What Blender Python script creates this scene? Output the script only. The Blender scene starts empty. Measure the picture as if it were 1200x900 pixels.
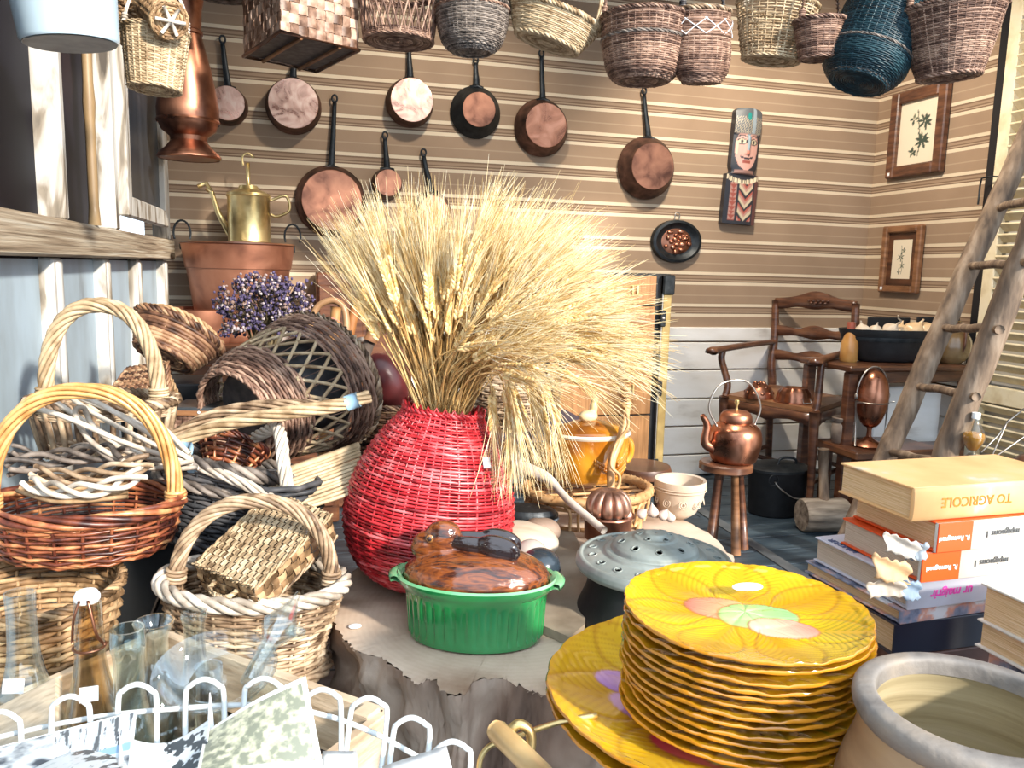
import bpy, math, random
import numpy as np
from mathutils import Vector, Matrix, Euler
random.seed(7); RNG = np.random.default_rng(7)
PI = math.pi; R = math.radians
scene = bpy.context.scene
COL = scene.collection

# ------------------------------------------------------------------ camera, sky, sun, exposure
FPX = 935.0
PITCH, ROLL, YAW = R(8.2), R(1.45), R(15.4)
CAM = np.array([0, 0, 1.05])
FW = np.array([math.sin(YAW)*math.cos(PITCH), math.cos(YAW)*math.cos(PITCH), -math.sin(PITCH)])
_r0 = np.array([math.cos(YAW), -math.sin(YAW), 0.0]); _u0 = np.cross(_r0, FW)
RT = _r0*math.cos(ROLL)+_u0*math.sin(ROLL); UP = _u0*math.cos(ROLL)-_r0*math.sin(ROLL)
cam = bpy.data.cameras.new('camera'); camo = bpy.data.objects.new('camera', cam); COL.objects.link(camo)
cam.sensor_width = 36; cam.lens = 36*FPX/1200; cam.clip_start = .02
camo.matrix_world = Matrix(((RT[0], UP[0], -FW[0], CAM[0]), (RT[1], UP[1], -FW[1], CAM[1]), (RT[2], UP[2], -FW[2], CAM[2]), (0, 0, 0, 1)))
scene.camera = camo
w = bpy.data.worlds.new('sky'); scene.world = w; w.use_nodes = True
bg = w.node_tree.nodes['Background']; bg.inputs[0].default_value = (.74, .86, 1, 1); bg.inputs[1].default_value = SKY = 1.9
sun = bpy.data.lights.new('sun', 'SUN'); sun.energy = 6.0; sun.angle = R(4); sun.color = (1, .91, .79)
suno = bpy.data.objects.new('sun', sun); COL.objects.link(suno)
suno.rotation_euler = Vector((-.42, .78, -.42)).to_track_quat('-Z', 'Y').to_euler()
scene.view_settings.view_transform = 'Standard'; scene.view_settings.look = 'None'
scene.view_settings.exposure = 0.42; scene.view_settings.gamma = 1
def spot(name, loc, aim, power, color, size=R(80), blend=.7, radius=.06):
    l = bpy.data.lights.new(name, 'SPOT'); l.energy = power; l.color = color; l.spot_size = size; l.spot_blend = blend; l.shadow_soft_size = radius
    o = bpy.data.objects.new(name, l); COL.objects.link(o); o.location = loc
    o.rotation_euler = (Vector(aim)-Vector(loc)).to_track_quat('-Z', 'Y').to_euler()
spot('ceiling_spot', (1.55, 2.62, 2.5), (2.65, 3.45, .75), 125, (1, .87, .70), R(110))
spot('ceiling_spot', (.7, 2.62, 2.5), (.5, 3.6, .8), 50, (1, .87, .70), R(105))

# ------------------------------------------------------------------ placement helpers
def ray(px, py): return FW+RT*(px-600)/FPX-UP*(py-450)/FPX
def P(px, py, d): return CAM+ray(px, py)*d
def onZ(px, py, z): q = ray(px, py); return CAM+q*(z-CAM[2])/q[2]
def onY(px, py, y): q = ray(px, py); return CAM+q*(y-CAM[1])/q[1]
def onX(px, py, x): q = ray(px, py); return CAM+q*(x-CAM[0])/q[0]
def dep(p): return float((np.array(p)-CAM)@FW)
def S(px, d): return px*d/FPX
XL, XR, YB = -.484, 2.975, 3.696

# ------------------------------------------------------------------ mesh collector
class MB:
    def __init__(s): s.v = []; s.q = []; s.t = []; s.n = 0; s.c = []; s.sharp = 0
    def add(s, v, q=None, t=None, col=None):
        v = np.asarray(v, float).reshape(-1, 3)
        if q is not None and len(q): s.q.append(np.asarray(q, int).reshape(-1, 4)+s.n)
        if t is not None and len(t): s.t.append(np.asarray(t, int).reshape(-1, 3)+s.n)
        s.v.append(v); s.n += len(v)
        if col is not None: s.c.append(np.asarray(col, float).reshape(-1, 3))
        return s
    def tf(s, m):
        m = np.array(m); s.v = [v@m[:3, :3].T+m[:3, 3] for v in s.v]; return s
    def mesh(s, name, smooth=True):
        me = bpy.data.meshes.new(name)
        v = np.vstack(s.v); me.vertices.add(len(v)); me.vertices.foreach_set('co', v.astype(np.float32).ravel())
        q = np.vstack(s.q) if s.q else np.zeros((0, 4), int); t = np.vstack(s.t) if s.t else np.zeros((0, 3), int)
        idx = np.concatenate([q.ravel(), t.ravel()]); me.loops.add(len(idx)); me.loops.foreach_set('vertex_index', idx.astype(np.int32))
        st = np.concatenate([np.arange(len(q))*4, len(q)*4+np.arange(len(t))*3])
        me.polygons.add(len(st)); me.polygons.foreach_set('loop_start', st.astype(np.int32))
        me.polygons.foreach_set('loop_total', np.concatenate([np.full(len(q), 4), np.full(len(t), 3)]).astype(np.int32))
        me.polygons.foreach_set('use_smooth', np.full(len(st), smooth))
        if s.c:
            c = np.vstack(s.c); a = me.color_attributes.new('Col', 'FLOAT_COLOR', 'POINT')
            a.data.foreach_set('color', np.hstack([c, np.ones((len(c), 1))]).astype(np.float32).ravel())
        me.update(calc_edges=True); me.validate()
        if smooth and s.sharp: me.set_sharp_from_angle(angle=R(40))
        return me
    def build(s, name, m, parent=None, smooth=True, loc=None, rot=None, kind=None):
        o = bpy.data.objects.new(name, s.mesh(name, smooth)); COL.objects.link(o)
        o.data.materials.append(m)
        if parent: o.parent = parent
        if loc is not None: o.location = Vector(loc)
        if rot is not None: o.rotation_euler = rot
        if kind: o['kind'] = kind
        return o
    # tubes along many paths at once: paths (M,n,3), nrm (M,n,3) reference normals
    def sweep(s, paths, nrm, r, k=5, closed=False, cap=True):
        p = np.asarray(paths, float); M, n, _ = p.shape
        if closed: t = np.roll(p, -1, 1)-np.roll(p, 1, 1)
        else: t = np.gradient(p, axis=1)
        t /= np.linalg.norm(t, axis=2, keepdims=True)+1e-12
        N = np.broadcast_to(np.asarray(nrm, float), p.shape); N = N-(N*t).sum(2, keepdims=True)*t
        N = N/(np.linalg.norm(N, axis=2, keepdims=True)+1e-9); B = np.cross(t, N)
        r = np.broadcast_to(np.asarray(r, float), (M, n))
        if r.ndim < 2: r = np.broadcast_to(r, (M, n))
        a = np.arange(k)*2*PI/k
        v = p[:, :, None, :]+r[:, :, None, None]*(np.cos(a)[None, None, :, None]*N[:, :, None, :]+np.sin(a)[None, None, :, None]*B[:, :, None, :])
        m = n if closed else n-1
        i = np.arange(m)[:, None]; j = np.arange(k)[None, :]; i2 = (i+1) % n; j2 = (j+1) % k
        q = np.stack([i*k+j, i*k+j2, i2*k+j2, i2*k+j], -1).reshape(-1, 4)
        Q = (q[None]+(np.arange(M)*n*k)[:, None, None]).reshape(-1, 4)
        V = v.reshape(-1, 3); T = None
        if cap and not closed:
            f = np.array([[0, a_+1, a_] for a_ in range(1, k-1)])
            T0 = f[None]+(np.arange(M)*n*k)[:, None, None]; T1 = f[None, :, ::-1]+(np.arange(M)*n*k+(n-1)*k)[:, None, None]
            T = np.concatenate([T0, T1]).reshape(-1, 3)
        return s.add(V, Q[:, ::-1], T)
    def tube(s, pts, r, k=8, closed=False):
        p = np.asarray(pts, float); n = len(p)
        t = (np.roll(p, -1, 0)-np.roll(p, 1, 0)) if closed else np.gradient(p, axis=0)
        t /= np.linalg.norm(t, axis=1, keepdims=True)+1e-12
        N = np.zeros_like(p); u = np.cross(t[0], [0, 0, 1.0])
        if np.linalg.norm(u) < .05: u = np.cross(t[0], [1.0, 0, 0])
        for i in range(n):
            u = u-(u@t[i])*t[i]; u /= np.linalg.norm(u)+1e-12; N[i] = u
        return s.sweep(p[None], N[None], np.broadcast_to(r, (n,))[None], k, closed)
    def box(s, c, d, rot=None, bev=0):
        x, y, z = np.array(d)/2.0
        if bev <= 0:
            v = np.array([[a*x, b*y, e*z] for e in (-1, 1) for b in (-1, 1) for a in (-1, 1)])
            q = [[0, 2, 3, 1], [4, 5, 7, 6], [0, 1, 5, 4], [2, 6, 7, 3], [0, 4, 6, 2], [1, 3, 7, 5]]; t = None
        else:
            b = bev; v = []; q = []; t = []
            sg = [(a, e, g) for a in (-1, 1) for e in (-1, 1) for g in (-1, 1)]
            id_ = {}
            for sx, sy, sz in sg:
                for ax in range(3):
                    p = [sx*(x-b), sy*(y-b), sz*(z-b)]; p[ax] = (sx, sy, sz)[ax]*(x, y, z)[ax]; id_[(sx, sy, sz, ax)] = len(v); v.append(p)
                t.append([id_[(sx, sy, sz, a)] for a in ((0, 1, 2) if sx*sy*sz > 0 else (0, 2, 1))])
            for ax in range(3):
                o1, o2 = (ax+1) % 3, (ax+2) % 3
                for sgn in (-1, 1):
                    f = []
                    for a1, a2 in ((-1, -1), (1, -1), (1, 1), (-1, 1)):
                        k_ = [0, 0, 0]; k_[ax] = sgn; k_[o1] = a1; k_[o2] = a2; f.append(id_[tuple(k_)+(ax,)])
                    q.append(f if sgn > 0 else f[::-1])
                # edges parallel to ax
                for a1 in (-1, 1):
                    for a2 in (-1, 1):
                        def kk(sv, w_): k_ = [0, 0, 0]; k_[ax] = sv; k_[o1] = a1; k_[o2] = a2; return id_[tuple(k_)+(w_,)]
                        f = [kk(-1, o1), kk(1, o1), kk(1, o2), kk(-1, o2)]; q.append(f if a1*a2 < 0 else f[::-1])
            v = np.array(v)
        v = np.array(v, float)
        if rot is not None: v = v@np.array(rot)[:3, :3].T
        return s.add(v+np.array(c), q, t)
    def lathe(s, prof, n=32, ax=1, ay=1, c=(0, 0, 0), mod=None, closed=False):
        pr = np.array(prof, float); a = np.arange(n)*2*PI/n; m = len(pr); s.sharp = 1
        rr = np.broadcast_to(pr[:, 0][:, None], (m, n)).copy()
        if mod is not None: rr = rr*mod(a[None, :], np.arange(m)[:, None])
        v = np.stack([rr*np.cos(a)*ax, rr*np.sin(a)*ay, np.broadcast_to(pr[:, 1][:, None], (m, n))], -1).reshape(-1, 3)+np.array(c)
        mm = m if closed else m-1
        i = np.arange(mm)[:, None]; j = np.arange(n)[None, :]; j2 = (j+1) % n; i2 = (i+1) % m
        return s.add(v, np.stack([i*n+j, i*n+j2, i2*n+j2, i2*n+j], -1).reshape(-1, 4))
    def ell(s, c, r, rot=None, nu=16, nv=10):
        pr = [(max(1e-4, math.sin(PI*i/nv)), -math.cos(PI*i/nv)) for i in range(nv+1)]
        m = MB().lathe(pr, nu); v = m.v[0]*np.array(r)
        if rot is not None: v = v@np.array(Euler(rot).to_matrix()).T
        return s.add(v+np.array(c), m.q[0])
    def grid(s, g, col=None, wrap=False, flip=False):
        g = np.asarray(g, float); a, b = g.shape[:2]
        i = np.arange(a-1)[:, None]; j = np.arange(b if wrap else b-1)[None, :]; j2 = (j+1) % b
        q = np.stack([i*b+j, i*b+j2, (i+1)*b+j2, (i+1)*b+j], -1).reshape(-1, 4)
        return s.add(g.reshape(-1, 3), q[:, ::-1] if flip else q, None, None if col is None else np.asarray(col).reshape(-1, 3))
    def poly(s, pts, z0, z1):   # vertical prism over a convex-ish outline
        p = np.array(pts, float); n = len(p); c = p.mean(0)
        v = np.vstack([np.c_[p, np.full(n, z0)], np.c_[p, np.full(n, z1)], [[*c, z0], [*c, z1]]])
        q = [[i, (i+1) % n, n+(i+1) % n, n+i] for i in range(n)]
        t = [[2*n, (i+1) % n, i] for i in range(n)]+[[2*n+1, n+i, n+(i+1) % n] for i in range(n)]
        return s.add(v, q, t)

def Rz(a): return Matrix.Rotation(a, 4, 'Z')
def tag(o, label, cat, group=None, kind=None):
    o['label'] = label; o['category'] = cat
    if group: o['group'] = group
    if kind: o['kind'] = kind
    return o
def thing(name, label, cat, loc=(0, 0, 0), rot=(0, 0, 0), group=None):
    o = bpy.data.objects.new(name, None); COL.objects.link(o); o.empty_display_size = .05
    o.location = Vector(loc); o.rotation_euler = rot if not isinstance(rot, (int, float)) else (0, 0, rot)
    return tag(o, label, cat, group)
def copy_tree(o, parent=None):
    c = o.copy(); COL.objects.link(c)
    if parent: c.parent = parent
    for ch in [x for x in o.children]: copy_tree(ch, c)
    return c
def curve(pts, n=24, closed=False):       # Catmull-Rom through control points
    p = np.array(pts, float); m = len(p)
    if closed: g = lambda i: p[i % m]
    else:
        ext = np.vstack([2*p[0]-p[1], p, 2*p[-1]-p[-2]]); g = lambda i: ext[i+1]
    segs = m if closed else m-1; out = []
    per = max(2, n//segs)
    for i in range(segs):
        for t in np.arange(per)/per:
            a, b, c, d = g(i-1), g(i), g(i+1), g(i+2)
            out.append(.5*((2*b)+(c-a)*t+(2*a-5*b+4*c-d)*t*t+(3*b-a-3*c+d)*t**3))
    if not closed: out.append(p[-1])
    return np.array(out)
def rope(mb, pts, Rr, strands=4, pitch=.05, k=5, sr=None, closed=False):
    p = np.asarray(pts, float); n = len(p)
    t = (np.roll(p, -1, 0)-np.roll(p, 1, 0)) if closed else np.gradient(p, axis=0)
    t /= np.linalg.norm(t, axis=1, keepdims=True)+1e-12
    L = np.concatenate([[0], np.cumsum(np.linalg.norm(np.diff(p, axis=0), axis=1))])
    tot = L[-1]+(np.linalg.norm(p[0]-p[-1]) if closed else 0)
    turns = tot/pitch
    if closed: turns = max(1, round(turns*strands)/strands)
    N = np.zeros_like(p); u = np.cross(t[0], [.3, .2, 1.0])
    for i in range(n): u = u-(u@t[i])*t[i]; u /= np.linalg.norm(u)+1e-12; N[i] = u
    B = np.cross(t, N); Rr = np.broadcast_to(Rr, (n,))
    paths = []; nn = []
    for s_ in range(strands):
        a = 2*PI*(turns*L/tot+s_/strands)
        d = np.cos(a)[:, None]*N+np.sin(a)[:, None]*B
        sn = math.sin(PI/strands); q0 = sn/(1+sn)
        paths.append(p+d*(Rr*(1-q0))[:, None]); nn.append(d)
    if strands > 3 and sr is None: mb.sweep(p[None], N[None], (Rr*(1-2*q0)*.98)[None]+1e-5, 6, closed)
    mb.sweep(np.array(paths), np.array(nn), (Rr*(sr or q0*1.0))[None], k, closed)
    return mb

# ------------------------------------------------------------------ materials
def newmat(name):
    m = bpy.data.materials.new(name); m.use_nodes = True; nt = m.node_tree; return m, nt, nt.nodes['Principled BSDF']
def N_(nt, t, **kw):
    n = nt.nodes.new(t)
    for a, b in kw.items(): setattr(n, a, b)
    return n
def c4(c): return (c[0], c[1], c[2], 1)
def ramp(nt, fac, cols, pos=None, interp='LINEAR'):
    r_ = N_(nt, 'ShaderNodeValToRGB'); e = r_.color_ramp.elements; r_.color_ramp.interpolation = interp
    n = len(cols); pos = pos or [i/(n-1) for i in range(n)]
    while len(e) < n: e.new(.5)
    for i in range(n): e[i].position = pos[i]; e[i].color = c4(cols[i])
    nt.links.new(fac, r_.inputs[0]); return r_.outputs[0]
def mat(name, cols, rough=.5, metal=0, scale=8, stretch=(1, 1, 1), bump=.0, bscale=None, coat=0, detail=4, spec=.5, pos=None, rvar=0, distort=0, sheen=0, trans=0, emis=None):
    m, nt, b = newmat(name)
    if not isinstance(cols, list): cols = [cols, cols]
    tc = N_(nt, 'ShaderNodeTexCoord'); mp = N_(nt, 'ShaderNodeMapping'); mp.inputs['Scale'].default_value = stretch
    nt.links.new(tc.outputs['Object'], mp.inputs[0])
    no = N_(nt, 'ShaderNodeTexNoise'); no.inputs['Scale'].default_value = scale; no.inputs['Detail'].default_value = detail; no.inputs['Distortion'].default_value = distort
    nt.links.new(mp.outputs[0], no.inputs[0])
    n = len(cols); pos = pos or ([.3+.4*i/(n-1) for i in range(n)])
    nt.links.new(ramp(nt, no.outputs[0], cols, pos), b.inputs['Base Color'])
    b.inputs['Roughness'].default_value = rough; b.inputs['Metallic'].default_value = metal
    b.inputs['Coat Weight'].default_value = coat; b.inputs['Coat Roughness'].default_value = .05; b.inputs['Specular IOR Level'].default_value = spec
    if trans: b.inputs['Transmission Weight'].default_value = trans
    if rvar:
        mr = N_(nt, 'ShaderNodeMapRange'); mr.inputs[3].default_value = rough-rvar; mr.inputs[4].default_value = rough+rvar
        mr.inputs[1].default_value = .3; mr.inputs[2].default_value = .7
        nt.links.new(no.outputs[0], mr.inputs[0]); nt.links.new(mr.outputs[0], b.inputs['Roughness'])
    if bump:
        n2 = N_(nt, 'ShaderNodeTexNoise'); n2.inputs['Scale'].default_value = bscale or scale*3; n2.inputs['Detail'].default_value = 5
        nt.links.new(mp.outputs[0], n2.inputs[0]); bp = N_(nt, 'ShaderNodeBump'); bp.inputs['Strength'].default_value = bump; bp.inputs['Distance'].default_value = .004
        nt.links.new(n2.outputs[0], bp.inputs['Height']); nt.links.new(bp.outputs[0], b.inputs['Normal'])
    return m
def wick(name, cols, rough=.55, spec=.4, pos=None):   # each strand of a mesh takes its own tone
    m, nt, b = newmat(name)
    g = N_(nt, 'ShaderNodeNewGeometry'); tc = N_(nt, 'ShaderNodeTexCoord')
    no = N_(nt, 'ShaderNodeTexNoise'); no.inputs['Scale'].default_value = 45; no.inputs['Detail'].default_value = 3; nt.links.new(tc.outputs['Object'], no.inputs[0])
    mx = N_(nt, 'ShaderNodeMath', operation='MULTIPLY_ADD'); nt.links.new(no.outputs[0], mx.inputs[0]); mx.inputs[1].default_value = 1.0
    m2 = N_(nt, 'ShaderNodeMath', operation='MULTIPLY_ADD'); nt.links.new(g.outputs['Random Per Island'], m2.inputs[0]); m2.inputs[1].default_value = .5; m2.inputs[2].default_value = -.25
    nt.links.new(m2.outputs[0], mx.inputs[2])
    n = len(cols); pos = pos or [.2+.6*i/(n-1) for i in range(n)]
    nt.links.new(ramp(nt, mx.outputs[0], cols, pos), b.inputs['Base Color'])
    b.inputs['Roughness'].default_value = rough; b.inputs['Specular IOR Level'].default_value = spec
    return m
def vcol(name, rough=.4, coat=0, bump=0, bscale=60, metal=0):
    m, nt, b = newmat(name); a = N_(nt, 'ShaderNodeAttribute', attribute_name='Col')
    nt.links.new(a.outputs['Color'], b.inputs['Base Color']); b.inputs['Roughness'].default_value = rough
    b.inputs['Coat Weight'].default_value = coat; b.inputs['Coat Roughness'].default_value = .06; b.inputs['Metallic'].default_value = metal
    if bump:
        n2 = N_(nt, 'ShaderNodeTexNoise'); n2.inputs['Scale'].default_value = bscale; bp = N_(nt, 'ShaderNodeBump'); bp.inputs['Strength'].default_value = bump; bp.inputs['Distance'].default_value = .002
        nt.links.new(n2.outputs[0], bp.inputs['Height']); nt.links.new(bp.outputs[0], b.inputs['Normal'])
    return m
def glassmat(name, c, rough=.02):
    m, nt, b = newmat(name); nt.nodes.remove(b); out = nt.nodes['Material Output']   # thin clear glass: see-through with fresnel sheen
    tr = N_(nt, 'ShaderNodeBsdfTransparent'); tr.inputs[0].default_value = c4(c); gl = N_(nt, 'ShaderNodeBsdfGlossy'); gl.inputs['Roughness'].default_value = rough+.03; gl.inputs[0].default_value = (.92, .97, 1, 1)
    lw = N_(nt, 'ShaderNodeLayerWeight'); lw.inputs[0].default_value = .5; mr = N_(nt, 'ShaderNodeMapRange'); mr.inputs[3].default_value = .05; mr.inputs[4].default_value = .55; nt.links.new(lw.outputs['Facing'], mr.inputs[0])
    mx = N_(nt, 'ShaderNodeMixShader'); nt.links.new(mr.outputs[0], mx.inputs[0]); nt.links.new(tr.outputs[0], mx.inputs[1]); nt.links.new(gl.outputs[0], mx.inputs[2]); nt.links.new(mx.outputs[0], out.inputs[0]); return m
def sRGB(h):
    h = h.lstrip('#'); return tuple(((int(h[i:i+2], 16)/255+.055)/1.055)**2.4 if int(h[i:i+2], 16) > 10 else int(h[i:i+2], 16)/3294.6 for i in (0, 2, 4))
M = {}
M['copper'] = mat('copper', [(.20, .08, .05), (.46, .20, .12), (.66, .33, .22)], .32, 1, 9, rvar=.1, distort=1)
M['copper_dull'] = mat('copper_dull', [(.14, .06, .04), (.36, .16, .10), (.5, .24, .15)], .38, 1, 12, rvar=.08, distort=.5)
M['copper_pale'] = mat('copper_pale', [(.55, .30, .22), (.80, .50, .38), (.9, .68, .56)], .34, 1, 14, rvar=.12, distort=2)
M['copper_matt'] = mat('copper_matt', [(.20, .08, .05), (.36, .15, .09), (.46, .21, .13)], .42, .75, 7, distort=.5, rvar=.08)
M['brass'] = mat('brass', [(.42, .30, .12), (.72, .56, .26), (.8, .66, .36)], .36, .9, 12, rvar=.1)
M['iron'] = mat('iron', [(.012, .016, .02), (.035, .04, .045)], .45, .6, 30, bump=.2)
M['iron_black'] = mat('iron_black', [(.008, .009, .011), (.02, .021, .024)], .5, .2, 20, bump=.15)
M['steel_wire'] = mat('steel_wire', [(.35, .33, .3), (.5, .48, .45)], .35, .9, 40)
M['dark_wood'] = mat('dark_wood', [(.035, .014, .008), (.10, .038, .018), (.17, .07, .03)], .38, 0, 6, (1, 1, 6), .15, coat=.3)
M['chair_wood'] = mat('chair_wood', [(.05, .02, .012), (.115, .045, .024), (.2, .085, .04)], .35, 0, 10, (1, 1, 5), .15, coat=.3)
M['brown_wood'] = mat('brown_wood', [(.12, .05, .02), (.24, .11, .05), (.34, .17, .08)], .45, 0, 7, (1, 1, 6), .2)
M['ladder_wood'] = mat('ladder_wood', [(.08, .055, .04), (.20, .14, .095), (.34, .26, .19)], .8, 0, 30, (1, 1, .25), .8, 60)
M['cream_paint'] = mat('cream_paint', [(.62, .50, .30), (.80, .70, .48), (.84, .76, .58)], .6, 0, 12, bump=.2)
M['paper'] = mat('paper', [(.62, .46, .26), (.74, .6, .40)], .8, 0, 30)
M['white_label'] = mat('white_label', [(.85, .88, .9), (.9, .92, .95)], .7)
M['white_wire'] = mat('white_wire', [(.58, .62, .62), (.68, .72, .72)], .35, 0, 20, coat=.3)
M['willow'] = wick('willow', [(.07, .04, .022), (.27, .18, .11), (.47, .35, .23), (.64, .52, .38)])
M['willow_pale'] = wick('willow_pale', [(.22, .14, .07), (.48, .36, .22), (.66, .53, .35)])
M['willow_brown'] = wick('willow_brown', [(.035, .016, .01), (.15, .07, .04), (.28, .15, .08), (.45, .30, .18)])
M['willow_red'] = wick('willow_red', [(.035, .008, .006), (.16, .04, .02), (.34, .11, .045), (.60, .30, .13)], .38, .6)
M['willow_grey'] = wick('willow_grey', [(.035, .03, .028), (.17, .14, .12), (.34, .29, .25)])
M['willow_white'] = wick('willow_white', [(.30, .25, .20), (.56, .50, .42), (.72, .67, .60)])
M['willow_dark'] = wick('willow_dark', [(.02, .022, .026), (.06, .06, .065), (.13, .12, .12)])
M['willow_rose'] = wick('willow_rose', [(.07, .035, .025), (.24, .14, .10), (.45, .30, .22)])
M['willow_honey'] = wick('willow_honey', [(.38, .17, .045), (.62, .34, .12), (.74, .50, .25)], .35, .6)
M['willow_tan'] = wick('willow_tan', [(.08, .045, .02), (.30, .18, .09), (.52, .36, .2)])
M['red_cane'] = wick('red_cane', [(.16, .004, .008), (.42, .014, .022), (.56, .035, .045), (.70, .16, .17)], .35, .6)
M['haze_tinted_black'] = wick('haze_tinted_black', [(.005, .02, .03), (.012, .04, .055), (.03, .08, .10)], .4)  # black cane with the bluish haze tint put into its colour
# ------------------------------------------------------------------ room
def struct(o, label=None):
    o['kind'] = 'structure'
    if label: o['label'] = label
    return o
m, nt, b = newmat('striped_wallpaper')
g = N_(nt, 'ShaderNodeNewGeometry'); sx = N_(nt, 'ShaderNodeSeparateXYZ'); nt.links.new(g.outputs['Position'], sx.inputs[0])
wv = N_(nt, 'ShaderNodeTexNoise'); wv.inputs['Scale'].default_value = .8; nt.links.new(g.outputs['Position'], wv.inputs[0])
ma = N_(nt, 'ShaderNodeMath', operation='MULTIPLY_ADD'); nt.links.new(wv.outputs[0], ma.inputs[0]); ma.inputs[1].default_value = .012; nt.links.new(sx.outputs[2], ma.inputs[2])
mb_ = N_(nt, 'ShaderNodeMath', operation='MULTIPLY_ADD'); nt.links.new(ma.outputs[0], mb_.inputs[0]); mb_.inputs[1].default_value = 1/.161; mb_.inputs[2].default_value = -(.834+.006)/.161+10
fr = N_(nt, 'ShaderNodeMath', operation='FRACT'); nt.links.new(mb_.outputs[0], fr.inputs[0])
pale, taupe, dk, mid = (.72, .60, .44), (.34, .235, .155), (.20, .125, .08), (.42, .31, .21)
st = ramp(nt, fr.outputs[0], [pale, dk, mid, dk, taupe, dk, pale, taupe, mid, taupe], [0, .095, .13, .165, .2, .27, .315, .41, .655, .69], 'CONSTANT')
fn = N_(nt, 'ShaderNodeTexNoise'); fn.inputs['Scale'].default_value = 3; fn.inputs['Detail'].default_value = 8; nt.links.new(g.outputs['Position'], fn.inputs[0])
mx = N_(nt, 'ShaderNodeMixRGB', blend_type='MULTIPLY'); mx.inputs[0].default_value = .5; nt.links.new(st, mx.inputs[1])
nt.links.new(ramp(nt, fn.outputs[0], [(.72, .7, .68), (1, 1, 1)], [.35, .6]), mx.inputs[2]); nt.links.new(mx.outputs[0], b.inputs['Base Color'])
b.inputs['Roughness'].default_value = .85; M['wallpaper'] = m
M['white_plank'] = mat('white_plank', [(.45, .40, .35), (.80, .78, .74), (.88, .87, .85)], .6, 0, 3.5, (1, 1, 3), .15, pos=[.25, .42, .6])
M['floor_plank'] = mat('floor_plank', [(.012, .02, .03), (.028, .045, .062), (.06, .085, .105)], .42, 0, 4, (1, 5, 1), .3, 20)
M['plaster'] = mat('plaster', [(.45, .43, .40), (.55, .53, .5)], .9)
M['peeling_paint'] = mat('peeling_paint', [(.08, .065, .05), (.26, .22, .17), (.48, .46, .42), (.54, .55, .54)], .65, 0, 18, (1, 1, .25), .5, 40, pos=[.28, .40, .5, .7], distort=1)
M['rail_wood'] = mat('rail_wood', [(.07, .05, .03), (.24, .18, .12), (.40, .33, .24), (.50, .46, .38)], .75, 0, 9, (1, .25, 12), .9, 14, pos=[.25, .4, .55, .7], distort=.6)
M['sky_tinted_panel'] = mat('sky_tinted_panel', [(.16, .17, .18), (.32, .40, .46), (.40, .51, .60)], .55, 0, 5, (1, 1, .5), .2, 30, pos=[.28, .40, .55])  # blue of the sky light is put into the panel colour
M['dark_void'] = mat('dark_void', (.006, .006, .01), .8, spec=.1)
M['black_post'] = mat('black_post', (.01, .011, .014), .4)
# floor: boards run along X
fl = struct(MB().box((1.2, .9, -.06), (6, 7.2, .06)).build('floor', M['dark_void'], smooth=False))
yy = -.6; k = 0; pm = {}
while yy < YB:
    wdt = .145; key = 0
    x0 = -1.7
    for j in range(3):
        L = (1.3, 1.75, 1.65)[(j+k) % 3]
        if x0 > XR: break
        x1 = min(x0+L, XR+.1)
        mb = MB().box(((x0+x1)/2, yy+wdt/2, -.016), (x1-x0-.003, wdt-.004, .030), bev=.002)
        mb.build('plank', M['floor_plank'], fl, smooth=False)
        x0 = x1
    yy += wdt; k += 1
a, b_ = onZ(820, 597, 0), onZ(935, 672, 0); dv = (b_-a)/np.linalg.norm(b_-a)
a2 = a-dv*.25; b2 = b_+dv*.9; c_ = (a2+b2)/2
MB().box((0, 0, 0), (np.linalg.norm(b2-a2), .05, .004), bev=.001).build('metal_strip', mat('worn_zinc', [(.10, .12, .14), (.2, .22, .24)], .45, .6, 12), fl, False, (c_[0], c_[1], .001), (0, 0, math.atan2(dv[1], dv[0])))
# back wall with planked wainscot
wb = struct(MB().box((1.25, YB+.05, 1.3), (3.7, .1, 2.8)).build('wall_back', M['wallpaper'], smooth=False))
zs = [0, .115, .265, .41, .56, .705, .783]
for i in range(6):
    if i == 0: continue
for i, (z0, z1) in enumerate(zip(zs[:-1], zs[1:])):
    MB().box((1.25, YB-.009, (z0+z1)/2), (XR-XL-.02, .016, z1-z0-.008), bev=.003).build('wainscot_plank', M['white_plank'], wb, False)
wr = struct(MB().box((XR+.05, (YB+2.93)/2, 1.3), (.1, YB-2.93, 2.8)).build('wall_right', M['wallpaper'], smooth=False))
MB().box((XR+.06, 1.9, 1.3), (.1, 2.1, 2.8)).build('wall_right_front', M['plaster'], wr, False)
for z0, z1 in zip(zs[:-1], zs[1:]):
    MB().box((XR-.009, (YB+2.95)/2, (z0+z1)/2), (.016, YB-2.97, z1-z0-.008), bev=.003).build('wainscot_plank', M['white_plank'], wr, False)
MB().box((XR-.015, 2.90, 1.2), (.05, .05, 2.6)).build('trim_1', M['black_post'], None, False)['kind'] = 'structure'
# ceiling over the inner part of the shop
struct(MB().box((1.2, 2.57, 2.62), (3.9, 2.46, .06)).build('ceiling', M['plaster'], smooth=False))
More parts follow.
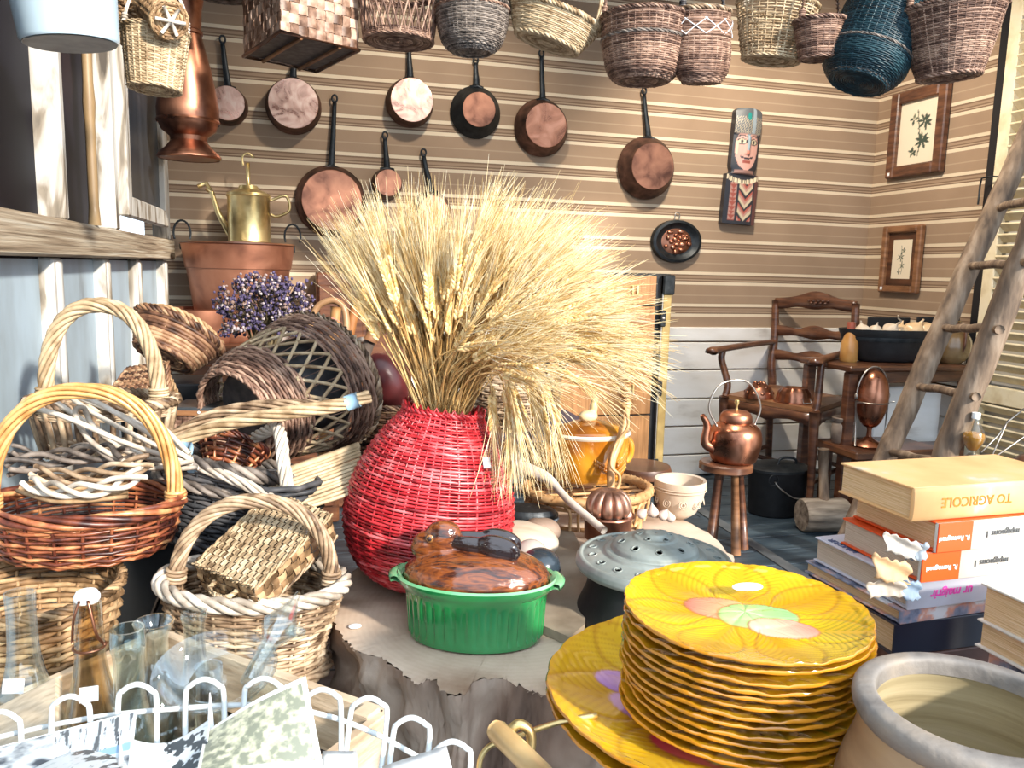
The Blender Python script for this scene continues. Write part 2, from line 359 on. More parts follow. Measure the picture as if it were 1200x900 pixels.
# left wall: old glazed timber partition
wl = struct(MB().box((XL-.06, 1.9, .55), (.04, 3.5, 1.1)).build('wall_left', M['dark_void'], smooth=False))
def Ly(px, py=300): return onX(px, py, XL)[1]
ztop, zmid, zr0, zr1 = 2.58, 1.13, 1.047, 1.155
zr0 = onX(100, 302, XL)[2]; zr1 = onX(100, 262, XL)[2]
MB().box((XL-.03, 2.0, (zr0+zr1)/2), (.075, 3.3, zr1-zr0), bev=.006).build('rail', M['rail_wood'], wl, False)
ys = [.55, Ly(-60), Ly(78, 380), Ly(134, 380), Ly(170, 380), Ly(199, 360)]
for i, y in enumerate(ys):
    wdt = [.06, .06, .075, .07, .07, .08][i]
    MB().box((XL-.035, y, zr0/2), (.05, wdt, zr0-.004), bev=.005).build('stile', M['peeling_paint'], wl, False)
    MB().box((XL-.012, y, zr0/2), (.016, wdt*.45, zr0-.02), bev=.005).build('moulding', M['peeling_paint'], wl, True)
for y0, y1 in zip(ys[:-1], ys[1:]):
    MB().box((XL-.045, (y0+y1)/2, zr0/2), (.012, y1-y0-.06, zr0-.01)).build('panel', M['sky_tinted_panel'], wl, False)
MB().box((XL-.03, 2.0, .05), (.07, 3.3, .1), bev=.004).build('bottom_rail', M['peeling_paint'], wl, False)
# upper posts and dark openings behind them
up = [(.55, .06, 'peeling_paint'), (Ly(74, 150), .032, 'peeling_paint'), (Ly(134, 150), .06, 'peeling_paint'), (Ly(196, 200), .06, 'peeling_paint')]
for y, wd, mm in up:
    MB().box((XL-.03, y, (zr1+ztop)/2), (.06, wd, ztop-zr1), bev=.005).build('post', M[mm], wl, False)
MB().box((XL-.30, 1.9, 1.85), (.02, 3.5, 1.5)).build('backing', M['dark_void'], wl, False)
gm = glassmat('old_glass', (.75, .82, .9)); 
for (y0, y1) in ((up[0][0]+.03, up[1][0]-.025), (up[1][0]+.025, up[2][0]-.04)):
    MB().box((XL-.055, (y0+y1)/2, (zr1+ztop)/2), (.004, y1-y0, ztop-zr1-.01)).build('pane', mat('dark_pane', [(.006, .006, .012), (.014, .013, .022)], .5, 0, 3, spec=.08), wl, False)
# small casement sash ajar
w1 = struct(bpy.data.objects.new('window_1', None)); COL.objects.link(w1)
sy0, sy1 = Ly(137, 190), Ly(186, 180); sz0, sz1 = onX(160, 258, XL)[2], onX(160, 60, XL)[2]
w1.location = (XL+.012, (sy0+sy1)/2, (sz0+sz1)/2); hw, hh = (sy1-sy0)/2, (sz1-sz0)/2
for nm, c, d in (('sash_stile', (0, -hw+.03, 0), (.03, .06, hh*2)), ('sash_stile', (0, hw-.03, 0), (.03, .06, hh*2)), ('sash_rail', (0, 0, -hh+.03), (.028, hw*2-.12, .06)), ('sash_rail', (0, 0, hh-.03), (.028, hw*2-.12, .06))):
    MB().box(c, d, bev=.004).build(nm, M['peeling_paint'], w1, False)
MB().box((-.008, 0, 0), (.004, hw*2-.12, hh*2-.12)).build('pane', mat('sash_pane', [(.01, .014, .02), (.04, .05, .065)], .3, 0, 4, (1, 4, .4), spec=.2), w1, False)
# bamboo pole leaning inside the opening
py_ = Ly(108, 200); t = thing('bamboo_pole', 'bamboo pole standing in the dark opening of the left partition', 'pole', (XL+.0, py_, zr1))
pts = np.array([[.0, .0, i*.05] for i in range(24)]); rr = np.array([.012+(.003 if i % 6 == 0 else 0) for i in range(24)])
MB().tube(pts, rr, 10).build('culm', mat('bamboo', [(.10, .06, .03), (.30, .2, .1), (.42, .3, .17)], .45, 0, 6, (1, 1, .4)), t)

# louvred shutter on the right
sh = thing('louvred_shutter', 'tall cream louvred shutter on the right wall behind the ladder', 'shutter', (XR-.03, 2.60, .02))
sH = 2.2; sW = .50
for y in (-sW/2, sW/2): MB().box((0, y, sH/2), (.035, .06, sH), bev=.003).build('shutter_stile', M['cream_paint'], sh, False)
for z, hgt in ((.04, .08), (onX(1170, 462, XR)[2]-.02, .075), (sH-.04, .08)): MB().box((0, 0, z), (.033, sW-.06, hgt), bev=.003).build('shutter_rail', M['cream_paint'], sh, False)
zm = onX(1170, 462, XR)[2]-.02
rot = Matrix.Rotation(R(38), 4, 'Y'); sl = MB().box((0, 0, 0), (.052, sW-.06, .010), rot=rot, bev=.002).mesh('slat', False)
sl.materials.append(M['cream_paint'])
z = .11
while z < sH-.1:
    if abs(z-zm) > .055:
        o = bpy.data.objects.new('slat', sl); COL.objects.link(o); o.parent = sh; o.location = (0, 0, z)
    z += .046
MB().tube([(-.02, .22, 1.47), (-.05, .26, 1.475), (-.055, .30, 1.47), (-.05, .31, 1.44), (-.05, .31, 1.36)], .004, 6).build('latch_hook', M['iron'], sh)

# ladder of rough poles
A0, A1 = onZ(985, 652, 0), P(1200, 170, 2.95); A1 = A0+(A1-A0)*1.15
B0 = onZ(1046, 690, 0); B1 = P(1200, 298, 2.45); B1 = B0+(B1-B0)*1.42
ld = thing('rustic_ladder', 'rough wooden pole ladder leaning in front of the shutter at right', 'ladder', (A0+B0)/2)
og = (A0+B0)/2
for a, b_, s_ in ((A0, A1, 1), (B0, B1, 2)):
    n = 26; tt = np.linspace(0, 1, n)[:, None]; p = a+(b_-a)*tt-og; p = p+RNG.normal(0, .0022, p.shape); 
    MB().tube(p, (.041 if s_ == 1 else .04)+RNG.normal(0, .0012, n), 10).build('rail', M['ladder_wood'], ld)
def lerp_at(a, b_, py):   # parameter on the rail where it passes the picture row
    ts = np.linspace(0, 1, 400); best = min(ts, key=lambda q: abs(450-FPX*((a+(b_-a)*q-CAM)@UP)/dep(a+(b_-a)*q)-py)); return a+(b_-a)*best
for ya, yb in ((242, 228), (312, 307), (384, 386), (452, 463), (528, 543)):
    a = lerp_at(A0, A1, ya); b_ = lerp_at(B0, B1, yb); e = (b_-a)*.12
    p = np.linspace(a-e, b_+e, 8)-og+RNG.normal(0, .003, (8, 3)); MB().tube(p, .0145, 8).build('rung', M['ladder_wood'], ld)

# ------------------------------------------------------------------ framed prints on the right wall
def leaf_print(g, seed, cx, cy):    # painted botanical: g in unit coords (u,v)
    rg = np.random.default_rng(seed); u, v = g; col = np.ones(u.shape+(3,))*np.array(sRGB('#e8dcc4'))
    stem = np.abs(u-.5-.05*np.sin(v*5)) < .012; stem &= (v > .12) & (v < .85); col[stem] = (.12, .13, .09)
    if seed == 3: stars = [(.62, .36, .24, 9), (.66, .66, .22, 8), (.40, .20, .12, 5), (.36, .72, .15, 4)]
    else: stars = [(.55, .34, .16, 5), (.45, .55, .2, 6), (.58, .72, .15, 5), (.4, .18, .12, 4)]
    for sx0, sy0, L, k_ in stars:
        for j in range(k_):
            aa = j*2*PI/k_+rg.uniform(-.2, .2); dx, dy = math.sin(aa), math.cos(aa); x = u-sx0; y = (v-sy0)*1.4
            s_ = x*dx+y*dy; p_ = np.abs(-x*dy+y*dx); LL = L*rg.uniform(.75, 1.1)
            msk = (s_ > .01) & (s_ < LL) & (p_ < (.030 if seed == 3 else .022)*np.sin(np.clip(s_/LL, 0, 1)*PI)); col[msk] = (.05, .075, .055) if rg.random() < .75 else (.16, .18, .12)
    return col
M['print'] = vcol('print_paper', .6)
def frame(name, label, y0, y1, z0, z1, matw, fw_, depth, seed):
    t = thing(name, label, 'picture', (XR-.003, (y0+y1)/2, z0)); W = y1-y0; H = z1-z0
    for nm, c, d in (('moulding', (-depth/2, -W/2+fw_/2, H/2), (depth, fw_, H)), ('moulding', (-depth/2, W/2-fw_/2, H/2), (depth, fw_, H)), ('moulding', (-depth/2, 0, fw_/2), (depth, W-2*fw_, fw_)), ('moulding', (-depth/2, 0, H-fw_/2), (depth, W-2*fw_, fw_))):
        MB().box(c, d, bev=.006).build(nm, M['brown_wood'] if matw else M['chair_wood'], t, False)
    MB().box((-.006, 0, H/2), (.008, W-2*fw_, H-2*fw_)).build('mount', M['dark_wood'] if matw else M['paper'], t, False)
    u = np.linspace(0, 1, 50); v = np.linspace(0, 1, 80); U, V = np.meshgrid(u, v); iw = W-2*fw_-2*matw; ih = H-2*fw_-2*matw
    G = np.stack([np.full(U.shape, -.0115), (.5-U)*iw, H/2+(V-.5)*ih], -1)
    MB().grid(G, leaf_print((U, V), seed, 0, 0)).build('botanical_print', M['print'], t)
    MB().box((-depth-.001, W/2-.02-.01, .02), (.002, .015, .015)).build('price_sticker', M['white_label'], t, False)
    return t
h = 1.05/1.2
frame('framed_print', 'large wooden framed botanical print, upper one on the right wall', 3.20, 3.565, 1.555, 1.97, 0, .055, .035, 3)
frame('framed_print', 'small deep wooden framed flower print, lower one on the right wall', 3.28, 3.55, .98, 1.315, .035, .035, .03, 11)

# ------------------------------------------------------------------ copper pans on the back wall
M['pan_side'] = mat('pan_side', [(.02, .014, .012), (.10, .05, .035), (.2, .1, .07)], .45, .6, 14)
M['print_frame'] = mat('print_frame', [(.05, .022, .012), (.13, .06, .03), (.22, .11, .055)], .4, 0, 7, (1, 1, 6), .2, coat=.2)
def pan(px, py, rpx, hy, style, label, r2=1, hx=None, depth=.078):
    d = YB-.012; c = onY(px, py, d); r = S(rpx, dep(c)); t = thing('frying_pan', label, 'pan', (c[0], YB-.012, c[2]), 0, 'pans hung on the wallpaper')
    rot = Matrix.Rotation(PI/2, 4, 'X')   # pan axis towards the viewer (-Y)
    prof = [(.0005, depth), (r*.86*r2, depth), (r*.885*r2, depth-.003), (r*.985, .004), (r, .002), (r, 0), (r*.97, .001), (r*.82*r2, depth-.006), (.0005, depth-.005)]
    bot = {'bright': 'copper_pale', 'plain': 'copper', 'dull': 'copper_dull', 'dark': 'copper_dull'}[style]
    MB().lathe(prof[1:], 40).tf(rot).build('pan_wall', M['iron'] if style in ('dark',) else M['pan_side'], t)
    dz = depth+.001; MB().lathe([(.0005, dz), (r*.86*r2, dz), (r*.875*r2, dz-.002)], 40).tf(rot).build('pan_bottom', M[bot], t)
    top = onY(hx or px, hy, d); hl = top[2]-c[2]; x1 = top[0]-c[0]
    p = curve([(0, -.012, r*.93), (x1*.2, -.016, r+.03), (x1*.6, -.010, (r+hl)/2), (x1, -.008, hl-.012)], 12)
    mb = MB().tube(p, np.linspace(.016, .009, len(p)), 8); v = mb.v[0]; v[:, 1] = (v[:, 1]+.012)*.55-.012
    mb.build('handle', M['iron'], t)
    a = np.arange(14)*2*PI/14; MB().tube(np.c_[x1+.011*np.cos(a), np.full(14, -.008), hl+.004+.015*np.sin(a)], .0045, 6, True).build('hanging_eye', M['iron'], t)
    MB().tube([(0-.03, -.012, r*.9), (0, -.018, r*.97), (.03, -.012, r*.9)], .009, 6).build('rivet_plate', M['iron'], t)
    return t
pan(268, 125, 22, 48, 'bright', 'copper pan half hidden behind the tall copper jug', hx=261)
pan(344, 125, 32, 70, 'bright', 'mottled bright copper pan under the chequered hamper', hx=346)
pan(480, 121, 28, 55, 'bright', 'shiny pink copper pan with dark handle under openwork basket', hx=479)
pan(557, 132, 30, 72, 'dark', 'dark rimmed pan with reflecting base under the grey round basket', .74, hx=557)
pan(634, 150, 33, 64, 'plain', 'blotchy copper pan under the pale boat-shaped basket', .86, hx=634)
pan(757, 197, 36, 108, 'dull', 'plain brown copper pan left of the carved figure', .84, hx=754)
pan(388, 236, 41, 117, 'dull', 'largest dull copper pan with long handle, behind the barley', .95, hx=392)
pan(453, 216, 18, 160, 'dull', 'smallest copper pan, with narrow handle, just above the barley', .95, hx=451)
pan(505, 248, 24, 180, 'dull', 'tilted small copper pan at the right of the smallest pan', .8, hx=496)

# embossed oval mould
c = onY(792, 283, YB-.01); rx, rz = S(32, dep(c)), S(25, dep(c))
t = thing('oval_mould', 'dark oval copper mould embossed with fruit, right of the barley', 'mould', (c[0], YB-.004, c[2]))
rot = Matrix.Rotation(PI/2, 4, 'X')
MB().lathe([(.001, .012), (.62, .012), (.72, .018), (.86, .030), (.97, .026), (1, .01), (1, 0)], 40, rx, rz).tf(rot).build('dish', M['iron'], t)
mb = MB(); mb.lathe([(.001, .02), (.5, .017), (.6, .012)], 32, rx, rz).tf(rot)
mb.build('relief_ground', M['copper_dull'], t)
mb = MB()
for i in range(16):
    a = i*2.4; q = .08+.035*i; q = min(q, .5); mb.ell((rx*q*math.cos(a), -.02, rz*q*math.sin(a)), (.010+.004*(i % 3), .010, .010+.003*(i % 2)))
for i in range(12): mb.ell((rx*.28+.008*(i % 4)-.01, -.022, rz*.1+.009*(i//4)), (.0055, .006, .0055), nu=10, nv=6)
mb.build('fruit_relief', M['copper'], t)
MB().tube(curve([(-.012, -.006, rz*.9), (-.012, -.008, rz*1.25), (0, -.008, rz*1.32), (.012, -.008, rz*1.25), (.012, -.006, rz*.9)], 16), .0025, 6).build('hanging_loop', M['steel_wire'], t)

# carved figure: painted relief head over a robed block
cb = onY(860, 263, YB); ct = onY(868, 129, YB); H = ct[2]-cb[2]; W = S(42, dep(cb))
t = thing('carved_figure', 'painted wooden carved figure with crowned face hanging on wallpaper', 'carving', (cb[0]+.0, YB-.002, cb[2]), (0, R(2.5), 0))
n, m_ = 121, 45; v = np.linspace(0, 1, n); u = np.linspace(-1, 1, m_); V, U = np.meshgrid(v, u, indexing='ij')
hw = np.where(V < .44, .5*W*(1-.05*V), .5*W*.80*(1-.12*np.exp(-((V-.46)/.03)**2))); hw = np.where(V > .97, hw*np.sqrt(np.clip(1-((V-.97)/.05)**2, 0, 1)), hw)
dp = np.where(V < .44, .035+.004*np.cos(U*1.4), .028+.030*np.cos(U*1.35)); nose = .014*np.exp(-(U/.16)**2)*((V > .60) & (V < .76)); dp = dp+nose+.008*np.exp(-((V-.86)/.1)**2)*(V > .78)
X = U*hw; Y = -dp; Z = V*H
col = np.ones(V.shape+(3,))*np.array([.30, .24, .22]); body = V < .44; head = (V >= .44)
blk = np.array([.018, .02, .03]); pink = np.array([.55, .30, .25]); cream = np.array([.62, .52, .36]); red = np.array([.30, .07, .05]); blue = np.array([.05, .13, .22])
col[body] = blk
b1 = body & (U > -.72) & (U < -.28) & (V > .03) & (V < .36); zz = (V*26) % 1; col[b1] = np.where((np.abs((U[b1]+.5)/.22) < (zz[b1]))[:, None], red, pink*.75)
b2 = body & (U > -.15) & (U < .72) & (V > .03) & (V < .37); q = (V*9-np.abs(U-.28)*1.6) % 1; col[b2] = np.where((q[b2] < .25)[:, None], blk, np.where((q[b2] < .55)[:, None], cream*.9, np.where((q[b2] < .8)[:, None], pink*.8, red*1.3)))
b3 = body & (U > .78); col[b3] = (.10, .035, .03)
nk = (V > .395-.045*(1-U**2)) & (V < .435-.045*(1-U**2)); col[nk & (((U*9) % 1) > .3)] = cream*1.2; col[nk & (((U*9) % 1) <= .3)] = blk
face = head & (V > .47) & (V < .78) & (np.abs(U) < .82); col[head & (V < .47)] = pink*.5; col[face] = pink*1.15; jaw = face & (((U/.85)**2+((V-.66)/.19)**2) > 1); col[jaw] = blk
col[head & (V < .8) & (np.abs(U) > .82)] = blk; col[face & (np.abs(U) < .1) & (V > .61)] = (.25, .33, .38); col[(np.abs(U) < .13) & (V > .60) & (V < .635)] = (.6, .2, .14)
for sx_ in (-.45, .45):
    e = ((U-sx_)/.25)**2+((V-.715)/.020)**2; col[e < 1.9] = blk; col[e < 1.1] = cream; col[(((U-sx_)/.09)**2+((V-.715)/.017)**2) < 1] = blk
    col[(np.abs(V-.755-.012*np.cos((U-sx_)*5)) < .006) & (np.abs(U-sx_) < .33)] = blk
col[(np.abs(V-.572-.02*U**2*3) < .008) & (np.abs(U) < .5)] = blk; col[(np.abs(V-.545) < .013) & (np.abs(U) < .28)] = red
col[(np.abs(U+.72) < .06) & (V > .6) & (V < .72)] = cream
crown = head & (V >= .79); col[crown] = (.10, .11, .12); col[crown & (((U*8+V*20) % 1) < .3) & (V < .93)] = cream*.8; col[crown & (np.abs(U-.3) < .13)] = (.3, .36, .4); col[crown & (np.hypot(U+.1, (V-.93)*4) < .14)] = (.01, .22, .2)
G = np.stack([X, Y, Z], -1); mb = MB().grid(G, col)
sd = np.stack([G[:, 0], G[:, 0]*[1, 0, 1]], 1); mb.grid(sd, np.ones((n, 2, 3))*blk, flip=False); sd = np.stack([G[:, -1], G[:, -1]*[1, 0, 1]], 1); mb.grid(sd, np.ones((n, 2, 3))*blk)
for row in (0, -1): sd = np.stack([G[row], G[row]*[1, 0, 1]], 0); mb.grid(sd, np.ones((2, m_, 3))*blk)
mb.build('painted_block', vcol('figure_paint', .45, .2, .3, 50), t)
# ------------------------------------------------------------------ wicker
def smooth_prof(pts, n):
    p = curve([(a, 0, b) for a, b in pts], max(n, 2*len(pts))); q = p[:, [0, 2]]
    L = np.concatenate([[0], np.cumsum(np.hypot(*np.diff(q, axis=0).T))]); s = np.linspace(0, L[-1], n)
    return np.c_[np.interp(s, L, q[:, 0]), np.interp(s, L, q[:, 1])]
def ringpts(a, r, asp, pw):
    c, s = np.cos(a), np.sin(a); e = 2.0/pw
    return np.sign(c)*np.abs(c)**e*r, np.sign(s)*np.abs(s)**e*r*asp
def weave_round(prof, rows, stakes, asp=1, pw=2, amp=None, rr=None, k=5, skip=None, pair=1, slant=0):
    mb = MB(); pr = smooth_prof(prof, rows+1); mid = (pr[1:]+pr[:-1])/2
    seg = np.hypot(*(pr[1:]-pr[:-1]).T).mean(); rr = rr or seg*.56; amp = amp or rr*.9
    d = np.gradient(mid, axis=0); nn = np.c_[d[:, 1], -d[:, 0]]; nn /= np.linalg.norm(nn, axis=1, keepdims=True)+1e-9
    n = 2*stakes*pair; a = np.arange(n)*2*PI/n
    sel = np.arange(rows) if skip is None else np.array([i for i in range(rows) if not skip(i/rows)])
    off = amp*np.cos(PI*np.arange(n)/(2*pair)*2/2)[None, :]*np.where(sel % 2 == 0, 1, -1)[:, None]
    r = mid[sel, 0][:, None]+nn[sel, 0][:, None]*off; z = np.broadcast_to(mid[sel, 1][:, None], r.shape)+nn[sel, 1][:, None]*off
    z = z+RNG.normal(0, rr*.07, z.shape)
    if slant: z = z+slant*np.sin(a)[None, :]
    x, y = ringpts(a[None, :], r, asp, pw)
    paths = np.stack([x, y, z], -1); N = np.stack([np.cos(a)[None, :]*nn[sel, 0][:, None], np.sin(a)[None, :]*nn[sel, 0][:, None]*1.0, np.broadcast_to(nn[sel, 1][:, None], r.shape)], -1)
    mb.sweep(paths, N+1e-6, rr*(1+RNG.normal(0, .06, (len(sel), 1))), k, True)
    return mb
def stakes_round(prof, stakes, asp=1, pw=2, r=.003, cross=0, k=5, n=10):
    mb = MB(); pr = smooth_prof(prof, n); paths = []
    for s_ in ((1, -1) if cross else (0,)):
        a0 = (np.arange(stakes))*2*PI/stakes; a = a0[:, None]+s_*cross*np.linspace(0, 1, n)[None, :]
        x, y = ringpts(a, pr[None, :, 0], asp, pw); paths.append(np.stack([x, y, np.broadcast_to(pr[None, :, 1], x.shape)], -1))
    p = np.concatenate(paths); N = p*[1, 1, 0]+[0, 0, .001]
    return mb.sweep(p, N, r, k, False)
def rim_path(r, z, asp, pw, n=72): a = np.arange(n)*2*PI/n; x, y = ringpts(a, r, asp, pw); return np.c_[x, y, np.full(n, z)]
def arch(a, b, H, n=40, y=0, lean=0, pw=2.2):
    t = np.linspace(0, PI, n); c, s = np.cos(t), np.sin(t); e = 2/pw
    return np.c_[a*np.sign(c)*np.abs(c)**e, y+lean*np.abs(s)**e, b+H*np.abs(s)**e]
def lattice(prof, n, cross, asp, r):
    return stakes_round(prof, n, asp, 2, r, cross, 5, 12)
def basket(name, label, loc, rot=(0, 0, 0), rb=.1, rt=.13, h=.12, asp=1, rows=18, stakes=24, m='willow', rim='same', prof=None, pw=2, handle=None, group=None,
           rimr=.008, rimpitch=.05, rims=4, foot=True, base='disc', cat='basket', hm=None, k=4, skip=None, stk=.0026, cross=0, amp=None, rr=None, bands=(), pair=1, slant=0, inner=None):
    t = thing(name, label, cat, loc, rot, group); M_ = M[m]; rm = M[m if rim == 'same' else rim]
    prof = prof or [(rb, 0), (rb+(rt-rb)*.5, h*.45), (rt, h)]
    rb, rt, h = prof[0][0], prof[-1][0], prof[-1][1]
    weave_round(prof, rows, stakes, asp, pw, amp, rr, k, skip, pair, slant).build('weave', M_, t, kind='stuff')
    stakes_round(prof, stakes, asp, pw, stk, cross).build('stakes', M_, t, kind='stuff')
    if rimr: rope(MB(), rim_path(rt, h, asp, pw), rimr, rims, rimpitch, 5, closed=True).build('rim', rm, t)
    if foot: rope(MB(), rim_path(rb+.001, rimr*.5, asp, pw), rimr*.7, 3, rimpitch, 5, closed=True).build('foot_border', M_, t)
    for bz, br, bm in bands: rope(MB(), rim_path(br, bz, asp, pw), rimr*.75, 3, rimpitch, 5, closed=True).build('band', M[bm], t)
    if base == 'none': nb = 0
    else: nb = max(5, int(rb/ (rr or h/rows*.56)/2.2)); bp = [(rb*.06, .004), (rb*.5, .004), (rb*.98, .003)]
    if nb: mb = weave_round(bp, nb, 16, asp, pw, .0012, rb/nb*.52, k); mb.build('base', M_, t, kind='stuff')
    if handle:
        for hd in (handle if isinstance(handle, list) else [handle]):
            hp, hr = hd['path'], hd.get('r', .009)
            mm = M[hd.get('m', m)]
            ho = rope(MB(), hp, hr, hd.get('n', 5), hd.get('pitch', .07), 6).build('handle', mm, t)
            if hd.get('wrap', 1):
                for e in (0, -1):
                    mb = MB()
                    q = hp[e]; q2 = hp[2 if e == 0 else -3]; dz = (q2-q)/np.linalg.norm(q2-q)
                    for i in range(4):
                        a = np.arange(12)*2*PI/12; u1 = np.cross(dz, [0, 1, .01]); u1 /= np.linalg.norm(u1); u2 = np.cross(dz, u1)
                        mb.tube(q+dz*(.008+i*.0055)+hr*1.12*(np.cos(a)[:, None]*u1+np.sin(a)[:, None]*u2), .0028, 5, True)
                    mb.build('handle_wrap', mm, ho, kind='stuff')
    return t
def plait(P00, P10, P11, P01, nu, nv, th=.002, gap=.06, arch_=0.5):    # flat interlaced strips as raised tiles
    mb = MB(); P00, P10, P11, P01 = map(np.array, (P00, P10, P11, P01)); nrm = np.cross(P10-P00, P01-P00); nrm = nrm/np.linalg.norm(nrm)
    f = lambda u, v: (P00*(1-u)*(1-v)+P10*u*(1-v)+P11*u*v+P01*(1-u)*v)
    for i in range(nu):
        for j in range(nv):
            hor = (i+j) % 2 == 0; e = gap
            u0, u1, v0, v1 = i+(-.18 if hor else e), i+1-(-.18 if hor else e), j+(e if hor else -.18), j+1-(e if hor else -.18)
            u0, u1, v0, v1 = max(u0, 0)/nu, min(u1, nu)/nu, max(v0, 0)/nv, min(v1, nv)/nv; g = []
            for a in np.linspace(0, 1, 4):
                row = []
                for b_ in np.linspace(0, 1, 4):
                    s_ = math.sin(PI*(a if hor else b_)); row.append(f(u0+(u1-u0)*a, v0+(v1-v0)*b_)+nrm*(th*(s_*2-.4)))
                g.append(row)
            mb.grid(g)
    return mb
def hook(t, top, bottom):  # wire hook from the pole to a handle
    return MB().tube([top, (np.array(top)+np.array(bottom))/2+[.004, 0, 0], bottom], .0022, 5)

# ------------------------------------------------------------------ baskets hung in a row from a pole under the ceiling
HG = 'baskets hung along the top of the shop'
HD = 2.42
pole0, pole1 = P(150, -70, HD), P(1190, -70, HD); pole0[2] = pole1[2] = 2.16; pmid = (pole0+pole1)/2
pl = thing('hanging_pole', 'round wooden pole under the ceiling that carries the row of baskets', 'pole', pmid)
def hung(px, py, d, name, label, rwpx, bwpx, hpx, **kw):   # px,py = centre of the base
    s = d/FPX; loc = P(px, py, d); kw['rows'] = int(kw['rows']*1.5); kw['stakes'] = int(kw['stakes']*1.2)//2*2; kw.setdefault('amp', .0012)
    rot = kw.pop('rot', (0, 0, 0)); t = basket(name, label, loc, rot, bwpx*s, rwpx*s, hpx*s, group=None, **kw); h0 = kw['handle'][0] if isinstance(kw['handle'], list) else kw['handle']
    pk = h0['path'][len(h0['path'])//2]; mw = Matrix.LocRotScale(Vector(loc), Euler(rot), None); tp = mw@Vector(pk); topz = 2.155 if d > 2 else 2.59
    if tp.z < topz-.02: iv = mw.inverted(); MB().tube([iv@tp, iv@((tp+Vector((tp.x, tp.y, topz)))/2+Vector((.003, 0, 0))), iv@Vector((tp.x, tp.y, topz))], .002, 5).build('hanging_wire', M['steel_wire'], t)
    return t, loc
def hh(a, b, H, r=.008, m='willow', pitch=.06, n=4, lean=0): return dict(path=arch(a, b, H, lean=lean), r=r, m=m, pitch=pitch, n=n)
s = HD/FPX
# chequered hamper
Z0 = 1.05+.73*.875
q = [onZ(329, 37, Z0), onZ(420, 59, Z0), onZ(375, 86, Z0), onZ(286, 66, Z0)]
q[2] = q[1]+(q[3]-q[0]); og = sum(q)/4
t = thing('chequered_hamper', 'square hamper of wide plaited wood strips hanging top left', 'hamper', og); ql = [x-og for x in q]; up_ = np.array([0, 0, .26])
for i, nm in enumerate(('front', 'side', 'back', 'side')):
    a, b_ = ql[i], ql[(i+1) % 4]; nu = 9 if i % 2 == 0 else 12
    plait(a, b_, b_+up_, a+up_, nu, 9, .0022).build('plaited_panel', M['strip'] if 'strip' in M else M.setdefault('strip', wick('strip', [(.10, .05, .03), (.26, .15, .10), (.45, .30, .22), (.58, .42, .33)], .4)), t, kind='stuff')
for z_ in (.0, .26): MB().tube([x*1.01+[0, 0, z_] for x in ql], .006, 6, True).build('border', M['dark_wood'], t)
mb = MB().poly([x[:2]*.97 for x in ql], .004, .010); mb.build('bottom_board', M['willow_dark'], t, False)
mb = MB()
for f_ in (.25, .75): a = ql[0]*(1-f_)+ql[1]*f_; b_ = ql[3]*(1-f_)+ql[2]*f_; mb.tube([a-[0, 0, .004], b_-[0, 0, .004]], .006, 5)
mb.build('batten', M['brown_wood'], t)
MB().tube(curve([ql[0]*.6+ql[3]*.4+up_, (0, 0, .36), ql[1]*.6+ql[2]*.4+up_], 14), .006, 6).build('handle', M['brown_wood'], t)

hung(467, 50, HD, 'openwork_basket', 'round openwork basket of criss-crossed canes beside the chequered hamper', 47, 40, 58, rows=22, stakes=26, m='willow_rose', skip=lambda v: .14 < v < .88, cross=.35, stk=.0028, handle=hh(47*s, 56*s, .14, m='willow_rose'))
hung(553, 62, HD, 'grey_round_basket', 'greyish bowl-shaped basket with ridged band hanging above the dark rimmed pan', 40, 24, 70, rows=26, stakes=40, m='willow_grey', prof=[(22*s, 0), (34*s, 10*s), (41*s, 32*s), (42*s, 48*s), (39*s, 60*s), (38*s, 72*s)], bands=((47*s, 43*s, 'willow_rose'), (53*s, 42*s, 'willow_grey')), handle=hh(38*s, 70*s, .12, m='willow_grey'))
hung(260, -6, 2.5, 'pale_tray_basket', 'shallow greyish basket at the top edge above the copper jug', 45, 36, 26, rows=10, stakes=24, m='willow_grey', handle=hh(45*s, 26*s, .06, m='willow_grey'))
hung(640, 52, HD, 'boat_basket', 'pale oval basket, boat shaped and tilted, with one hooped handle', 56, 38, 34, rows=12, stakes=22, m='willow_pale', asp=.62, rot=(R(-4), R(17), R(-14)), rimr=.011, k=5, handle=dict(path=arch(50*s, 34*s, .2), r=.009, m='willow_pale', pitch=.3, n=3))
hung(752, 96, HD, 'round_brown_basket', 'round brown basket with dark band hanging left of the lattice basket', 50, 32, 68, rows=22, stakes=34, m='willow_rose', prof=[(30*s, 0), (40*s, 10*s), (47*s, 38*s), (50*s, 70*s)], bands=((45*s, 48.5*s, 'willow_grey'),), handle=hh(50*s, 68*s, .18, .006, 'willow_rose'))
t, loc = hung(822, 98, HD, 'lattice_band_basket', 'deep rose-brown shopping basket with a white lattice band', 38, 28, 74, rows=24, stakes=26, m='willow_rose', asp=.66, rot=(R(3), R(-6), R(20)), prof=[(25*s, 0), (35*s, 12*s), (39*s, 34*s), (36*s, 60*s), (37*s, 78*s)], rim='willow', handle=dict(path=arch(34*s, 76*s, .17), r=.0075, m='willow_dark', pitch=.05, n=3))
mb = MB()
for s_ in (1, -1):
    for i in range(9):
        u = np.linspace(0, 1, 10); a = i*2*PI/9+s_*u*.75; r_ = 38.8*s+.004; x, y = ringpts(a, r_, .66, 2); mb.tube(np.c_[x, y, (50+17*u)*s], .0016, 5)
mb.build('lattice_lacing', M['white_label'], t)
weave_round([(37.8*s, 49*s), (37*s, 68*s)], 6, 26, .68, 2, .001, .0048).build('dyed_band', M['willow_rose'], t, kind='stuff')
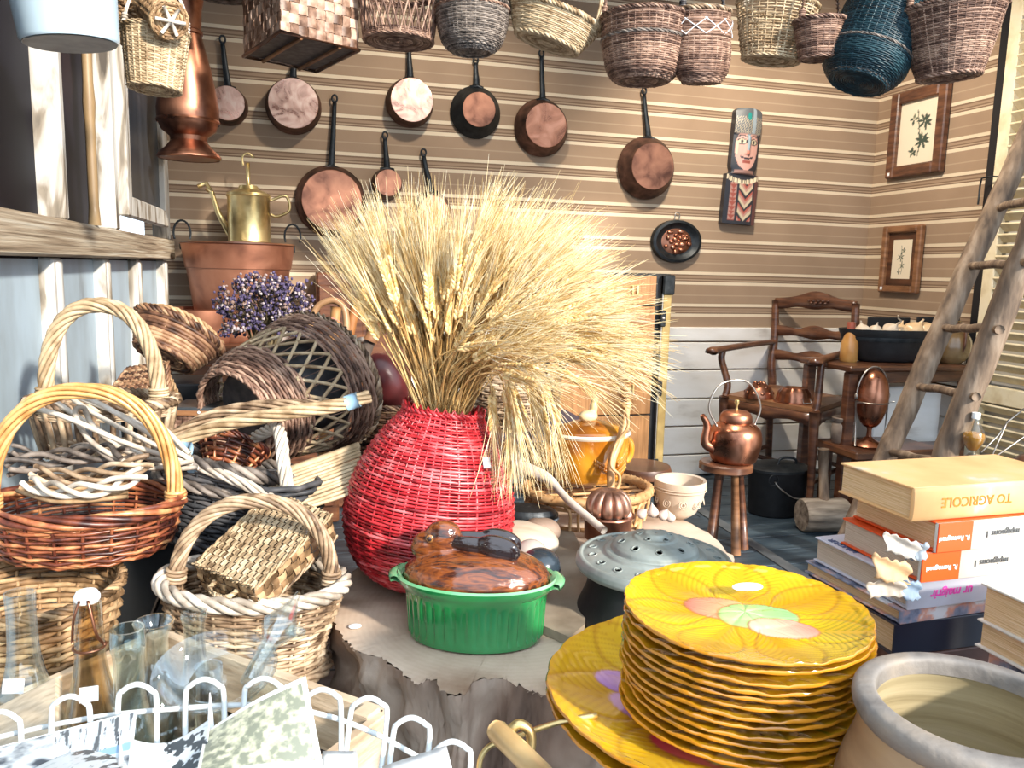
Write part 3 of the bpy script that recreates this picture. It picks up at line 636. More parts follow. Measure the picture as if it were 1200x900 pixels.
hung(903, 72, 2.5, 'pale_openwork_basket', 'pale flaring basket with nubbly open weave between lattice and small baskets', 47, 33, 62, rows=13, stakes=26, m='willow_pale', asp=.75, rot=(0, R(4), R(-12)), rr=.0026, amp=.003, handle=hh(40*s, 60*s, .15, m='willow_white'))
hung(960, 70, HD, 'small_twisted_handle_basket', 'small basket with twisted hoop handle left of the black basket', 32, 24, 42, rows=13, stakes=20, m='willow_rose', rot=(0, R(-4), R(10)), asp=.8, handle=hh(28*s, 42*s, .16, .008, 'willow_rose', .03, 3))
hung(1004, 98, HD, 'black_basket', 'large black basket with a blue-green haze tint in its colour, tilted at the upper right', 42, 38, 92, rows=32, stakes=34, m='haze_tinted_black', rot=(R(0), R(20), R(0)), prof=[(32*s, 0), (45*s, 16*s), (48*s, 36*s), (44*s, 96*s)], bands=((3*s, 34*s, 'willow_grey'), (36*s, 49*s, 'willow_grey')), rimr=.006, handle=hh(42*s, 92*s, .13, .006, 'haze_tinted_black'))
hung(1112, 92, 2.35, 'wide_brown_basket', 'wide brown flared basket with crossed handles at the right end of the row', 57, 33, 76, rows=26, stakes=34, m='willow_rose', rot=(R(0), R(-5), 0), rimr=.010, bands=((40*s, 43*s, 'willow'),), handle=[hh(55*s, 74*s, .17, .007, 'willow_rose'), dict(path=arch(55*s, 74*s, .15)@np.array(Matrix.Rotation(R(65), 3, 'Z')), r=.006, m='willow_rose')])
a = np.linspace(0, 1, 10)[:, None]; MB().tube(pole0*(1-a)+pole1*a-pmid, .014, 10).build('rod', M['brown_wood'], pl)
for f_ in (.1, .9): q_ = pole0*(1-f_)+pole1*f_-pmid; MB().tube([q_, q_+[0, 0, 2.59-2.16]], .003, 5).build('cord', M['willow_tan'], pl)
# small basket, cylinder basket and cone basket at the left, enamel pail
hung(181, 106, 1.5, 'small_bucket_basket', 'small pale cane bucket basket hanging left of the copper jug', 36, 28, 66, rows=22, stakes=22, m='willow_pale', k=5, rimr=.005, rot=(R(-3), R(3), 0), handle=dict(path=arch(34*1.5/FPX, 66*1.5/FPX, .09), r=.003, n=2, m='willow_white', pitch=.3))
sL = 1.42/FPX
t = basket('cylinder_basket', 'cylindrical cane basket lying on its side with a star-shaped end', P(199, 24, 1.42), (R(-74), R(0), R(-34)), 20*sL, 20*sL, 80*sL, rows=24, stakes=18, m='willow_tan', rimr=.004, k=5)
t.rotation_euler = Vector(-(P(150, -22, 1.62)-P(199, 22, 1.42))).to_track_quat('-Z', 'Y').to_euler()
mb = MB()
for i in range(6): a = i*PI/3; mb.tube([(0, 0, -.006), (17*sL*math.cos(a), 17*sL*math.sin(a), -.004)], .0035, 5)
mb.build('star', M['willow_white'], t)
t = basket('cone_basket', 'cone shaped cane basket between the enamel pail and bucket basket', P(146, 52, 1.55), (R(0), R(12), 0), .012, .05, .15, rows=26, stakes=18, m='willow_tan', rimr=.004, k=5)
# enamel pail
c = P(83, 51, 1.22); r_ = S(53, 1.22); t = thing('enamel_pail', 'pale blue enamel pail with grey base hanging at top left corner', 'pail', c, (R(2), R(-5), 0))
MB().lathe([(.001, .004), (r_*.9, .003), (r_*.95, 0), (r_, .004), (r_*1.22, .21), (r_*1.27, .215), (r_*1.24, .22), (r_*1.18, .212), (r_*.96, .008), (.001, .008)], 48).build('pail_body', mat('blue_enamel', [(.50, .68, .80), (.60, .76, .86)], .25, 0, 3, coat=.4), t)
MB().lathe([(.001, -.0005), (r_*.93, -.0015)], 48).build('pail_base', mat('grey_zinc', [(.20, .21, .22), (.32, .33, .35)], .5, .3, 20, distort=1), t)
MB().tube(arch(r_*1.24, .19, .10), .003, 6).build('bail_handle', M['steel_wire'], t)
MB().tube([(0, 0, .29), (0, 0, 2.59-c[2])], .002, 5).build('hanging_wire', M['steel_wire'], t)

# tall copper jug
c = P(222, 186, 2.75); s_ = 2.75/FPX; t = thing('copper_jug', 'tall copper jug with flared foot hanging beside the left partition', 'jug', c)
pr = [(0, 0), (34, 0), (35, 2), (34, 5), (26, 12), (20, 20), (21, 25), (30, 32), (34, 42), (34.5, 55), (31, 78), (27, 100), (20, 128), (17, 138), (19, 139), (19, 142), (17, 144), (18, 165), (23, 186), (25, 190)]
MB().lathe([(max(a, .1)*s_, b_*s_) for a, b_ in pr]+[(24*s_, 188*s_), (17*s_, 166*s_)], 40).build('jug_body', M['copper_dull'], t)
MB().lathe([(30*s_, 8*s_), (35.4*s_, 3*s_), (36*s_, 1*s_), (34*s_, -.5*s_)], 40).build('foot_ring', M['copper'], t)
mb = MB().lathe([(34.6*s_, 40*s_), (35.4*s_, 42*s_), (34.6*s_, 44*s_)], 40); mb.build('seam_ring', M['copper'], t)
MB().tube([(-40*s_, 0, 181*s_), (-38*s_, 0, 2.59-c[2])], .002, 5).build('hanging_wire', M['steel_wire'], t)
MB().tube(curve([(-22*s_, 0, 180*s_), (-46*s_, 0, 178*s_), (-50*s_, 0, 130*s_), (-31*s_, 0, 84*s_)], 20), .008, 8).build('handle', M['copper_dull'], t)

# ------------------------------------------------------------------ copper and brass stacked in the far left corner
zA = P(275, 357, 3.3)[2]; cK = P(275, 357, 3.3)
s_ = 3.3/FPX
zt = P(235, 400, 3.2)[2]
st_ = thing("low_cupboard", "dark wooden cupboard behind the baskets carrying the copper pans", "cupboard", (-.12, YB-.25, 0))
MB().box((0, 0, (zt-.03)/2), (.58, .42, zt-.03), bev=.01).build('carcass', M['dark_wood'], st_, False); MB().box((0, -.01, zt-.015), (.61, .45, .03), bev=.008).build('top', M['dark_wood'], st_, False)
for x in (-.14, .14):
    dd = MB().box((x, -.215, zt*.5), (.26, .02, zt*.8), bev=.006).build('door', M['chair_wood'], st_, False); MB().ell((x*.2, -.25, zt*.55), (.012, .012, .012)).build('knob', M['brass'], dd)
c = onZ(240, 398, zt); c[1] = min(c[1], YB-.2); d_ = dep(c); s_ = d_/FPX
c = P(238, 400, 3.2); s_ = 3.2/FPX; c[2] = zt
t = thing('copper_stewpot', 'red copper stewpot with loop handle below the big cauldron', 'pot', c)
hpot = P(238, 362, 3.2)[2]-zt; hpot = max(hpot, .13)
MB().lathe([(.001, 0), (36*s_, 0), (38*s_, .01), (39*s_, hpot), (40.5*s_, hpot+.004), (38*s_, hpot+.004), (36*s_, .012), (.001, .012)], 40).build('pot_body', M['copper_matt'], t)
MB().tube(curve([(-38*s_, 0, hpot*.62), (-52*s_, -.02, hpot*.66), (-60*s_, 0, hpot*.5), (-52*s_, .02, hpot*.42), (-38*s_, 0, hpot*.40)], 20), .012, 8).build('loop_handle', M['copper_matt'], t)
c2 = P(276, 358, 3.33); s_ = 3.33/FPX; zc = zt+.16
t = thing('copper_cauldron', 'wide copper cauldron with iron ring handles under the brass can', 'cauldron', (c2[0]+.02, c2[1]-.04, zt))
Hc = P(276, 288, 3.33)[2]-zt
MB().lathe([(.001, 0), (44*s_, 0), (46*s_, .01), (49*s_, Hc-30*s_), (50*s_, Hc-28*s_), (58*s_, Hc-26*s_), (62*s_, Hc), (63.5*s_, Hc+.003), (61*s_, Hc), (57*s_, Hc-24*s_), (46*s_, .02), (.001, .02)], 48).build('cauldron_body', M['copper_matt'], t)
for sx_ in (-1, 1):
    a = np.linspace(-.5, PI+.5, 18); MB().tube(np.c_[sx_*60*s_+0*a, .0+.0*a, Hc+12*s_+14*s_*np.sin(a)]+np.c_[9*s_*np.cos(a), 0*a, 0*a], .0045, 6).build('ring_handle', M['iron'], t)
    MB().box((sx_*61*s_, -.005, Hc-.008), (.012, .03, .03), bev=.003).build('handle_lug', M['iron'], t)
t.rotation_euler[2] = 0
MB().lathe([(.001, 0), (62*s_, 0), (62*s_, .006), (.001, .008)], 40).build('board', M['dark_wood'], t, True, (0, 0, Hc+.004))
c3 = np.array([c2[0]+.06, c2[1]+.02, zt+Hc+.013]); s_ = 3.3/FPX
t = thing('brass_watering_can', 'old brass watering can with spout standing on the copper cauldron', 'watering can', c3)
MB().lathe([(.001, 0), (24*s_, 0), (25*s_, .004), (24*s_, .012), (24*s_, 52*s_), (25.5*s_, 54*s_), (24*s_, 57*s_), (12*s_, 62*s_), (10*s_, 66*s_), (8*s_, 66*s_)], 36).build('can_body', M['brass'], t)
MB().tube([(-22*s_, 0, 10*s_), (-34*s_, -.01, 34*s_), (-40*s_, -.012, 56*s_), (-46*s_, -.012, 60*s_)], [.014, .011, .009, .009], 8).build('spout', M['brass'], t)
MB().tube([(-38*s_, -.012, 53*s_), (-46*s_, -.012, 66*s_), (-55*s_, -.012, 62*s_)], [.008, .010, .010], 8).build('spout_rose', M['brass'], t)
MB().tube(curve([(24*s_, 0, 50*s_), (42*s_, 0, 56*s_), (46*s_, 0, 40*s_), (32*s_, 0, 32*s_), (24*s_, 0, 34*s_)], 20), .006, 7).build('side_handle', M['brass'], t)
mb = MB().tube([(0, 0, 62*s_), (0, 0, 92*s_)], .008, 8).tube(curve([(-5*s_, 0, 88*s_), (-6*s_, 0, 98*s_), (0, 0, 103*s_), (7*s_, 0, 98*s_)], 10), .005, 6); mb.build('lid_stem', M['brass'], t)

# dried flowers
c = P(310, 385, 2.62); t = thing('dried_flowers', 'bunch of dried purple statice flowers behind the lattice basket', 'flowers', c)
st_mb = MB(); fls = [MB(), MB(), MB()]
for i in range(210):
    a = random.uniform(0, 2*PI); rr_ = math.sqrt(random.random())*.15; hx = rr_*math.cos(a); hy = rr_*math.sin(a)*.6; hz = .165-.35*rr_*(1+.3*math.sin(a*3))+random.uniform(-.13, .02)
    st_mb.tube([(hx*.1, hy*.1, -.12), (hx*.5, hy*.5, hz*.4), (hx, hy, hz)], .0012, 3)
    for j in range(8):
        q_ = np.array([hx, hy, hz])+RNG.normal(0, .010, 3); fls[0 if random.random() < .62 else (1 if random.random() < .5 else 2)].ell(q_, RNG.uniform(.0035, .0075, 3), (random.random()*3, 0, 0), 5, 3)
st_mb.build('stems', mat('dry_stem', (.16, .12, .06), .8), t, kind='stuff')
for mbx, cc, nm in zip(fls, ([(.04, .03, .08), (.11, .085, .18)], [(.28, .23, .27), (.5, .43, .42)], [(.20, .13, .10), (.32, .22, .2)]), ('purple_florets', 'cream_florets', 'dry_florets')):
    mbx.build(nm, mat(nm, cc, .8, 0, 60), t, kind='stuff')
MB().lathe([(.001, -.5), (.05, -.5), (.055, .02), (.075, .15), (.078, .155), (.07, .15), (.001, .02)], 24).build('pot', M['willow_dark'], t, True, (0, 0, -.22))
# ------------------------------------------------------------------ heap of wicker at the left
def aim(v): return Vector(v).to_track_quat('Z', 'Y').to_euler()
bn = thing('low_bench', 'low bench under the heap of baskets, its black standing in for shade', 'bench', (-.19, 1.72, 0))  # support bench; the shade of the gaps is put into its black colour
for a in (-.12, 0, .12): MB().box((a, 0, .41), (.115, 1.42, .022), bev=.003).build('slat', M['black_post'], bn, False)
for x in (-.14, .14):
    for y in (-.64, 0, .64): MB().box((x, y, .2), (.04, .04, .4), bev=.003).build('leg', M['black_post'], bn, False)
# grey-tan basket below the brown one
d = 1.10; s = d/FPX; c = P(28, 688, d); hb = .115
basket('tan_round_basket', 'worn tan round basket at left, directly under the shiny brown basket', (c[0]-.0, c[1], c[2]-hb), (0, 0, 0), 82*s, 104*s, hb, rows=15, stakes=26, m='willow_tan', k=5, slant=0, rimr=.008)
# shiny brown basket with honey handle
d = 1.20; s = d/FPX; c = P(97, 590, d); hb = 56*s
BA = basket('brown_oval_basket', 'shiny red-brown willow basket with honey coloured hooped handle at left edge', (c[0], c[1]+.01, c[2]-hb), (0, R(1.5), 0), 86*s, 103*s, hb, rows=12, stakes=22, m='willow_red', asp=.8, k=6, rimr=.012, rims=5, rimpitch=.26, amp=.0032, rr=.0027,
       prof=[(84*s, 0), (96*s, 12*s), (101*s, 36*s), (104*s, hb)], handle=dict(path=arch(99*s, hb-.012, 142*s, pw=2.3), r=.0125, m='willow_honey', n=7, pitch=.4), slant=.001)
# braided willow inside it
def braid(mb, pts, Rr, sr, pitch=.09, n=3): return rope(mb, curve(pts, 60), Rr, n, pitch, 6, sr=sr)
t = thing('willow_braid', 'thick dark and pale willow braids piled inside the shiny brown basket', 'willow', c)
L = lambda px, py, dd: P(px, py, dd)-c
braid(braid(MB(), [L(8, 548, 1.22), L(60, 538, 1.26), L(120, 530, 1.26), L(150, 535, 1.24)], .021, .20, .16, 4), [L(12, 528, 1.26), L(60, 540, 1.3), L(110, 520, 1.3)], .018, .2, .14, 3).build('dark_braid', M['willow_grey'], t)
braid(MB(), [L(32, 566, 1.12), L(70, 574, 1.10), L(120, 572, 1.10), L(168, 555, 1.14)], .0165, .24, .12, 3).build('pale_braid', M['willow_white'], t)
braid(MB(), [L(40, 555, 1.18), L(90, 560, 1.18), L(150, 548, 1.18), L(175, 540, 1.2)], .019, .2, .15, 4).build('middle_braid', M['willow'], t)
mb = MB()
for i in range(7): mb.tube(curve([L(20+i*4, 575-i*3, 1.15+i*.015), L(70+i*5, 588-i*5, 1.10+i*.02), L(150, 582-i*5, 1.12+i*.02)], 12), .0035, 5)
mb.build('loose_rods', M['willow_tan'], t, kind='stuff')
# pale willow hoops tied with tape, with long twisted stems
c = P(215, 530, 1.30); t = thing('willow_hoops', 'bundle of pale peeled willow hoops bound with blue tape, over the brown basket', 'willow', c); L = lambda px, py, dd: P(px, py, dd)-c
mb = MB()
for pts in ([(225, 540, 1.3), (170, 505, 1.26), (110, 470, 1.24), (62, 458, 1.26), (60, 466, 1.28), (110, 500, 1.3), (190, 545, 1.3), (232, 548, 1.3)],
            [(222, 532, 1.3), (190, 500, 1.3), (150, 470, 1.32), (95, 452, 1.34), (80, 462, 1.34), (120, 490, 1.31), (190, 525, 1.31), (222, 535, 1.3)],
            [(228, 545, 1.31), (150, 520, 1.24), (80, 490, 1.22), (40, 478, 1.24)],
            [(226, 540, 1.3), (170, 548, 1.25), (110, 520, 1.24), (88, 485, 1.25), (98, 478, 1.27), (110, 500, 1.28), (150, 530, 1.29), (200, 542, 1.3)],
            [(222, 530, 1.3), (150, 490, 1.36), (90, 465, 1.38)], [(224, 536, 1.31), (160, 475, 1.4), (120, 455, 1.4)]):
    mb.tube(curve([L(*q_) for q_ in pts], 40), .0042, 7)
mb.build('hoop_rods', M['willow_white'], t, kind='stuff')
rope(MB(), curve([L(205, 520, 1.33), L(260, 498, 1.33), L(330, 485, 1.33), L(400, 474, 1.36), L(433, 464, 1.38)], 60), .0125, 6, .24, 6).build('twisted_stem', M['willow_pale'], t)
rope(MB(), curve([L(200, 512, 1.36), L(250, 486, 1.36), L(300, 476, 1.36), L(350, 474, 1.36), L(380, 478, 1.37)], 60), .0105, 6, .2, 6).build('twisted_stem', M['willow'], t)
rope(MB(), curve([L(228, 545, 1.32), L(270, 560, 1.30), L(310, 580, 1.28), L(335, 600, 1.28)], 40), .0100, 5, .2, 6).build('twisted_stem', M['willow_white'], t)
for px, py, dd, rr_ in ((216, 524, 1.32, .0125), (229, 544, 1.32, .0115), (413, 471, 1.365, .0135)):
    p0, p1 = L(px-7, py+2, dd), L(px+7, py-3 if px > 400 else py+3, dd); MB().tube([p0, (p0+p1)/2, p1], rr_, 12).build('tape', mat('blue_tape', (.30, .50, .68), .35), t)
# dark grey basket behind
d = 1.42; s = d/FPX; c = P(262, 640, d)
basket('dark_grey_basket', 'dark weathered grey basket with pale braided border behind the front handled basket', c, (R(-8), R(14), 0), 62*s, 92*s, 96*s, rows=20, stakes=24, m='willow_dark', rim='willow_grey', asp=.8, rimr=.014, rimpitch=.09, k=5, bands=((70*s, 90*s, 'willow_grey'),))
# hooped basket D
d = 1.48; s = d/FPX; c = P(124, 530, d)
basket('hooped_basket', 'large open stake basket whose tall twisted hoop stands against the panel coloured blue for sky light', c, (0, 0, R(-8)), 66*s, 80*s, 62*s, rows=26, stakes=26, m='willow', asp=.7, skip=lambda v: v < .7, stk=.0052, rimr=.011, k=5, handle=dict(path=arch(62*s, 60*s, 112*s, pw=2.3), r=.0145, m='willow_pale', n=7, pitch=.2))
# ribbed basket behind
p0, p1 = P(150, 385, 1.9), P(235, 425, 1.75); s = 1.85/FPX
t = basket('ribbed_basket', 'long coiled brown basket leaning against the left wall behind the tall hoop', (p0+p1)/2-np.array([.0, 0, .03]), (R(-38), R(28), R(0)), 34*s, 52*s, 42*s, rows=10, stakes=10, m='willow_brown', asp=.55, amp=.0005, k=6, rimr=.010, handle=dict(path=arch(46*s, 40*s, 26*s), r=.009, m='willow_tan', n=3, pitch=.05))
pq = (p0+p1)/2-np.array([.0, 0, .03]); bx_ = thing('support_box', 'dark wooden box hidden under the ribbed basket by the left wall', 'box', (pq[0]+.02, pq[1], 0)); MB().box((0, 0, (pq[2]-.05)/2), (.20, .16, pq[2]-.05), bev=.004).build('box', M['black_post'], bx_, False)
# small flat woven lids
def weave_panel(name, label, q4, m, rows=22, cols=18, th=.004, border=.006, cat='basket', group=None, lean=None):
    q4 = [np.array(a) for a in q4]; o = sum(q4)/4; t = thing(name, label, cat, o); q = [a-o for a in q4]
    nrm = np.cross(q[1]-q[0], q[3]-q[0]); nrm /= np.linalg.norm(nrm); u = np.linspace(0, 1, cols*2+1)
    paths = []; 
    for i in range(rows):
        v = (i+.5)/rows; base = (q[0]*(1-v)+q[3]*v)[None]*(1-u[:, None])+(q[1]*(1-v)+q[2]*v)[None]*u[:, None]
        paths.append(base+nrm*(th*.5*np.cos(PI*np.arange(len(u))/2*2*.5+PI*i))[:, None])
    hgt = np.linalg.norm(q[3]-q[0])/rows*.55
    MB().sweep(np.array(paths), nrm, hgt, 5).build('weave', M[m], t, kind='stuff')
    mb = MB()
    for j in range(cols):
        f_ = (j+.5)/cols; mb.tube([q[0]*(1-f_)+q[1]*f_, q[3]*(1-f_)+q[2]*f_], hgt*.8, 5)
    mb.build('stakes', M[m], t, kind='stuff')
    rope(MB(), np.vstack([np.linspace(q[i], q[(i+1) % 4], 14)[:-1] for i in range(4)]), border, 3, .04, 5, closed=True).build('border', M[m], t)
    return t
weave_panel('woven_lid', 'small brown woven lid leaning in front of the ribbed basket', [P(112, 482, 1.62), P(200, 478, 1.60), P(196, 425, 1.66), P(150, 432, 1.7)], 'willow_brown', 16, 12)
weave_panel('woven_lid', 'narrow worn wicker lid leaning between the tall hoop and black-lidded box', [P(178, 482, 1.66), P(214, 474, 1.64), P(190, 424, 1.70), P(178, 428, 1.7)], 'willow_tan', 12, 5)
# black lidded box
c = P(243, 478, 1.62); s = 1.62/FPX; t = thing('black_lidded_box', 'small wicker box with black leather lid beside the lattice basket', 'box', c, (0, 0, R(-12)))
bw, bd, bh = 64*s, .09, 24*s
for (a, b_) in (((-bw/2, -bd/2), (bw/2, -bd/2)), ((bw/2, -bd/2), (bw/2, bd/2)), ((bw/2, bd/2), (-bw/2, bd/2)), ((-bw/2, bd/2), (-bw/2, -bd/2))):
    plait((*a, -bh), (*b_, -bh), (*b_, 0), (*a, 0), 11, 5, .0012).build('woven_side', M['willow_rose'], t, kind='stuff')
MB().box((0, 0, .004), (bw+.01, bd+.01, .010), bev=.003).build('lid', mat('black_leather', [(.02, .025, .03), (.06, .07, .08)], .3, 0, 10), t, False)
MB().box((0, -bd/2-.006, -.002), (bw+.008, .003, .010), bev=.001).build('lid_edge', M['brown_wood'], t, False)
for x in (-.4, 0, .4): MB().ell((bw*x, -bd/2-.008, 0), (.003, .002, .003)).build('stud', M['white_label'], t)
# big lattice basket on its side
p0, p1 = P(272, 487, 1.52), P(372, 447, 1.70); ax = p1-p0; Lb = np.linalg.norm(ax)
prof = [(.098, 0), (.118, Lb*.14), (.135, Lb*.32), (.150, Lb*.62), (.165, Lb*.85), (.172, Lb)]
t = basket('lattice_basket', 'big two-band wicker basket with diamond lattice lying on its side', p0, aim(ax), prof=prof, rows=40, stakes=34, base='none', foot=True, m='willow_rose', skip=lambda v: .36 < v < .68, stk=.0009, rimr=.009, rim='willow', asp=.85, k=4)
lp_ = [(a, b_) for a, b_ in smooth_prof(prof, 40)][13:29]; o_ = stakes_round([lp_[0], lp_[8], lp_[-1]], 22, .85, 2, .0036, .42, 6, 10).build('diamond_lattice', M['willow_pale'], t, kind='stuff')
MB().lathe([(.001, .05), (.088, .05), (.10, Lb*.3), (.12, Lb*.9)], 32, 1, .85).build('shade_liner', M['willow_dark'], t)  # added dark sheet standing in for the shade inside the basket
# reddish plaited scoop
c = P(262, 535, 1.45); s = 1.45/FPX
basket('red_plaited_basket', 'small red-brown plaited basket peeking out under the twisted stems', c-np.array([0, 0, .03]), (R(-40), R(20), 0), 20*s, 40*s, 38*s, rows=7, stakes=14, m='willow_red', asp=.7, rr=.0035, amp=.004, rimr=.007, k=5)
# reed lid
q4 = [P(300, 566, 1.36), P(421, 522, 1.42), P(428, 572, 1.32), P(345, 600, 1.28)]; o = sum(q4)/4
t = thing('reed_lid', 'pale flat lid of parallel reeds leaning left of the red vase', 'lid', o)
for i in range(13):
    f_ = i/12; a, b_ = q4[0]*(1-f_)+q4[3]*f_-o, q4[1]*(1-f_)+q4[2]*f_-o
    MB().tube(np.linspace(a, b_, 4)+RNG.normal(0, .0006, (4, 3)), .0075 if i == 0 else .0034, 7).build('reed', M['willow_pale'], t)
c = P(332, 560, 1.34); 
t = thing('grey_hoop_basket', 'small dark basket with bleached twisted handle standing up by the reed lid', 'basket', c)
rope(MB(), curve([P(338, 580, 1.30)-c, P(332, 540, 1.31)-c, P(329, 512, 1.34)-c, P(322, 502, 1.38)-c, P(300, 512, 1.44)-c], 40), .0115, 6, .12, 6).build('handle', M['willow_white'], t)
basket_o = weave_round([(.03, -.10), (.055, -.07), (.06, -.02), (.058, 0)], 12, 16).build('weave', M['willow_dark'], t, kind='stuff')
# front handled basket
d = 1.17; s = d/FPX; c = P(291, 680, d); hb = .135
FB = basket('front_handled_basket', 'round willow basket with twisted handle in front, holding a wicker case', (c[0]-.0, c[1], c[2]-hb), (0, R(4), R(-4)), 88*s, 100*s, hb, rows=25, stakes=26, rr=.0030, amp=.0028, m='willow', asp=.74, prof=[(90*s, 0), (84*s, hb*.3), (97*s, hb*.75), (103*s, hb)], rimr=.0125, rimpitch=.10, rim='willow_white', k=6,
       handle=dict(path=arch(88*s, hb-.01, 104*s, pw=2.2), r=.0115, m='willow', n=8, pitch=.16))
# wicker case inside it
q4 = [P(228, 661, 1.14), P(298, 690, 1.07), P(388, 604, 1.24), P(320, 577, 1.31)]; o = sum(q4)/4; q = [a-o for a in q4]; nrm = np.cross(q[1]-q[0], q[3]-q[0]); nrm /= np.linalg.norm(nrm); nrm *= (1 if nrm[2] > 0 else -1)
t = thing('wicker_case', 'flat lidded case of tightly knotted cane tilted inside the front basket', 'case', o)
plait(*q, 22, 14, .0020, .05).build('lid_weave', M.setdefault('cane_tan', wick('cane_tan', [(.17, .11, .06), (.40, .29, .17), (.62, .50, .33)])), t, kind='stuff')
dn = -nrm*.040
for i in range(4):
    a, b_ = q[i], q[(i+1) % 4]; plait(a+dn, b_+dn, b_, a, 12 if i % 2 else 8, 3, .0015, .1).build('side_weave', M['willow_tan'], t, kind='stuff')
rope(MB(), np.vstack([np.linspace(q[i], q[(i+1) % 4], 20)[:-1] for i in range(4)]), .0048, 3, .012, 5, closed=True).build('lid_border', M['cane_tan'], t)
rope(MB(), np.vstack([np.linspace(q[i], q[(i+1) % 4], 20)[:-1] for i in range(4)])+dn, .0048, 3, .012, 5, closed=True).build('base_border', M['willow'], t)
MB().poly([(0, 0)]*0 or [(a+dn)[:2] for a in q], 0, .001) if 0 else None
mid = (q[0]+q[1])/2+dn*.4; e = (q[1]-q[0]); e /= np.linalg.norm(e); ou = -(q[3]-q[0]); ou /= np.linalg.norm(ou)
rope(MB(), curve([mid-e*.024, mid-e*.020+ou*.016, mid+ou*.022, mid+e*.020+ou*.016, mid+e*.024], 24), .0042, 3, .012, 5).build('carry_handle', M['cane_tan'], t)
# baskets further back
d = 1.9; s = d/FPX
c = P(455, 535, d); basket('dark_deep_basket', 'deep dark brown basket between the lattice basket and the barley', c, (0, 0, 0), 34*s, 40*s, 64*s, rows=22, stakes=22, m='willow_brown', rimr=.008)
c = P(598, 498, d); basket('beige_bellied_basket', 'beige bellied basket behind the drooping barley heads', c, (0, 0, 0), prof=[(34*s, 0), (48*s, 18*s), (50*s, 45*s), (40*s, 66*s), (30*s, 74*s)], rows=26, stakes=30, m='willow', rimr=.006)
t = thing('dark_side_table', 'low dark table behind the red vase carrying wicker', 'table', P(585, 512, 2.0)*[1, 1, 0]); zt2 = P(590, 501, 1.9)[2]
MB().box((0, 0, zt2-.015), (.44, .34, .03), bev=.005).build('top', mat('dark_indigo', [(.02, .02, .05), (.05, .05, .10)], .4, 0, 5), t, False)
for x in (-.18, .18):
    for y in (-.13, .13): MB().box((x, y, zt2/2-.015), (.035, .035, zt2-.03), bev=.003).build('leg', M['dark_wood'], t, False)
MB().box((-.02+.07, -.172, zt2-.012), (.03, .002, .018)).build('price_sticker', M['white_label'], t, False)
# square cane tray
q4 = [P(590, 522, 1.78), P(655, 536, 1.70), P(662, 515, 1.84), P(612, 503, 1.92)]
o = sum(q4)/4; t = thing('cane_tray', 'square rimmed brown cane tray to the left of the yellow tureen', 'tray', o); q = [a-o for a in q4]
for k_ in (0, .012): rope(MB(), np.vstack([np.linspace(q[i], q[(i+1) % 4], 14)[:-1] for i in range(4)])-[0, 0, k_], .007, 3, .05, 6, closed=True).build('rim', M['willow_tan'], t)
plait(q[0]-[0, 0, .05], q[1]-[0, 0, .05], q[2]-[0, 0, .05], q[3]-[0, 0, .05], 10, 8, .001).build('floor_weave', M['willow_brown'], t, kind='stuff')
for i in range(4): a, b_ = q[i], q[(i+1) % 4]; plait(a-[0, 0, .05], b_-[0, 0, .05], b_-[0, 0, .01], a-[0, 0, .01], 12, 4, .001).build('side_weave', M['willow_brown'], t, kind='stuff')
# walking sticks and umbrella
d = 1.98; base = P(415, 560, d)
t = thing('crook_walking_stick', 'bentwood walking stick with brown crook handle left of the barley', 'walking stick', base); L = lambda px, py, dd=d: P(px, py, dd)-base
MB().tube(curve([L(363, 384), L(366, 372), L(374, 358), L(390, 352), L(402, 360), L(406, 380), L(404, 420), L(400, 480), L(396, 550)], 40), .0088, 8).build('stick', mat('bent_wood', [(.22, .11, .05), (.45, .27, .14)], .4, 0, 15), t)
t = thing('bamboo_stick', 'bamboo stick with pink tied string standing beside the crook stick', 'walking stick', base); 
MB().tube(curve([L(394, 360, 1.93), L(390, 400, 1.93), L(384, 450, 1.93), L(378, 540, 1.93)], 30), [.0125 if i % 7 else .0145 for i in range(len(curve([L(0, 0), L(0, 1), L(0, 2), L(0, 3)], 30)))], 9).build('culm', mat('orange_bamboo', [(.30, .13, .04), (.52, .28, .11)], .35, 0, 9), t)
rope(MB(), curve([L(388, 372, 1.90), L(399, 378, 1.90), L(396, 386, 1.90), L(401, 392, 1.90), L(398, 400, 1.9)], 16), .0016, 2, .01, 4).build('string', mat('pink_string', (.6, .25, .22), .7), t)
t = thing('wooden_club', 'orange-brown knotty stick leaning right of the bamboo stick', 'walking stick', base)
MB().tube(curve([L(418, 350, 2.0), L(410, 390, 2.0), L(402, 430, 2.0), L(392, 540, 2.0)], 20), np.linspace(.014, .009, len(curve([L(0, 0), L(0, 1), L(0, 2), L(0, 3)], 20))), 8).build('stick', mat('club_wood', [(.20, .07, .02), (.42, .18, .06)], .4, 0, 20), t)
t = thing('old_umbrella', 'folded grey-brown umbrella with leather grip leaning towards the barley', 'umbrella', base)
MB().tube([L(440, 385, 1.9), L(425, 420, 1.9), L(412, 455, 1.9), L(395, 520, 1.9)], [.012, .016, .020, .010], 9).build('furled_cloth', mat('umbrella_cloth', [(.07, .05, .04), (.20, .15, .12)], .7, 0, 6, (8, 8, .3)), t)
MB().tube([L(446, 372, 1.895), L(434, 400, 1.895)], [.011, .018], 9).build('leather_grip', M['brown_wood'], t)
t = thing('grey_crook', 'grey metal crook handle hooked behind the sticks', 'walking stick', base)
MB().tube(curve([L(399, 470), L(404, 430), L(410, 405), L(425, 398), L(438, 404)], 20), .007, 8).build('stick', M['willow_grey'], t)
t = thing('red_leather_gourd', 'dark red leather covered gourd lying between the sticks and barley', 'gourd', P(452, 448, 1.85))
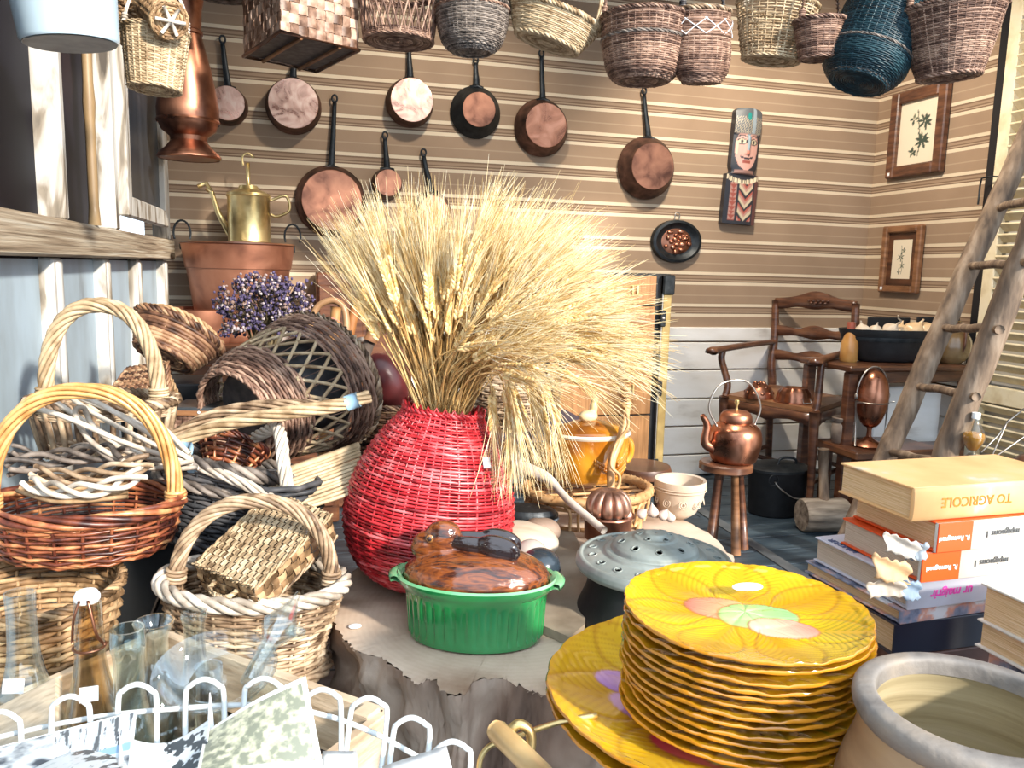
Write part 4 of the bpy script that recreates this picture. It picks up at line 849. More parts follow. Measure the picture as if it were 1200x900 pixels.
MB().ell((0, 0, 0), (.050, .045, .072), (0, R(-24), 0), 20, 14).build('body', mat('red_leather', [(.04, .01, .01), (.16, .03, .03)], .3, 0, 14), t)
# dark cabinet behind the sticks
c = onY(425, 300, YB-.14); 
t = thing('dark_cabinet', 'dark brown cupboard against the wall behind the sticks and barley', 'cabinet', (c[0], YB-.14, 0)); zt3 = onY(405, 320, YB-.25)[2]
MB().box((0, 0, zt3/2), (.40, .24, zt3), bev=.008).build('carcass', M['chair_wood'], t, False)
for x in (-.1, .1): MB().box((x, -.125, zt3/2), (.18, .014, zt3*.9), bev=.004).build('door', M['chair_wood'], t, False)
MB().ell((.02, -.138, zt3*.6), (.010, .010, .014)).build('knob', M['brass'], t)
# ------------------------------------------------------------------ tree stump
ZS = .51
px = [(396, 700), (392, 722), (399, 745), (411, 757), (424, 763), (450, 772), (473, 790), (490, 801), (505, 796), (526, 812), (545, 813), (557, 797), (587, 794), (600, 800), (625, 810), (650, 816), (690, 810), (740, 790), (800, 760), (860, 710), (868, 670), (830, 625), (770, 600), (700, 590), (640, 592), (560, 612), (480, 635), (420, 665)]
out = np.array([onZ(a, b_, ZS)[:2] for a, b_ in px]); cs = out.mean(0)
t = thing('tree_stump', 'sawn tree stump with ragged bark edge under the green terrine', 'stump', (*cs, 0))
o3 = curve([(*q_, 0) for q_ in out-cs], 224, True); n = len(o3)
rg = RNG.normal(0, .0022, n); ang = np.arctan2(o3[:, 1], o3[:, 0]); ru = 1+rg/np.hypot(o3[:, 0], o3[:, 1])
rings = []
for f_ in np.linspace(0.02, 1, 26): rings.append(np.c_[o3[:, :2]*f_*(ru[:, None] if f_ > .97 else 1), np.full(n, ZS)+(RNG.normal(0, .0004, n) if f_ < 1 else RNG.normal(0, .002, n)-.001)])
m, nt, b = newmat('end_grain'); tc = N_(nt, 'ShaderNodeTexCoord'); wv = N_(nt, 'ShaderNodeTexWave', wave_type='RINGS', rings_direction='Z'); wv.inputs['Scale'].default_value = 34; wv.inputs['Distortion'].default_value = 3; wv.inputs['Detail'].default_value = 6; wv.inputs['Detail Scale'].default_value = 2.5
nt.links.new(tc.outputs['Object'], wv.inputs[0]); no = N_(nt, 'ShaderNodeTexNoise'); no.inputs['Scale'].default_value = 7; no.inputs['Detail'].default_value = 8; nt.links.new(tc.outputs['Object'], no.inputs[0])
mx = N_(nt, 'ShaderNodeMixRGB', blend_type='MULTIPLY'); mx.inputs[0].default_value = .09; nt.links.new(ramp(nt, no.outputs[0], [(.26, .16, .10), (.52, .39, .29), (.66, .53, .41)], [.3, .5, .68]), mx.inputs[1]); nt.links.new(ramp(nt, wv.outputs[0], [(.55, .45, .38), (1, 1, 1)]), mx.inputs[2]); nt.links.new(mx.outputs[0], b.inputs['Base Color'])
b.inputs['Roughness'].default_value = .75; bp = N_(nt, 'ShaderNodeBump'); bp.inputs['Strength'].default_value = .10; bp.inputs['Distance'].default_value = .001; nt.links.new(wv.outputs[0], bp.inputs['Height']); nt.links.new(bp.outputs[0], b.inputs['Normal'])
MB().grid(np.array(rings), wrap=True, flip=True).build('sawn_top', m, t)
side = []; hs = np.linspace(0, 1, 40)
for h_ in hs:
    z = ZS*(1-h_)-.001; k_ = 1-.03*np.sin(h_*PI)+.12*h_**3; wob = .010*np.sin(ang*9+h_*3)+.007*np.sin(ang*17-h_*5+2*np.sin(ang*3))+.005*np.sin(ang*31+9*h_)+.004*np.sin(h_*40+ang*12)+RNG.normal(0, .0026, n)
    und = -.016*np.exp(-((h_-.12)/.09)**2)*(np.sin(ang*6+1)*.5+.5)
    rr_ = np.hypot(o3[:, 0], o3[:, 1]); k2 = k_+(wob+und)*min(1, h_*12)/rr_
    side.append(np.c_[o3[:, :2]*(k2 if h_ > 0 else ru)[:, None], np.full(n, z)])
MB().grid(np.array(side), wrap=True).build('bark', mat('bark', [(.08, .05, .035), (.27, .18, .13), (.45, .34, .26), (.58, .48, .39)], .9, 0, 9, (1, 1, .6), 1.0, 40, pos=[.28, .42, .56, .7], distort=.8), t)
q_ = onZ(416, 736, ZS); tt = thing('white_chip', 'small white shell chip lying on the stump left of the terrine', 'chip', (q_[0], q_[1], ZS)); MB().ell((0, 0, .003), (.010, .008, .0025)).build('chip', M['white_label'], tt)

# ------------------------------------------------------------------ red cane vase
c = onZ(492, 683, ZS); d = dep(c); s = d/FPX; tiltv = Vector((math.cos(-YAW)*.10, 0, 1))
t = thing('red_cane_vase', 'big egg-shaped red cane vase on the stump holding the barley', 'vase', (c[0], c[1], ZS+.006), (R(-1), R(7.5), 0))
H = 202*s; pr = [(46*s, 0), (66*s, 10*s), (86*s, 34*s), (97*s, 72*s), (94*s, 108*s), (82*s, 142*s), (64*s, 174*s), (50*s, 192*s), (44*s, H)]
weave_round(pr, 64, 26, amp=.0018, rr=.0024, k=6, pair=1).build('weave', M['red_cane'], t, kind='stuff')
stakes_round(pr, 52, r=.0020, n=18).build('stakes', M['red_cane'], t, kind='stuff')
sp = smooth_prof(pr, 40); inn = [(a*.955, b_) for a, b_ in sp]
rope(MB(), rim_path(45*s, H, 1, 2), .006, 3, .03, 5, closed=True).build('rim', M['red_cane'], t)
mb = MB()
for i in range(30): a = i*2*PI/30; mb.tube([(44*s*math.cos(a), 44*s*math.sin(a), H-.012), (47*s*math.cos(a+.15), 47*s*math.sin(a+.15), H+.010), (44*s*math.cos(a+.35), 44*s*math.sin(a+.35), H-.010)], .0022, 4)
mb.build('loop_border', M['red_cane'], t)
MB().lathe([(.001, .003), (48*s, .003)], 24).build('base', M['red_cane'], t)
MB().lathe(inn, 40).build('shade_liner', mat('shade_red', (.10, .006, .008), .8), t)  # added dark red sheet for the shade between the canes
mw = t.matrix_basis if False else Matrix.LocRotScale(t.location, t.rotation_euler, None)
q_ = P(561, 539, d-.085); qi = mw.inverted()@Vector(q_); a_ = math.atan2(qi.y, qi.x); rr_ = np.interp(qi.z, sp[:, 1], sp[:, 0])+.0065
MB().box((0, 0, 0), (.0015, .016, .018)).build('price_tag', M['white_label'], t, False, (rr_*math.cos(a_), rr_*math.sin(a_), qi.z), (0, R(-22), a_))
MOUTH = mw@Vector((0, 0, H))

# ------------------------------------------------------------------ barley
wt = thing('barley_bunch', 'large bunch of dried bearded barley fanning out of the red cane vase', 'barley', MOUTH); O = np.array(MOUTH)
M['straw'] = wick('straw', [(.25, .13, .04), (.55, .34, .12), (.76, .54, .25)], .5)
M['awn'] = wick('awn', [(.48, .29, .09), (.82, .60, .28), (.93, .78, .47), (.95, .88, .68)], .5)
M['ear'] = wick('ear', [(.58, .36, .12), (.78, .55, .24), (.88, .70, .38)], .5)
em = MB()
for i in range(9):
    z = .008+i*.0062
    for s_ in (1, -1): em.ell((s_*.0030, 0, z+(.003 if s_ > 0 else 0)), (.0026, .0024, .0056), (0, s_*.35, 0), 5, 4)
em = em.mesh('barley_ear'); em.materials.append(M['ear'])
SX, SZ = np.array([math.cos(YAW), -math.sin(YAW), 0]), np.array([0, 0, 1.0]); SY = np.array([math.sin(YAW), math.cos(YAW), 0])
sp_, sr_ = [], []; aw, an = [], []; near = 0
def stalk(a0, b_, L, ph, ear=True, awnL=.13, spread=.16):
    n = 14; s_ = np.linspace(0, 1, n); th = R(a0)+R(b_)*s_**2.2; ds = L/(n-1)
    dirs = np.sin(th)[:, None]*SX+np.cos(th)[:, None]*SZ; dirs = dirs*math.cos(ph)+SY*math.sin(ph); dirs /= np.linalg.norm(dirs, axis=1, keepdims=True)
    r0 = RNG.uniform(0, .034); a = RNG.uniform(0, 2*PI); start = SX*r0*math.cos(a)*1.0+SY*r0*math.sin(a)+SX*math.sin(R(a0))*.012-SZ*.02-dirs[0]*.10*0
    p = np.vstack([start-dirs[0]*.09, start+np.cumsum(dirs*ds, axis=0)])
    sp_.append(p); e0 = p[-1]; dv = dirs[-1]
    o = bpy.data.objects.new('ear', em); COL.objects.link(o); o.parent = wt; o.location = Vector(e0); q_ = Vector(dv).to_track_quat('Z', 'Y'); o.rotation_mode = 'QUATERNION'; o.rotation_quaternion = q_@Euler((0, 0, RNG.uniform(0, 6))).to_quaternion(); o.scale = (1.25, 1.25, RNG.uniform(1.0, 1.25))
    for j in range(30):
        f_ = .010+.055*j/30; u = RNG.normal(0, spread, 3); u -= (u@dv)*dv; dd = dv+u*(1 if RNG.random() < .85 else 2); dd /= np.linalg.norm(dd); LL = awnL*RNG.uniform(.7, 1.1)
        k_ = np.linspace(0, 1, 5)[:, None]; droop = np.array([0, 0, -1])*.018*RNG.uniform(0, 1)
        aw.append(e0+dv*f_+dd*LL*k_+droop*k_**2+u*.03*k_**2)
U = RNG.uniform
for i in range(104): f_ = U(0, 1); stalk(-31+34*f_+U(-3, 3), U(-6, 6), (.185+.02*f_)*U(.66, 1.06), U(-.28, .28), awnL=.150-.02*f_, spread=.062)
for i in range(92): f_ = U(0, 1); stalk(2+26*f_, U(10, 50)*(0.5+f_*.7), U(.15, .255), U(-.30, .32), awnL=.125, spread=.095)
for i in range(22): stalk(U(22, 34), U(50, 85), U(.19, .255), U(-.35, .3), awnL=.125, spread=.14)
for i in range(11): stalk(U(4, 18), U(130, 168), U(.16, .235), U(-.45, -.05), awnL=.12, spread=.09)
for i in range(22): stalk(U(0, 24), U(20, 80), U(.15, .22), U(-.75, -.4), awnL=.11, spread=.22)
pa = np.array(sp_); t_ = pa.mean(1)[:, None]*0+[.3, 1, .2]; MB().sweep(pa, t_, .0013, 5).build('stalks', M['straw'], wt, kind='stuff')
pa = np.array(aw); MB().sweep(pa, np.array([.31, .9, .17]), np.broadcast_to(np.array([.0006, .00055, .00048, .00036, .00018]), (len(pa), 5)), 3, cap=False).build('awns', M['awn'], wt, kind='stuff')
# loose stalks at the front without ears
mb = MB(); pp = []
for i in range(130):
    a0 = U(-26, 24); th = R(a0); dv = math.sin(th)*SX+math.cos(th)*SZ+SY*U(-.2, .1); a = U(0, 2*PI); r0 = .036*math.sqrt(U(0, 1)); st0 = SX*r0*math.cos(a)+SY*r0*math.sin(a)-SZ*.03; k_ = np.linspace(-.25, 1, 8)[:, None]
    pp.append(st0+dv*k_*U(.14, .2)+SX*(k_**2)*U(-.01, .02))
MB().sweep(np.array(pp), np.array([.3, 1, .2]), .0015, 5).build('loose_straws', M['straw'], wt, kind='stuff')

# ------------------------------------------------------------------ hare terrine
c = onZ(557, 744, ZS); d = dep(c); s = d/FPX
M['green_glaze'] = mat('green_glaze', [(.006, .10, .025), (.015, .21, .055), (.04, .30, .10)], .12, 0, 5, coat=.8)
M['green_pale'] = mat('green_glaze_pale', [(.08, .36, .15), (.30, .55, .32)], .12, 0, 8, coat=.8)
M['hare'] = mat('hare_glaze', [(.012, .006, .005), (.085, .022, .009), (.24, .065, .014), (.07, .02, .01)], .10, 0, 20, (1, 4, 4), .5, 45, coat=1, pos=[.28, .42, .55, .7], distort=1)
t = thing('green_terrine', 'oval green ribbed terrine on the stump with a brown hare lid', 'terrine', (c[0], c[1], ZS), (0, 0, -YAW+R(-4)))
a0, hb = 84*s, 74*s; asp = .66
pr = [(.001, .002), (a0*.88, .001), (a0*.92, .003), (a0*.945, .010), (a0*.98, hb*.72), (a0*.985, hb*.80), (a0*1.05, hb*.86), (a0*1.10, hb*.93), (a0*1.12, hb), (a0*1.07, hb*1.01), (a0*.96, hb*.93), (a0*.93, hb*.4), (.001, hb*.3)]
dens = smooth_prof([pr[3], pr[4]], 10); pr2 = pr[:3]+[tuple(x) for x in dens]+pr[5:]
nr = 19; rib = lambda a, i: np.where((i >= 4) & (i <= 11), 1-.045*(np.abs(np.cos(a*nr))**4), 1.0)
MB().lathe(pr2, 456, 1, asp, mod=rib).build('dish', M['green_glaze'], t)
MB().lathe([(a0*1.121, hb*1.0), (a0*1.09, hb*1.035), (a0*1.05, hb*1.015), (a0*1.06, hb*.98)], 64, 1, asp).build('rim', M['green_pale'], t)
for s_ in (-1, 1):
    u = np.linspace(-1, 1, 13); g = []
    for f_ in (0, .25, .5, .75, 1): g.append(np.c_[s_*(a0*1.02+f_*a0*.20*(1-.35*u**2)), u*a0*.26*(1-.1*f_), hb*(.99+.03*np.sin(f_*3))+0*u])
    g2 = [x-[0, 0, .007] for x in g[::-1]]; MB().grid(np.array(g+g2+[g[0]]), flip=s_ > 0).build('lug_handle', M['green_pale'], t)
mb = MB(); E = mb.ell
def blend(name, parts, m, parent, vox=.0022, sm=6):
    mb = MB()
    for c_, r_, ro in parts: mb.ell(c_, r_, ro, 24, 16)
    o = mb.build(name, m, parent); rm = o.modifiers.new('r', 'REMESH'); rm.mode = 'VOXEL'; rm.voxel_size = vox; rm.use_smooth_shade = True
    s2 = o.modifiers.new('s', 'SMOOTH'); s2.iterations = sm; s2.factor = .6; return o
A = a0
lid = blend('hare_lid', [((.0, 0, hb*1.0), (A*1.02, A*.66, A*.40), (0, 0, 0)), ((A*.12, 0, hb*1.12), (A*.68, A*.42, A*.30), (0, R(8), 0)), ((-A*.42, 0, hb*1.20), (A*.34, A*.30, A*.26), (0, 0, 0)),
    ((-A*.48, -.02*A, hb+A*.53), (A*.27, A*.20, A*.235), (0, R(-25), 0)), ((-A*.70, -.02*A, hb+A*.42), (A*.20, A*.165, A*.185), (0, R(-24), 0)), ((-A*.78, -.02*A, hb+A*.36), (A*.14, A*.14, A*.13), (0, 0, 0)), ((-A*.60, -.02*A, hb+A*.32), (A*.24, A*.15, A*.12), (0, 0, 0)),
    ((-A*.22, -.02*A, hb+A*.42), (A*.26, A*.12, A*.13), (0, R(10), 0)), ((A*.62, 0, hb*1.02), (A*.26, A*.32, A*.18), (0, R(25), 0)), ((A*.40, -A*.30, hb*1.02), (A*.32, A*.18, A*.22), (0, 0, 0)), ((-A*.35, -A*.34, hb*1.02), (A*.22, A*.14, A*.14), (0, 0, 0))], M['hare'], t)
M['dark_glaze'] = mat('dark_glaze', [(.008, .008, .012), (.03, .015, .012)], .08, 0, 12, coat=1, bump=.5, bscale=50)
for s_ in (-1, 1):
    blend('ear', [((A*.0, s_*A*.12-.02*A, hb+A*.47), (A*.44, A*.075, A*.12), (0, R(4), R(s_*3))), ((A*.30, s_*A*.15-.02*A, hb+A*.44), (A*.32, A*.10, A*.19), (0, R(12), R(s_*4)))], M['dark_glaze'], lid)
for s_ in (-1, 1):
    MB().ell((-A*.62, s_*A*.172-.02*A, hb+A*.55), (A*.055, A*.02, A*.055)).build('eye', mat('amber_eye', (.28, .12, .03), .1, coat=1), lid)
    MB().ell((-A*.625, s_*A*.192-.02*A+s_*A*.006, hb+A*.55), (A*.032, A*.012, A*.032)).build('pupil', M['dark_glaze'], lid)

# ------------------------------------------------------------------ iron pot with pierced lid
c = onZ(763, 722, ZS); d = dep(c); s = d/FPX
t = thing('brazier_pot', 'black pot with grey domed pierced lid behind the yellow plates', 'pot', (c[0], c[1], ZS), (0, 0, 0))
zl = P(763, 655, d)[2]-ZS; rl = 90*s
MB().lathe([(.001, 0), (rl*.98, 0), (rl*1.0, .006), (rl*.86, zl*.5), (rl*.82, zl*.86), (rl*.88, zl*.95), (rl*.84, zl*.95), (rl*.80, zl*.5), (rl*.9, .01), (.001, .01)], 56).build('pot_body', M['iron_black'], t)
# lid: surface with real holes
n = 220; prl = [(0.02, .060), (.12, .060), (.17, .051), (.27, .049), (.36, .045), (.46, .044), (.53, .040), (.575, .030), (.62, .022), (.66, .023), (.74, .020), (.82, .018), (.90, .014), (.96, .010), (1.0, .006), (1.01, .001), (.99, -.004), (.94, -.005)]
prl = np.array([(.02, .060), (.13, .060), (.16, .056), (.20, .053), (.26, .053), (.29, .050), (.40, .047), (.50, .041), (.545, .036), (.56, .028), (.60, .029), (.64, .026), (.66, .022), (.74, .021), (.86, .018), (.92, .015), (.935, .018), (.97, .017), (1.0, .010), (1.01, .002), (.99, -.004), (.94, -.005)])*[rl, .88]; Lc = np.r_[0, np.cumsum(np.hypot(*np.diff(prl, axis=0).T))]; sm_ = np.c_[np.interp(np.linspace(0, Lc[-1], 90), Lc, prl[:, 0]), np.interp(np.linspace(0, Lc[-1], 90), Lc, prl[:, 1])]; V_ = np.stack([np.stack([r_*np.cos(np.arange(n)*2*PI/n), r_*np.sin(np.arange(n)*2*PI/n), np.full(n, z_)], -1) for r_, z_ in sm_])
holes = [(.80, i*2*PI/17, .040) for i in range(17)]+[(.44, i*2*PI/9+.2, .034) for i in range(9)]+[(.20, i*2*PI/5, .028) for i in range(5)]
i_, j_ = np.arange(len(sm_)-1)[:, None], np.arange(n)[None, :]; ctr = (V_[:-1]+V_[1:])/2; ctr = (ctr+np.roll(ctr, -1, 1))/2; keep = np.ones(ctr.shape[:2], bool)
for hr, ha, hs_ in holes:
    keep &= np.hypot(ctr[..., 0]-hr*rl*math.cos(ha), ctr[..., 1]-hr*rl*math.sin(ha)) > hs_*rl*1.15
q = np.stack([i_*n+j_, i_*n+(j_+1) % n, (i_+1)*n+(j_+1) % n, (i_+1)*n+j_], -1)[keep]
mm = mat('verdigris', [(.09, .10, .09), (.22, .25, .235), (.33, .37, .35), (.38, .36, .31)], .55, .3, 7, bump=.25, bscale=60, pos=[.25, .42, .6, .75], distort=1)
l_ = MB().add(V_.reshape(-1, 3), q[:, ::-1]).build('pierced_lid', mm, t, True, (0, 0, zl*.95)); so = l_.modifiers.new('s', 'SOLIDIFY'); so.thickness = .0022
mb = MB()
for hr, ha, hs_ in holes:
    zz = np.interp(hr*rl, sm_[:70, 0], sm_[:70, 1]); a = np.arange(14)*2*PI/14; rr_ = hs_*rl*1.32; x_, y_ = hr*rl*math.cos(ha)+rr_*np.cos(a), hr*rl*math.sin(ha)+rr_*np.sin(a)
    mb.tube(np.c_[x_, y_, np.interp(np.hypot(x_, y_), sm_[:74, 0], sm_[:74, 1])+.0005], .0010, 5, True)
mb.build('hole_rims', mm, l_, kind='stuff')
MB().lathe([(.001, .0), (rl*.7, .0)], 32).build('inner_shade', M['iron_black'], t, True, (0, 0, zl*.9))

# ------------------------------------------------------------------ things lying between the vase and the pot
def at(px, py, d_): return P(px, py, d_)
c = onZ(628, 690, ZS+.002)
t = thing('black_ball', 'shiny black ball resting on the stump behind the terrine', 'ball', P(633, 664, 1.27)); MB().ell((0, 0, 0), (.034, .034, .030), None, 28, 18).build('ball', mat('black_glaze', [(.012, .02, .03), (.03, .045, .06)], .2, 0, 8, coat=.5), t)
t = thing('black_ball', 'dark glazed ball half hidden behind the hare lid', 'ball', P(590, 645, 1.26)); MB().ell((0, 0, 0), (.026, .028, .026), None, 24, 16).build('ball', M['dark_glaze'], t)
t = thing('pale_wooden_bowl', 'pale wooden oval scoop lying behind the hare lid', 'bowl', P(612, 632, 1.42), (R(8), R(6), -YAW)); MB().ell((0, 0, 0), (.066, .05, .028), None, 28, 14).build('bowl', mat('lime_wood', [(.42, .33, .24), (.62, .53, .42)], .6, 0, 10, (1, 4, 4)), t)
t = thing('glass_float', 'pale grey glass ball behind the black ball', 'ball', P(622, 652, 1.34)); MB().ell((0, 0, 0), (.030, .030, .029), None, 24, 16).build('ball', mat('grey_glass', [(.40, .37, .33), (.58, .55, .5)], .15, 0, 14, coat=.5), t)
t = thing('brown_wooden_shoe', 'rounded grey-brown wooden clog beside the pale scoop', 'clog', P(638, 622, 1.46), (0, R(14), R(20))); blend('clog', [((0, 0, 0), (.034, .024, .024), None), ((-.02, 0, .004), (.022, .022, .018), None)], mat('clog_wood', [(.14, .09, .06), (.36, .26, .2)], .6, 0, 12), t)
t = thing('black_dish', 'long blue-black oval dish behind the wooden scoop', 'dish', P(612, 605, 1.55), (0, R(2), -YAW))
MB().lathe([(.001, -.020), (.056, -.020), (.068, -.008), (.070, .010), (.060, .018), (.001, .020)], 36, 1, .55).build('dish', M['iron'], t); MB().lathe([(.0705, -.003), (.072, 0), (.0705, .003)], 36, 1, .55).build('stripe', mat('grey_band', (.25, .30, .34), .4), t)
# split wooden slab
q4 = [(646, 620), (668, 606), (690, 650), (686, 720), (668, 735), (620, 715), (632, 690)]; pz = ZS+.03
pts = [onZ(a, b_, pz)[:2] for a, b_ in q4]; cc = sum(pts)/len(pts); t = thing('cracked_slab', 'cracked pale wooden slab lying on the stump left of the iron pot', 'slab', (*cc, ZS+.001))
MB().poly([p-cc for p in pts], 0, .014).build('slab', mat('slab_wood', [(.16, .12, .08), (.33, .27, .20), (.42, .36, .28)], .8, 0, 8, bump=.5), t, False)
# white wooden spoon
c = P(605, 548, 1.55); t = thing('wooden_paddle', 'long pale wooden paddle lying across from tureen to pierced pot', 'paddle', c); L = lambda px, py, dd: P(px, py, dd)-c
p_ = curve([L(603, 546, 1.60), L(640, 560, 1.56), L(668, 588, 1.50), L(708, 622, 1.42)], 30); mb = MB().tube(p_, np.interp(np.linspace(0, 1, len(p_)), [0, .1, .35, .5, 1], [.010, .015, .011, .0075, .0075]), 10); mb.build('paddle', mat('bleached_wood', [(.45, .38, .31), (.70, .64, .56)], .7, 0, 9, (1, 1, 3)), t)
# copper jelly mould
c = P(712, 622, 1.50); s = 1.50/FPX; t = thing('copper_jelly_mould', 'fluted copper jelly mould with domed lobes by the carved wooden bowl', 'mould', (c[0], c[1], c[2]-.012))
MB().lathe([(.001, 0), (27*s, 0), (28*s, 26*s), (31*s, 27*s), (30*s, 29*s), (26*s, 29*s)], 40).build('mould_base', M['copper_dull'], t)
mb = MB(); n = 80; prf = [(25, 29), (27, 36), (25, 46), (19, 54), (10, 57), (4, 55), (.5, 54)]
MB().lathe([(a*s, b_*s) for a, b_ in smooth_prof(prf, 20)], 110, mod=lambda a, i: 1-.17*(1-np.abs(np.sin(a*5.5)))**2*(i < 17)).build('fluted_dome', M['copper_dull'] if 0 else mat('aged_copper', [(.25, .13, .09), (.48, .28, .2), (.6, .42, .34)], .38, .8, 14), t)
# small shells/garlic in front of the mould
for k_, (px_, py_, r_) in enumerate(((697, 605, .011), (718, 608, .012), (735, 603, .009), (752, 602, .010), (765, 600, .011), (777, 604, .010), (786, 607, .009))):
    cc = P(px_, py_, 1.48); o = thing('shallot', 'small pink bulb behind the pierced lid, %s of the row' % ('leftmost', 'second from left', 'third from left', 'middle one', 'third from right', 'second from right', 'rightmost')[k_], 'bulb', cc, (R(random.uniform(-40, 40)), R(random.uniform(-30, 30)), 0), 'pink bulbs behind the pierced lid')
    MB().lathe([(a*r_, b_*r_) for a, b_ in smooth_prof([(.05, -1), (.8, -.6), (1, 0), (.6, .8), (.15, 1.3), (.03, 1.7)], 12)], 14).build('bulb', mat('bulb_skin', [(.50, .36, .30), (.70, .58, .5)], .4, 0, 20), o)
# carved wooden bowl
c = P(795, 606, 1.78); s = 1.78/FPX; t = thing('carved_wooden_bowl', 'pale carved wooden bowl with chipped rim and rosettes beside the mould', 'bowl', c)
mm = mat('pale_carved_wood', [(.48, .37, .27), (.66, .54, .42)], .7, 0, 9, bump=.3)
MB().lathe([(a*s, b_*s) for a, b_ in [(.1, 0), (10, 0), (20, 8), (27, 24), (30, 42), (29.5, 46), (26, 45), (24, 28), (14, 10), (.1, 8)]], 48, mod=lambda a, i: 1+0*a).build('bowl', mm, t)
for zz in (38, 35): MB().tube(rim_path(29.9*s, zz*s, 1, 2), .0013, 5, True).build('carved_line', mm, t)
for i in range(9):
    a = i*2*PI/9+.2; o = MB()
    for rr_ in (.0045, .0085): b_ = np.arange(14)*2*PI/14; o.tube(np.c_[rr_*np.cos(b_), rr_*np.sin(b_), 0*b_], .0011, 5, True)
    o.build('rosette', mm, t, True, (27.6*s*math.cos(a), 27.6*s*math.sin(a), 22*s), (0, R(78), a))

# ------------------------------------------------------------------ rattan stand with the yellow tureen
c = P(688, 572, 1.72); s = 1.72/FPX
t = thing('rattan_hoop_basket', 'rattan basket on legs with a tall wrapped hoop around the yellow tureen', 'basket', c); L = lambda px, py, dd: P(px, py, dd)-c
rx_, ry_ = 74*s, 52*s*1.2
M['rattan'] = wick('rattan', [(.30, .14, .05), (.50, .28, .12), (.64, .42, .22)], .4)
def ov(k_, z_, n=48): a = np.arange(n)*2*PI/n; return np.c_[k_*rx_*np.cos(a), k_*ry_*np.sin(a), np.full(n, z_)]
MB().tube(ov(1, 0, 64), .0105, 8, True).build('rim', M['rattan'], t); rope(MB(), ov(1, 0, 160), .0125, 2, .012, 5, closed=True).build('rim_binding', M['rattan'], t, kind='stuff')
MB().tube(ov(.97, -.018), .004, 6, True).tube(ov(.9, -.06), .005, 6, True).build('lower_ring', M['rattan'], t)
for i in range(12):
    a = i*2*PI/12+.1; p0 = np.array([rx_*math.cos(a), ry_*math.sin(a), 0]); a2 = a+.38; p1 = np.array([rx_*math.cos(a2), ry_*math.sin(a2), 0])
    MB().tube(curve([p0*.95-[0, 0, .06], p0-[0, 0, .02], (p0+p1)/2-[0, 0, .005], p1-[0, 0, .02], p1*.95-[0, 0, .06]], 16), .0034, 6).build('loop', M['rattan'], t)
for i in range(7):
    y = (-.8+1.6*i/6)*ry_; x = rx_*math.sqrt(max(0, 1-(y/ry_)**2)); MB().tube([(-x, y, -.012), (x, y, -.012)], .0034, 6).build('floor_slat', M['rattan'], t)
mb = MB(); ax_ = .1
for a in (-2.5, -1.75, -.7, .7, 2.4): MB().tube([(rx_*.9*math.cos(a), ry_*.9*math.sin(a), -.01), (rx_*.9*math.cos(a), ry_*.9*math.sin(a), -.10)], .0075, 7).build('leg', mat('bamboo_leg', [(.30, .17, .06), (.62, .42, .2)], .4, 0, 14), t)
hp = curve([L(716, 572, 1.62), L(717, 540, 1.62), L(728, 510, 1.64), L(734, 470, 1.66), L(722, 432, 1.70), L(700, 415, 1.73), L(672, 414, 1.78), L(655, 440, 1.82), L(653, 490, 1.84), L(655, 540, 1.84)], 80)
hn = MB().tube(hp, .0085, 8).build('hoop_handle', M['rattan'], t)
mb = MB()
for i in range(12):
    q_ = P(733.2-.15*i, 470-i*4.2+6, 1.655)-c; a = np.arange(10)*2*PI/10; mb.tube(q_+.0105*np.c_[np.cos(a)*SX[0], np.cos(a)*SX[1], np.cos(a)*0]+.0105*np.c_[np.sin(a)*SY[0], np.sin(a)*SY[1], 0*a], .0026, 5, True)
mb.build('binding', M['rattan'], hn)
MB().tube(curve([L(733, 478, 1.64), L(736, 500, 1.62), L(722, 520, 1.62), L(716, 545, 1.6), L(726, 558, 1.6), L(722, 575, 1.58), L(700, 600, 1.56)], 40), .0036, 6).build('climbing_cane', M['rattan'], t)
# tureen
c = P(690, 559, 1.72); s = 1.72/FPX; t = thing('yellow_tureen', 'glazed yellow-brown lidded tureen moulded with wheat ears, in the rattan basket', 'tureen', (c[0], c[1], c[2]-.006), (0, 0, R(10)))
mg = mat('amber_glaze', [(.10, .025, .006), (.38, .13, .01), (.60, .26, .02), (.70, .42, .06)], .12, 0, 9, coat=.9, pos=[.28, .42, .55, .7], distort=.8)
MB().lathe([(a*s, b_*s) for a, b_ in smooth_prof([(.1, 0), (34, 1), (42, 10), (46, 28), (47, 48), (48, 56), (45, 57), (43, 54), (.1, 50)], 40)], 56, 1, .85).build('bowl', mg, t)
MB().lathe([(47.5*s, 54*s), (49.5*s, 57*s), (47*s, 59.5*s), (44*s, 58*s)], 56, 1, .85).build('white_rim', mat('cream_glaze', [(.7, .6, .45), (.8, .74, .64)], .15, coat=.8), t)
MB().lathe([(a*s, b_*s) for a, b_ in smooth_prof([(45, 56), (40, 62), (25, 68), (8, 72), (.1, 73)], 24)], 56, 1, .85).build('lid', mg, t)
blend('bird_knob', [((-4*s, 0, 76*s), (12*s, 9*s, 7*s), (0, 0, 0)), ((3*s, 0, 86*s), (5*s, 5*s, 9*s), (0, 0, 0)), ((4*s, 0, 95*s), (4.5*s, 4*s, 4.5*s), None)], mat('knob_glaze', [(.7, .5, .2), (.82, .7, .5)], .2, coat=.8), t, .0018)
for s_ in (-1, 1):
    a = np.linspace(-1.4, 1.4, 14); MB().tube(np.c_[s_*(44+9*np.cos(a))*s, -.02*0+0*a-.012*s_, (34+14*np.sin(a))*s], .0075, 8).build('ear_handle', mg, t)
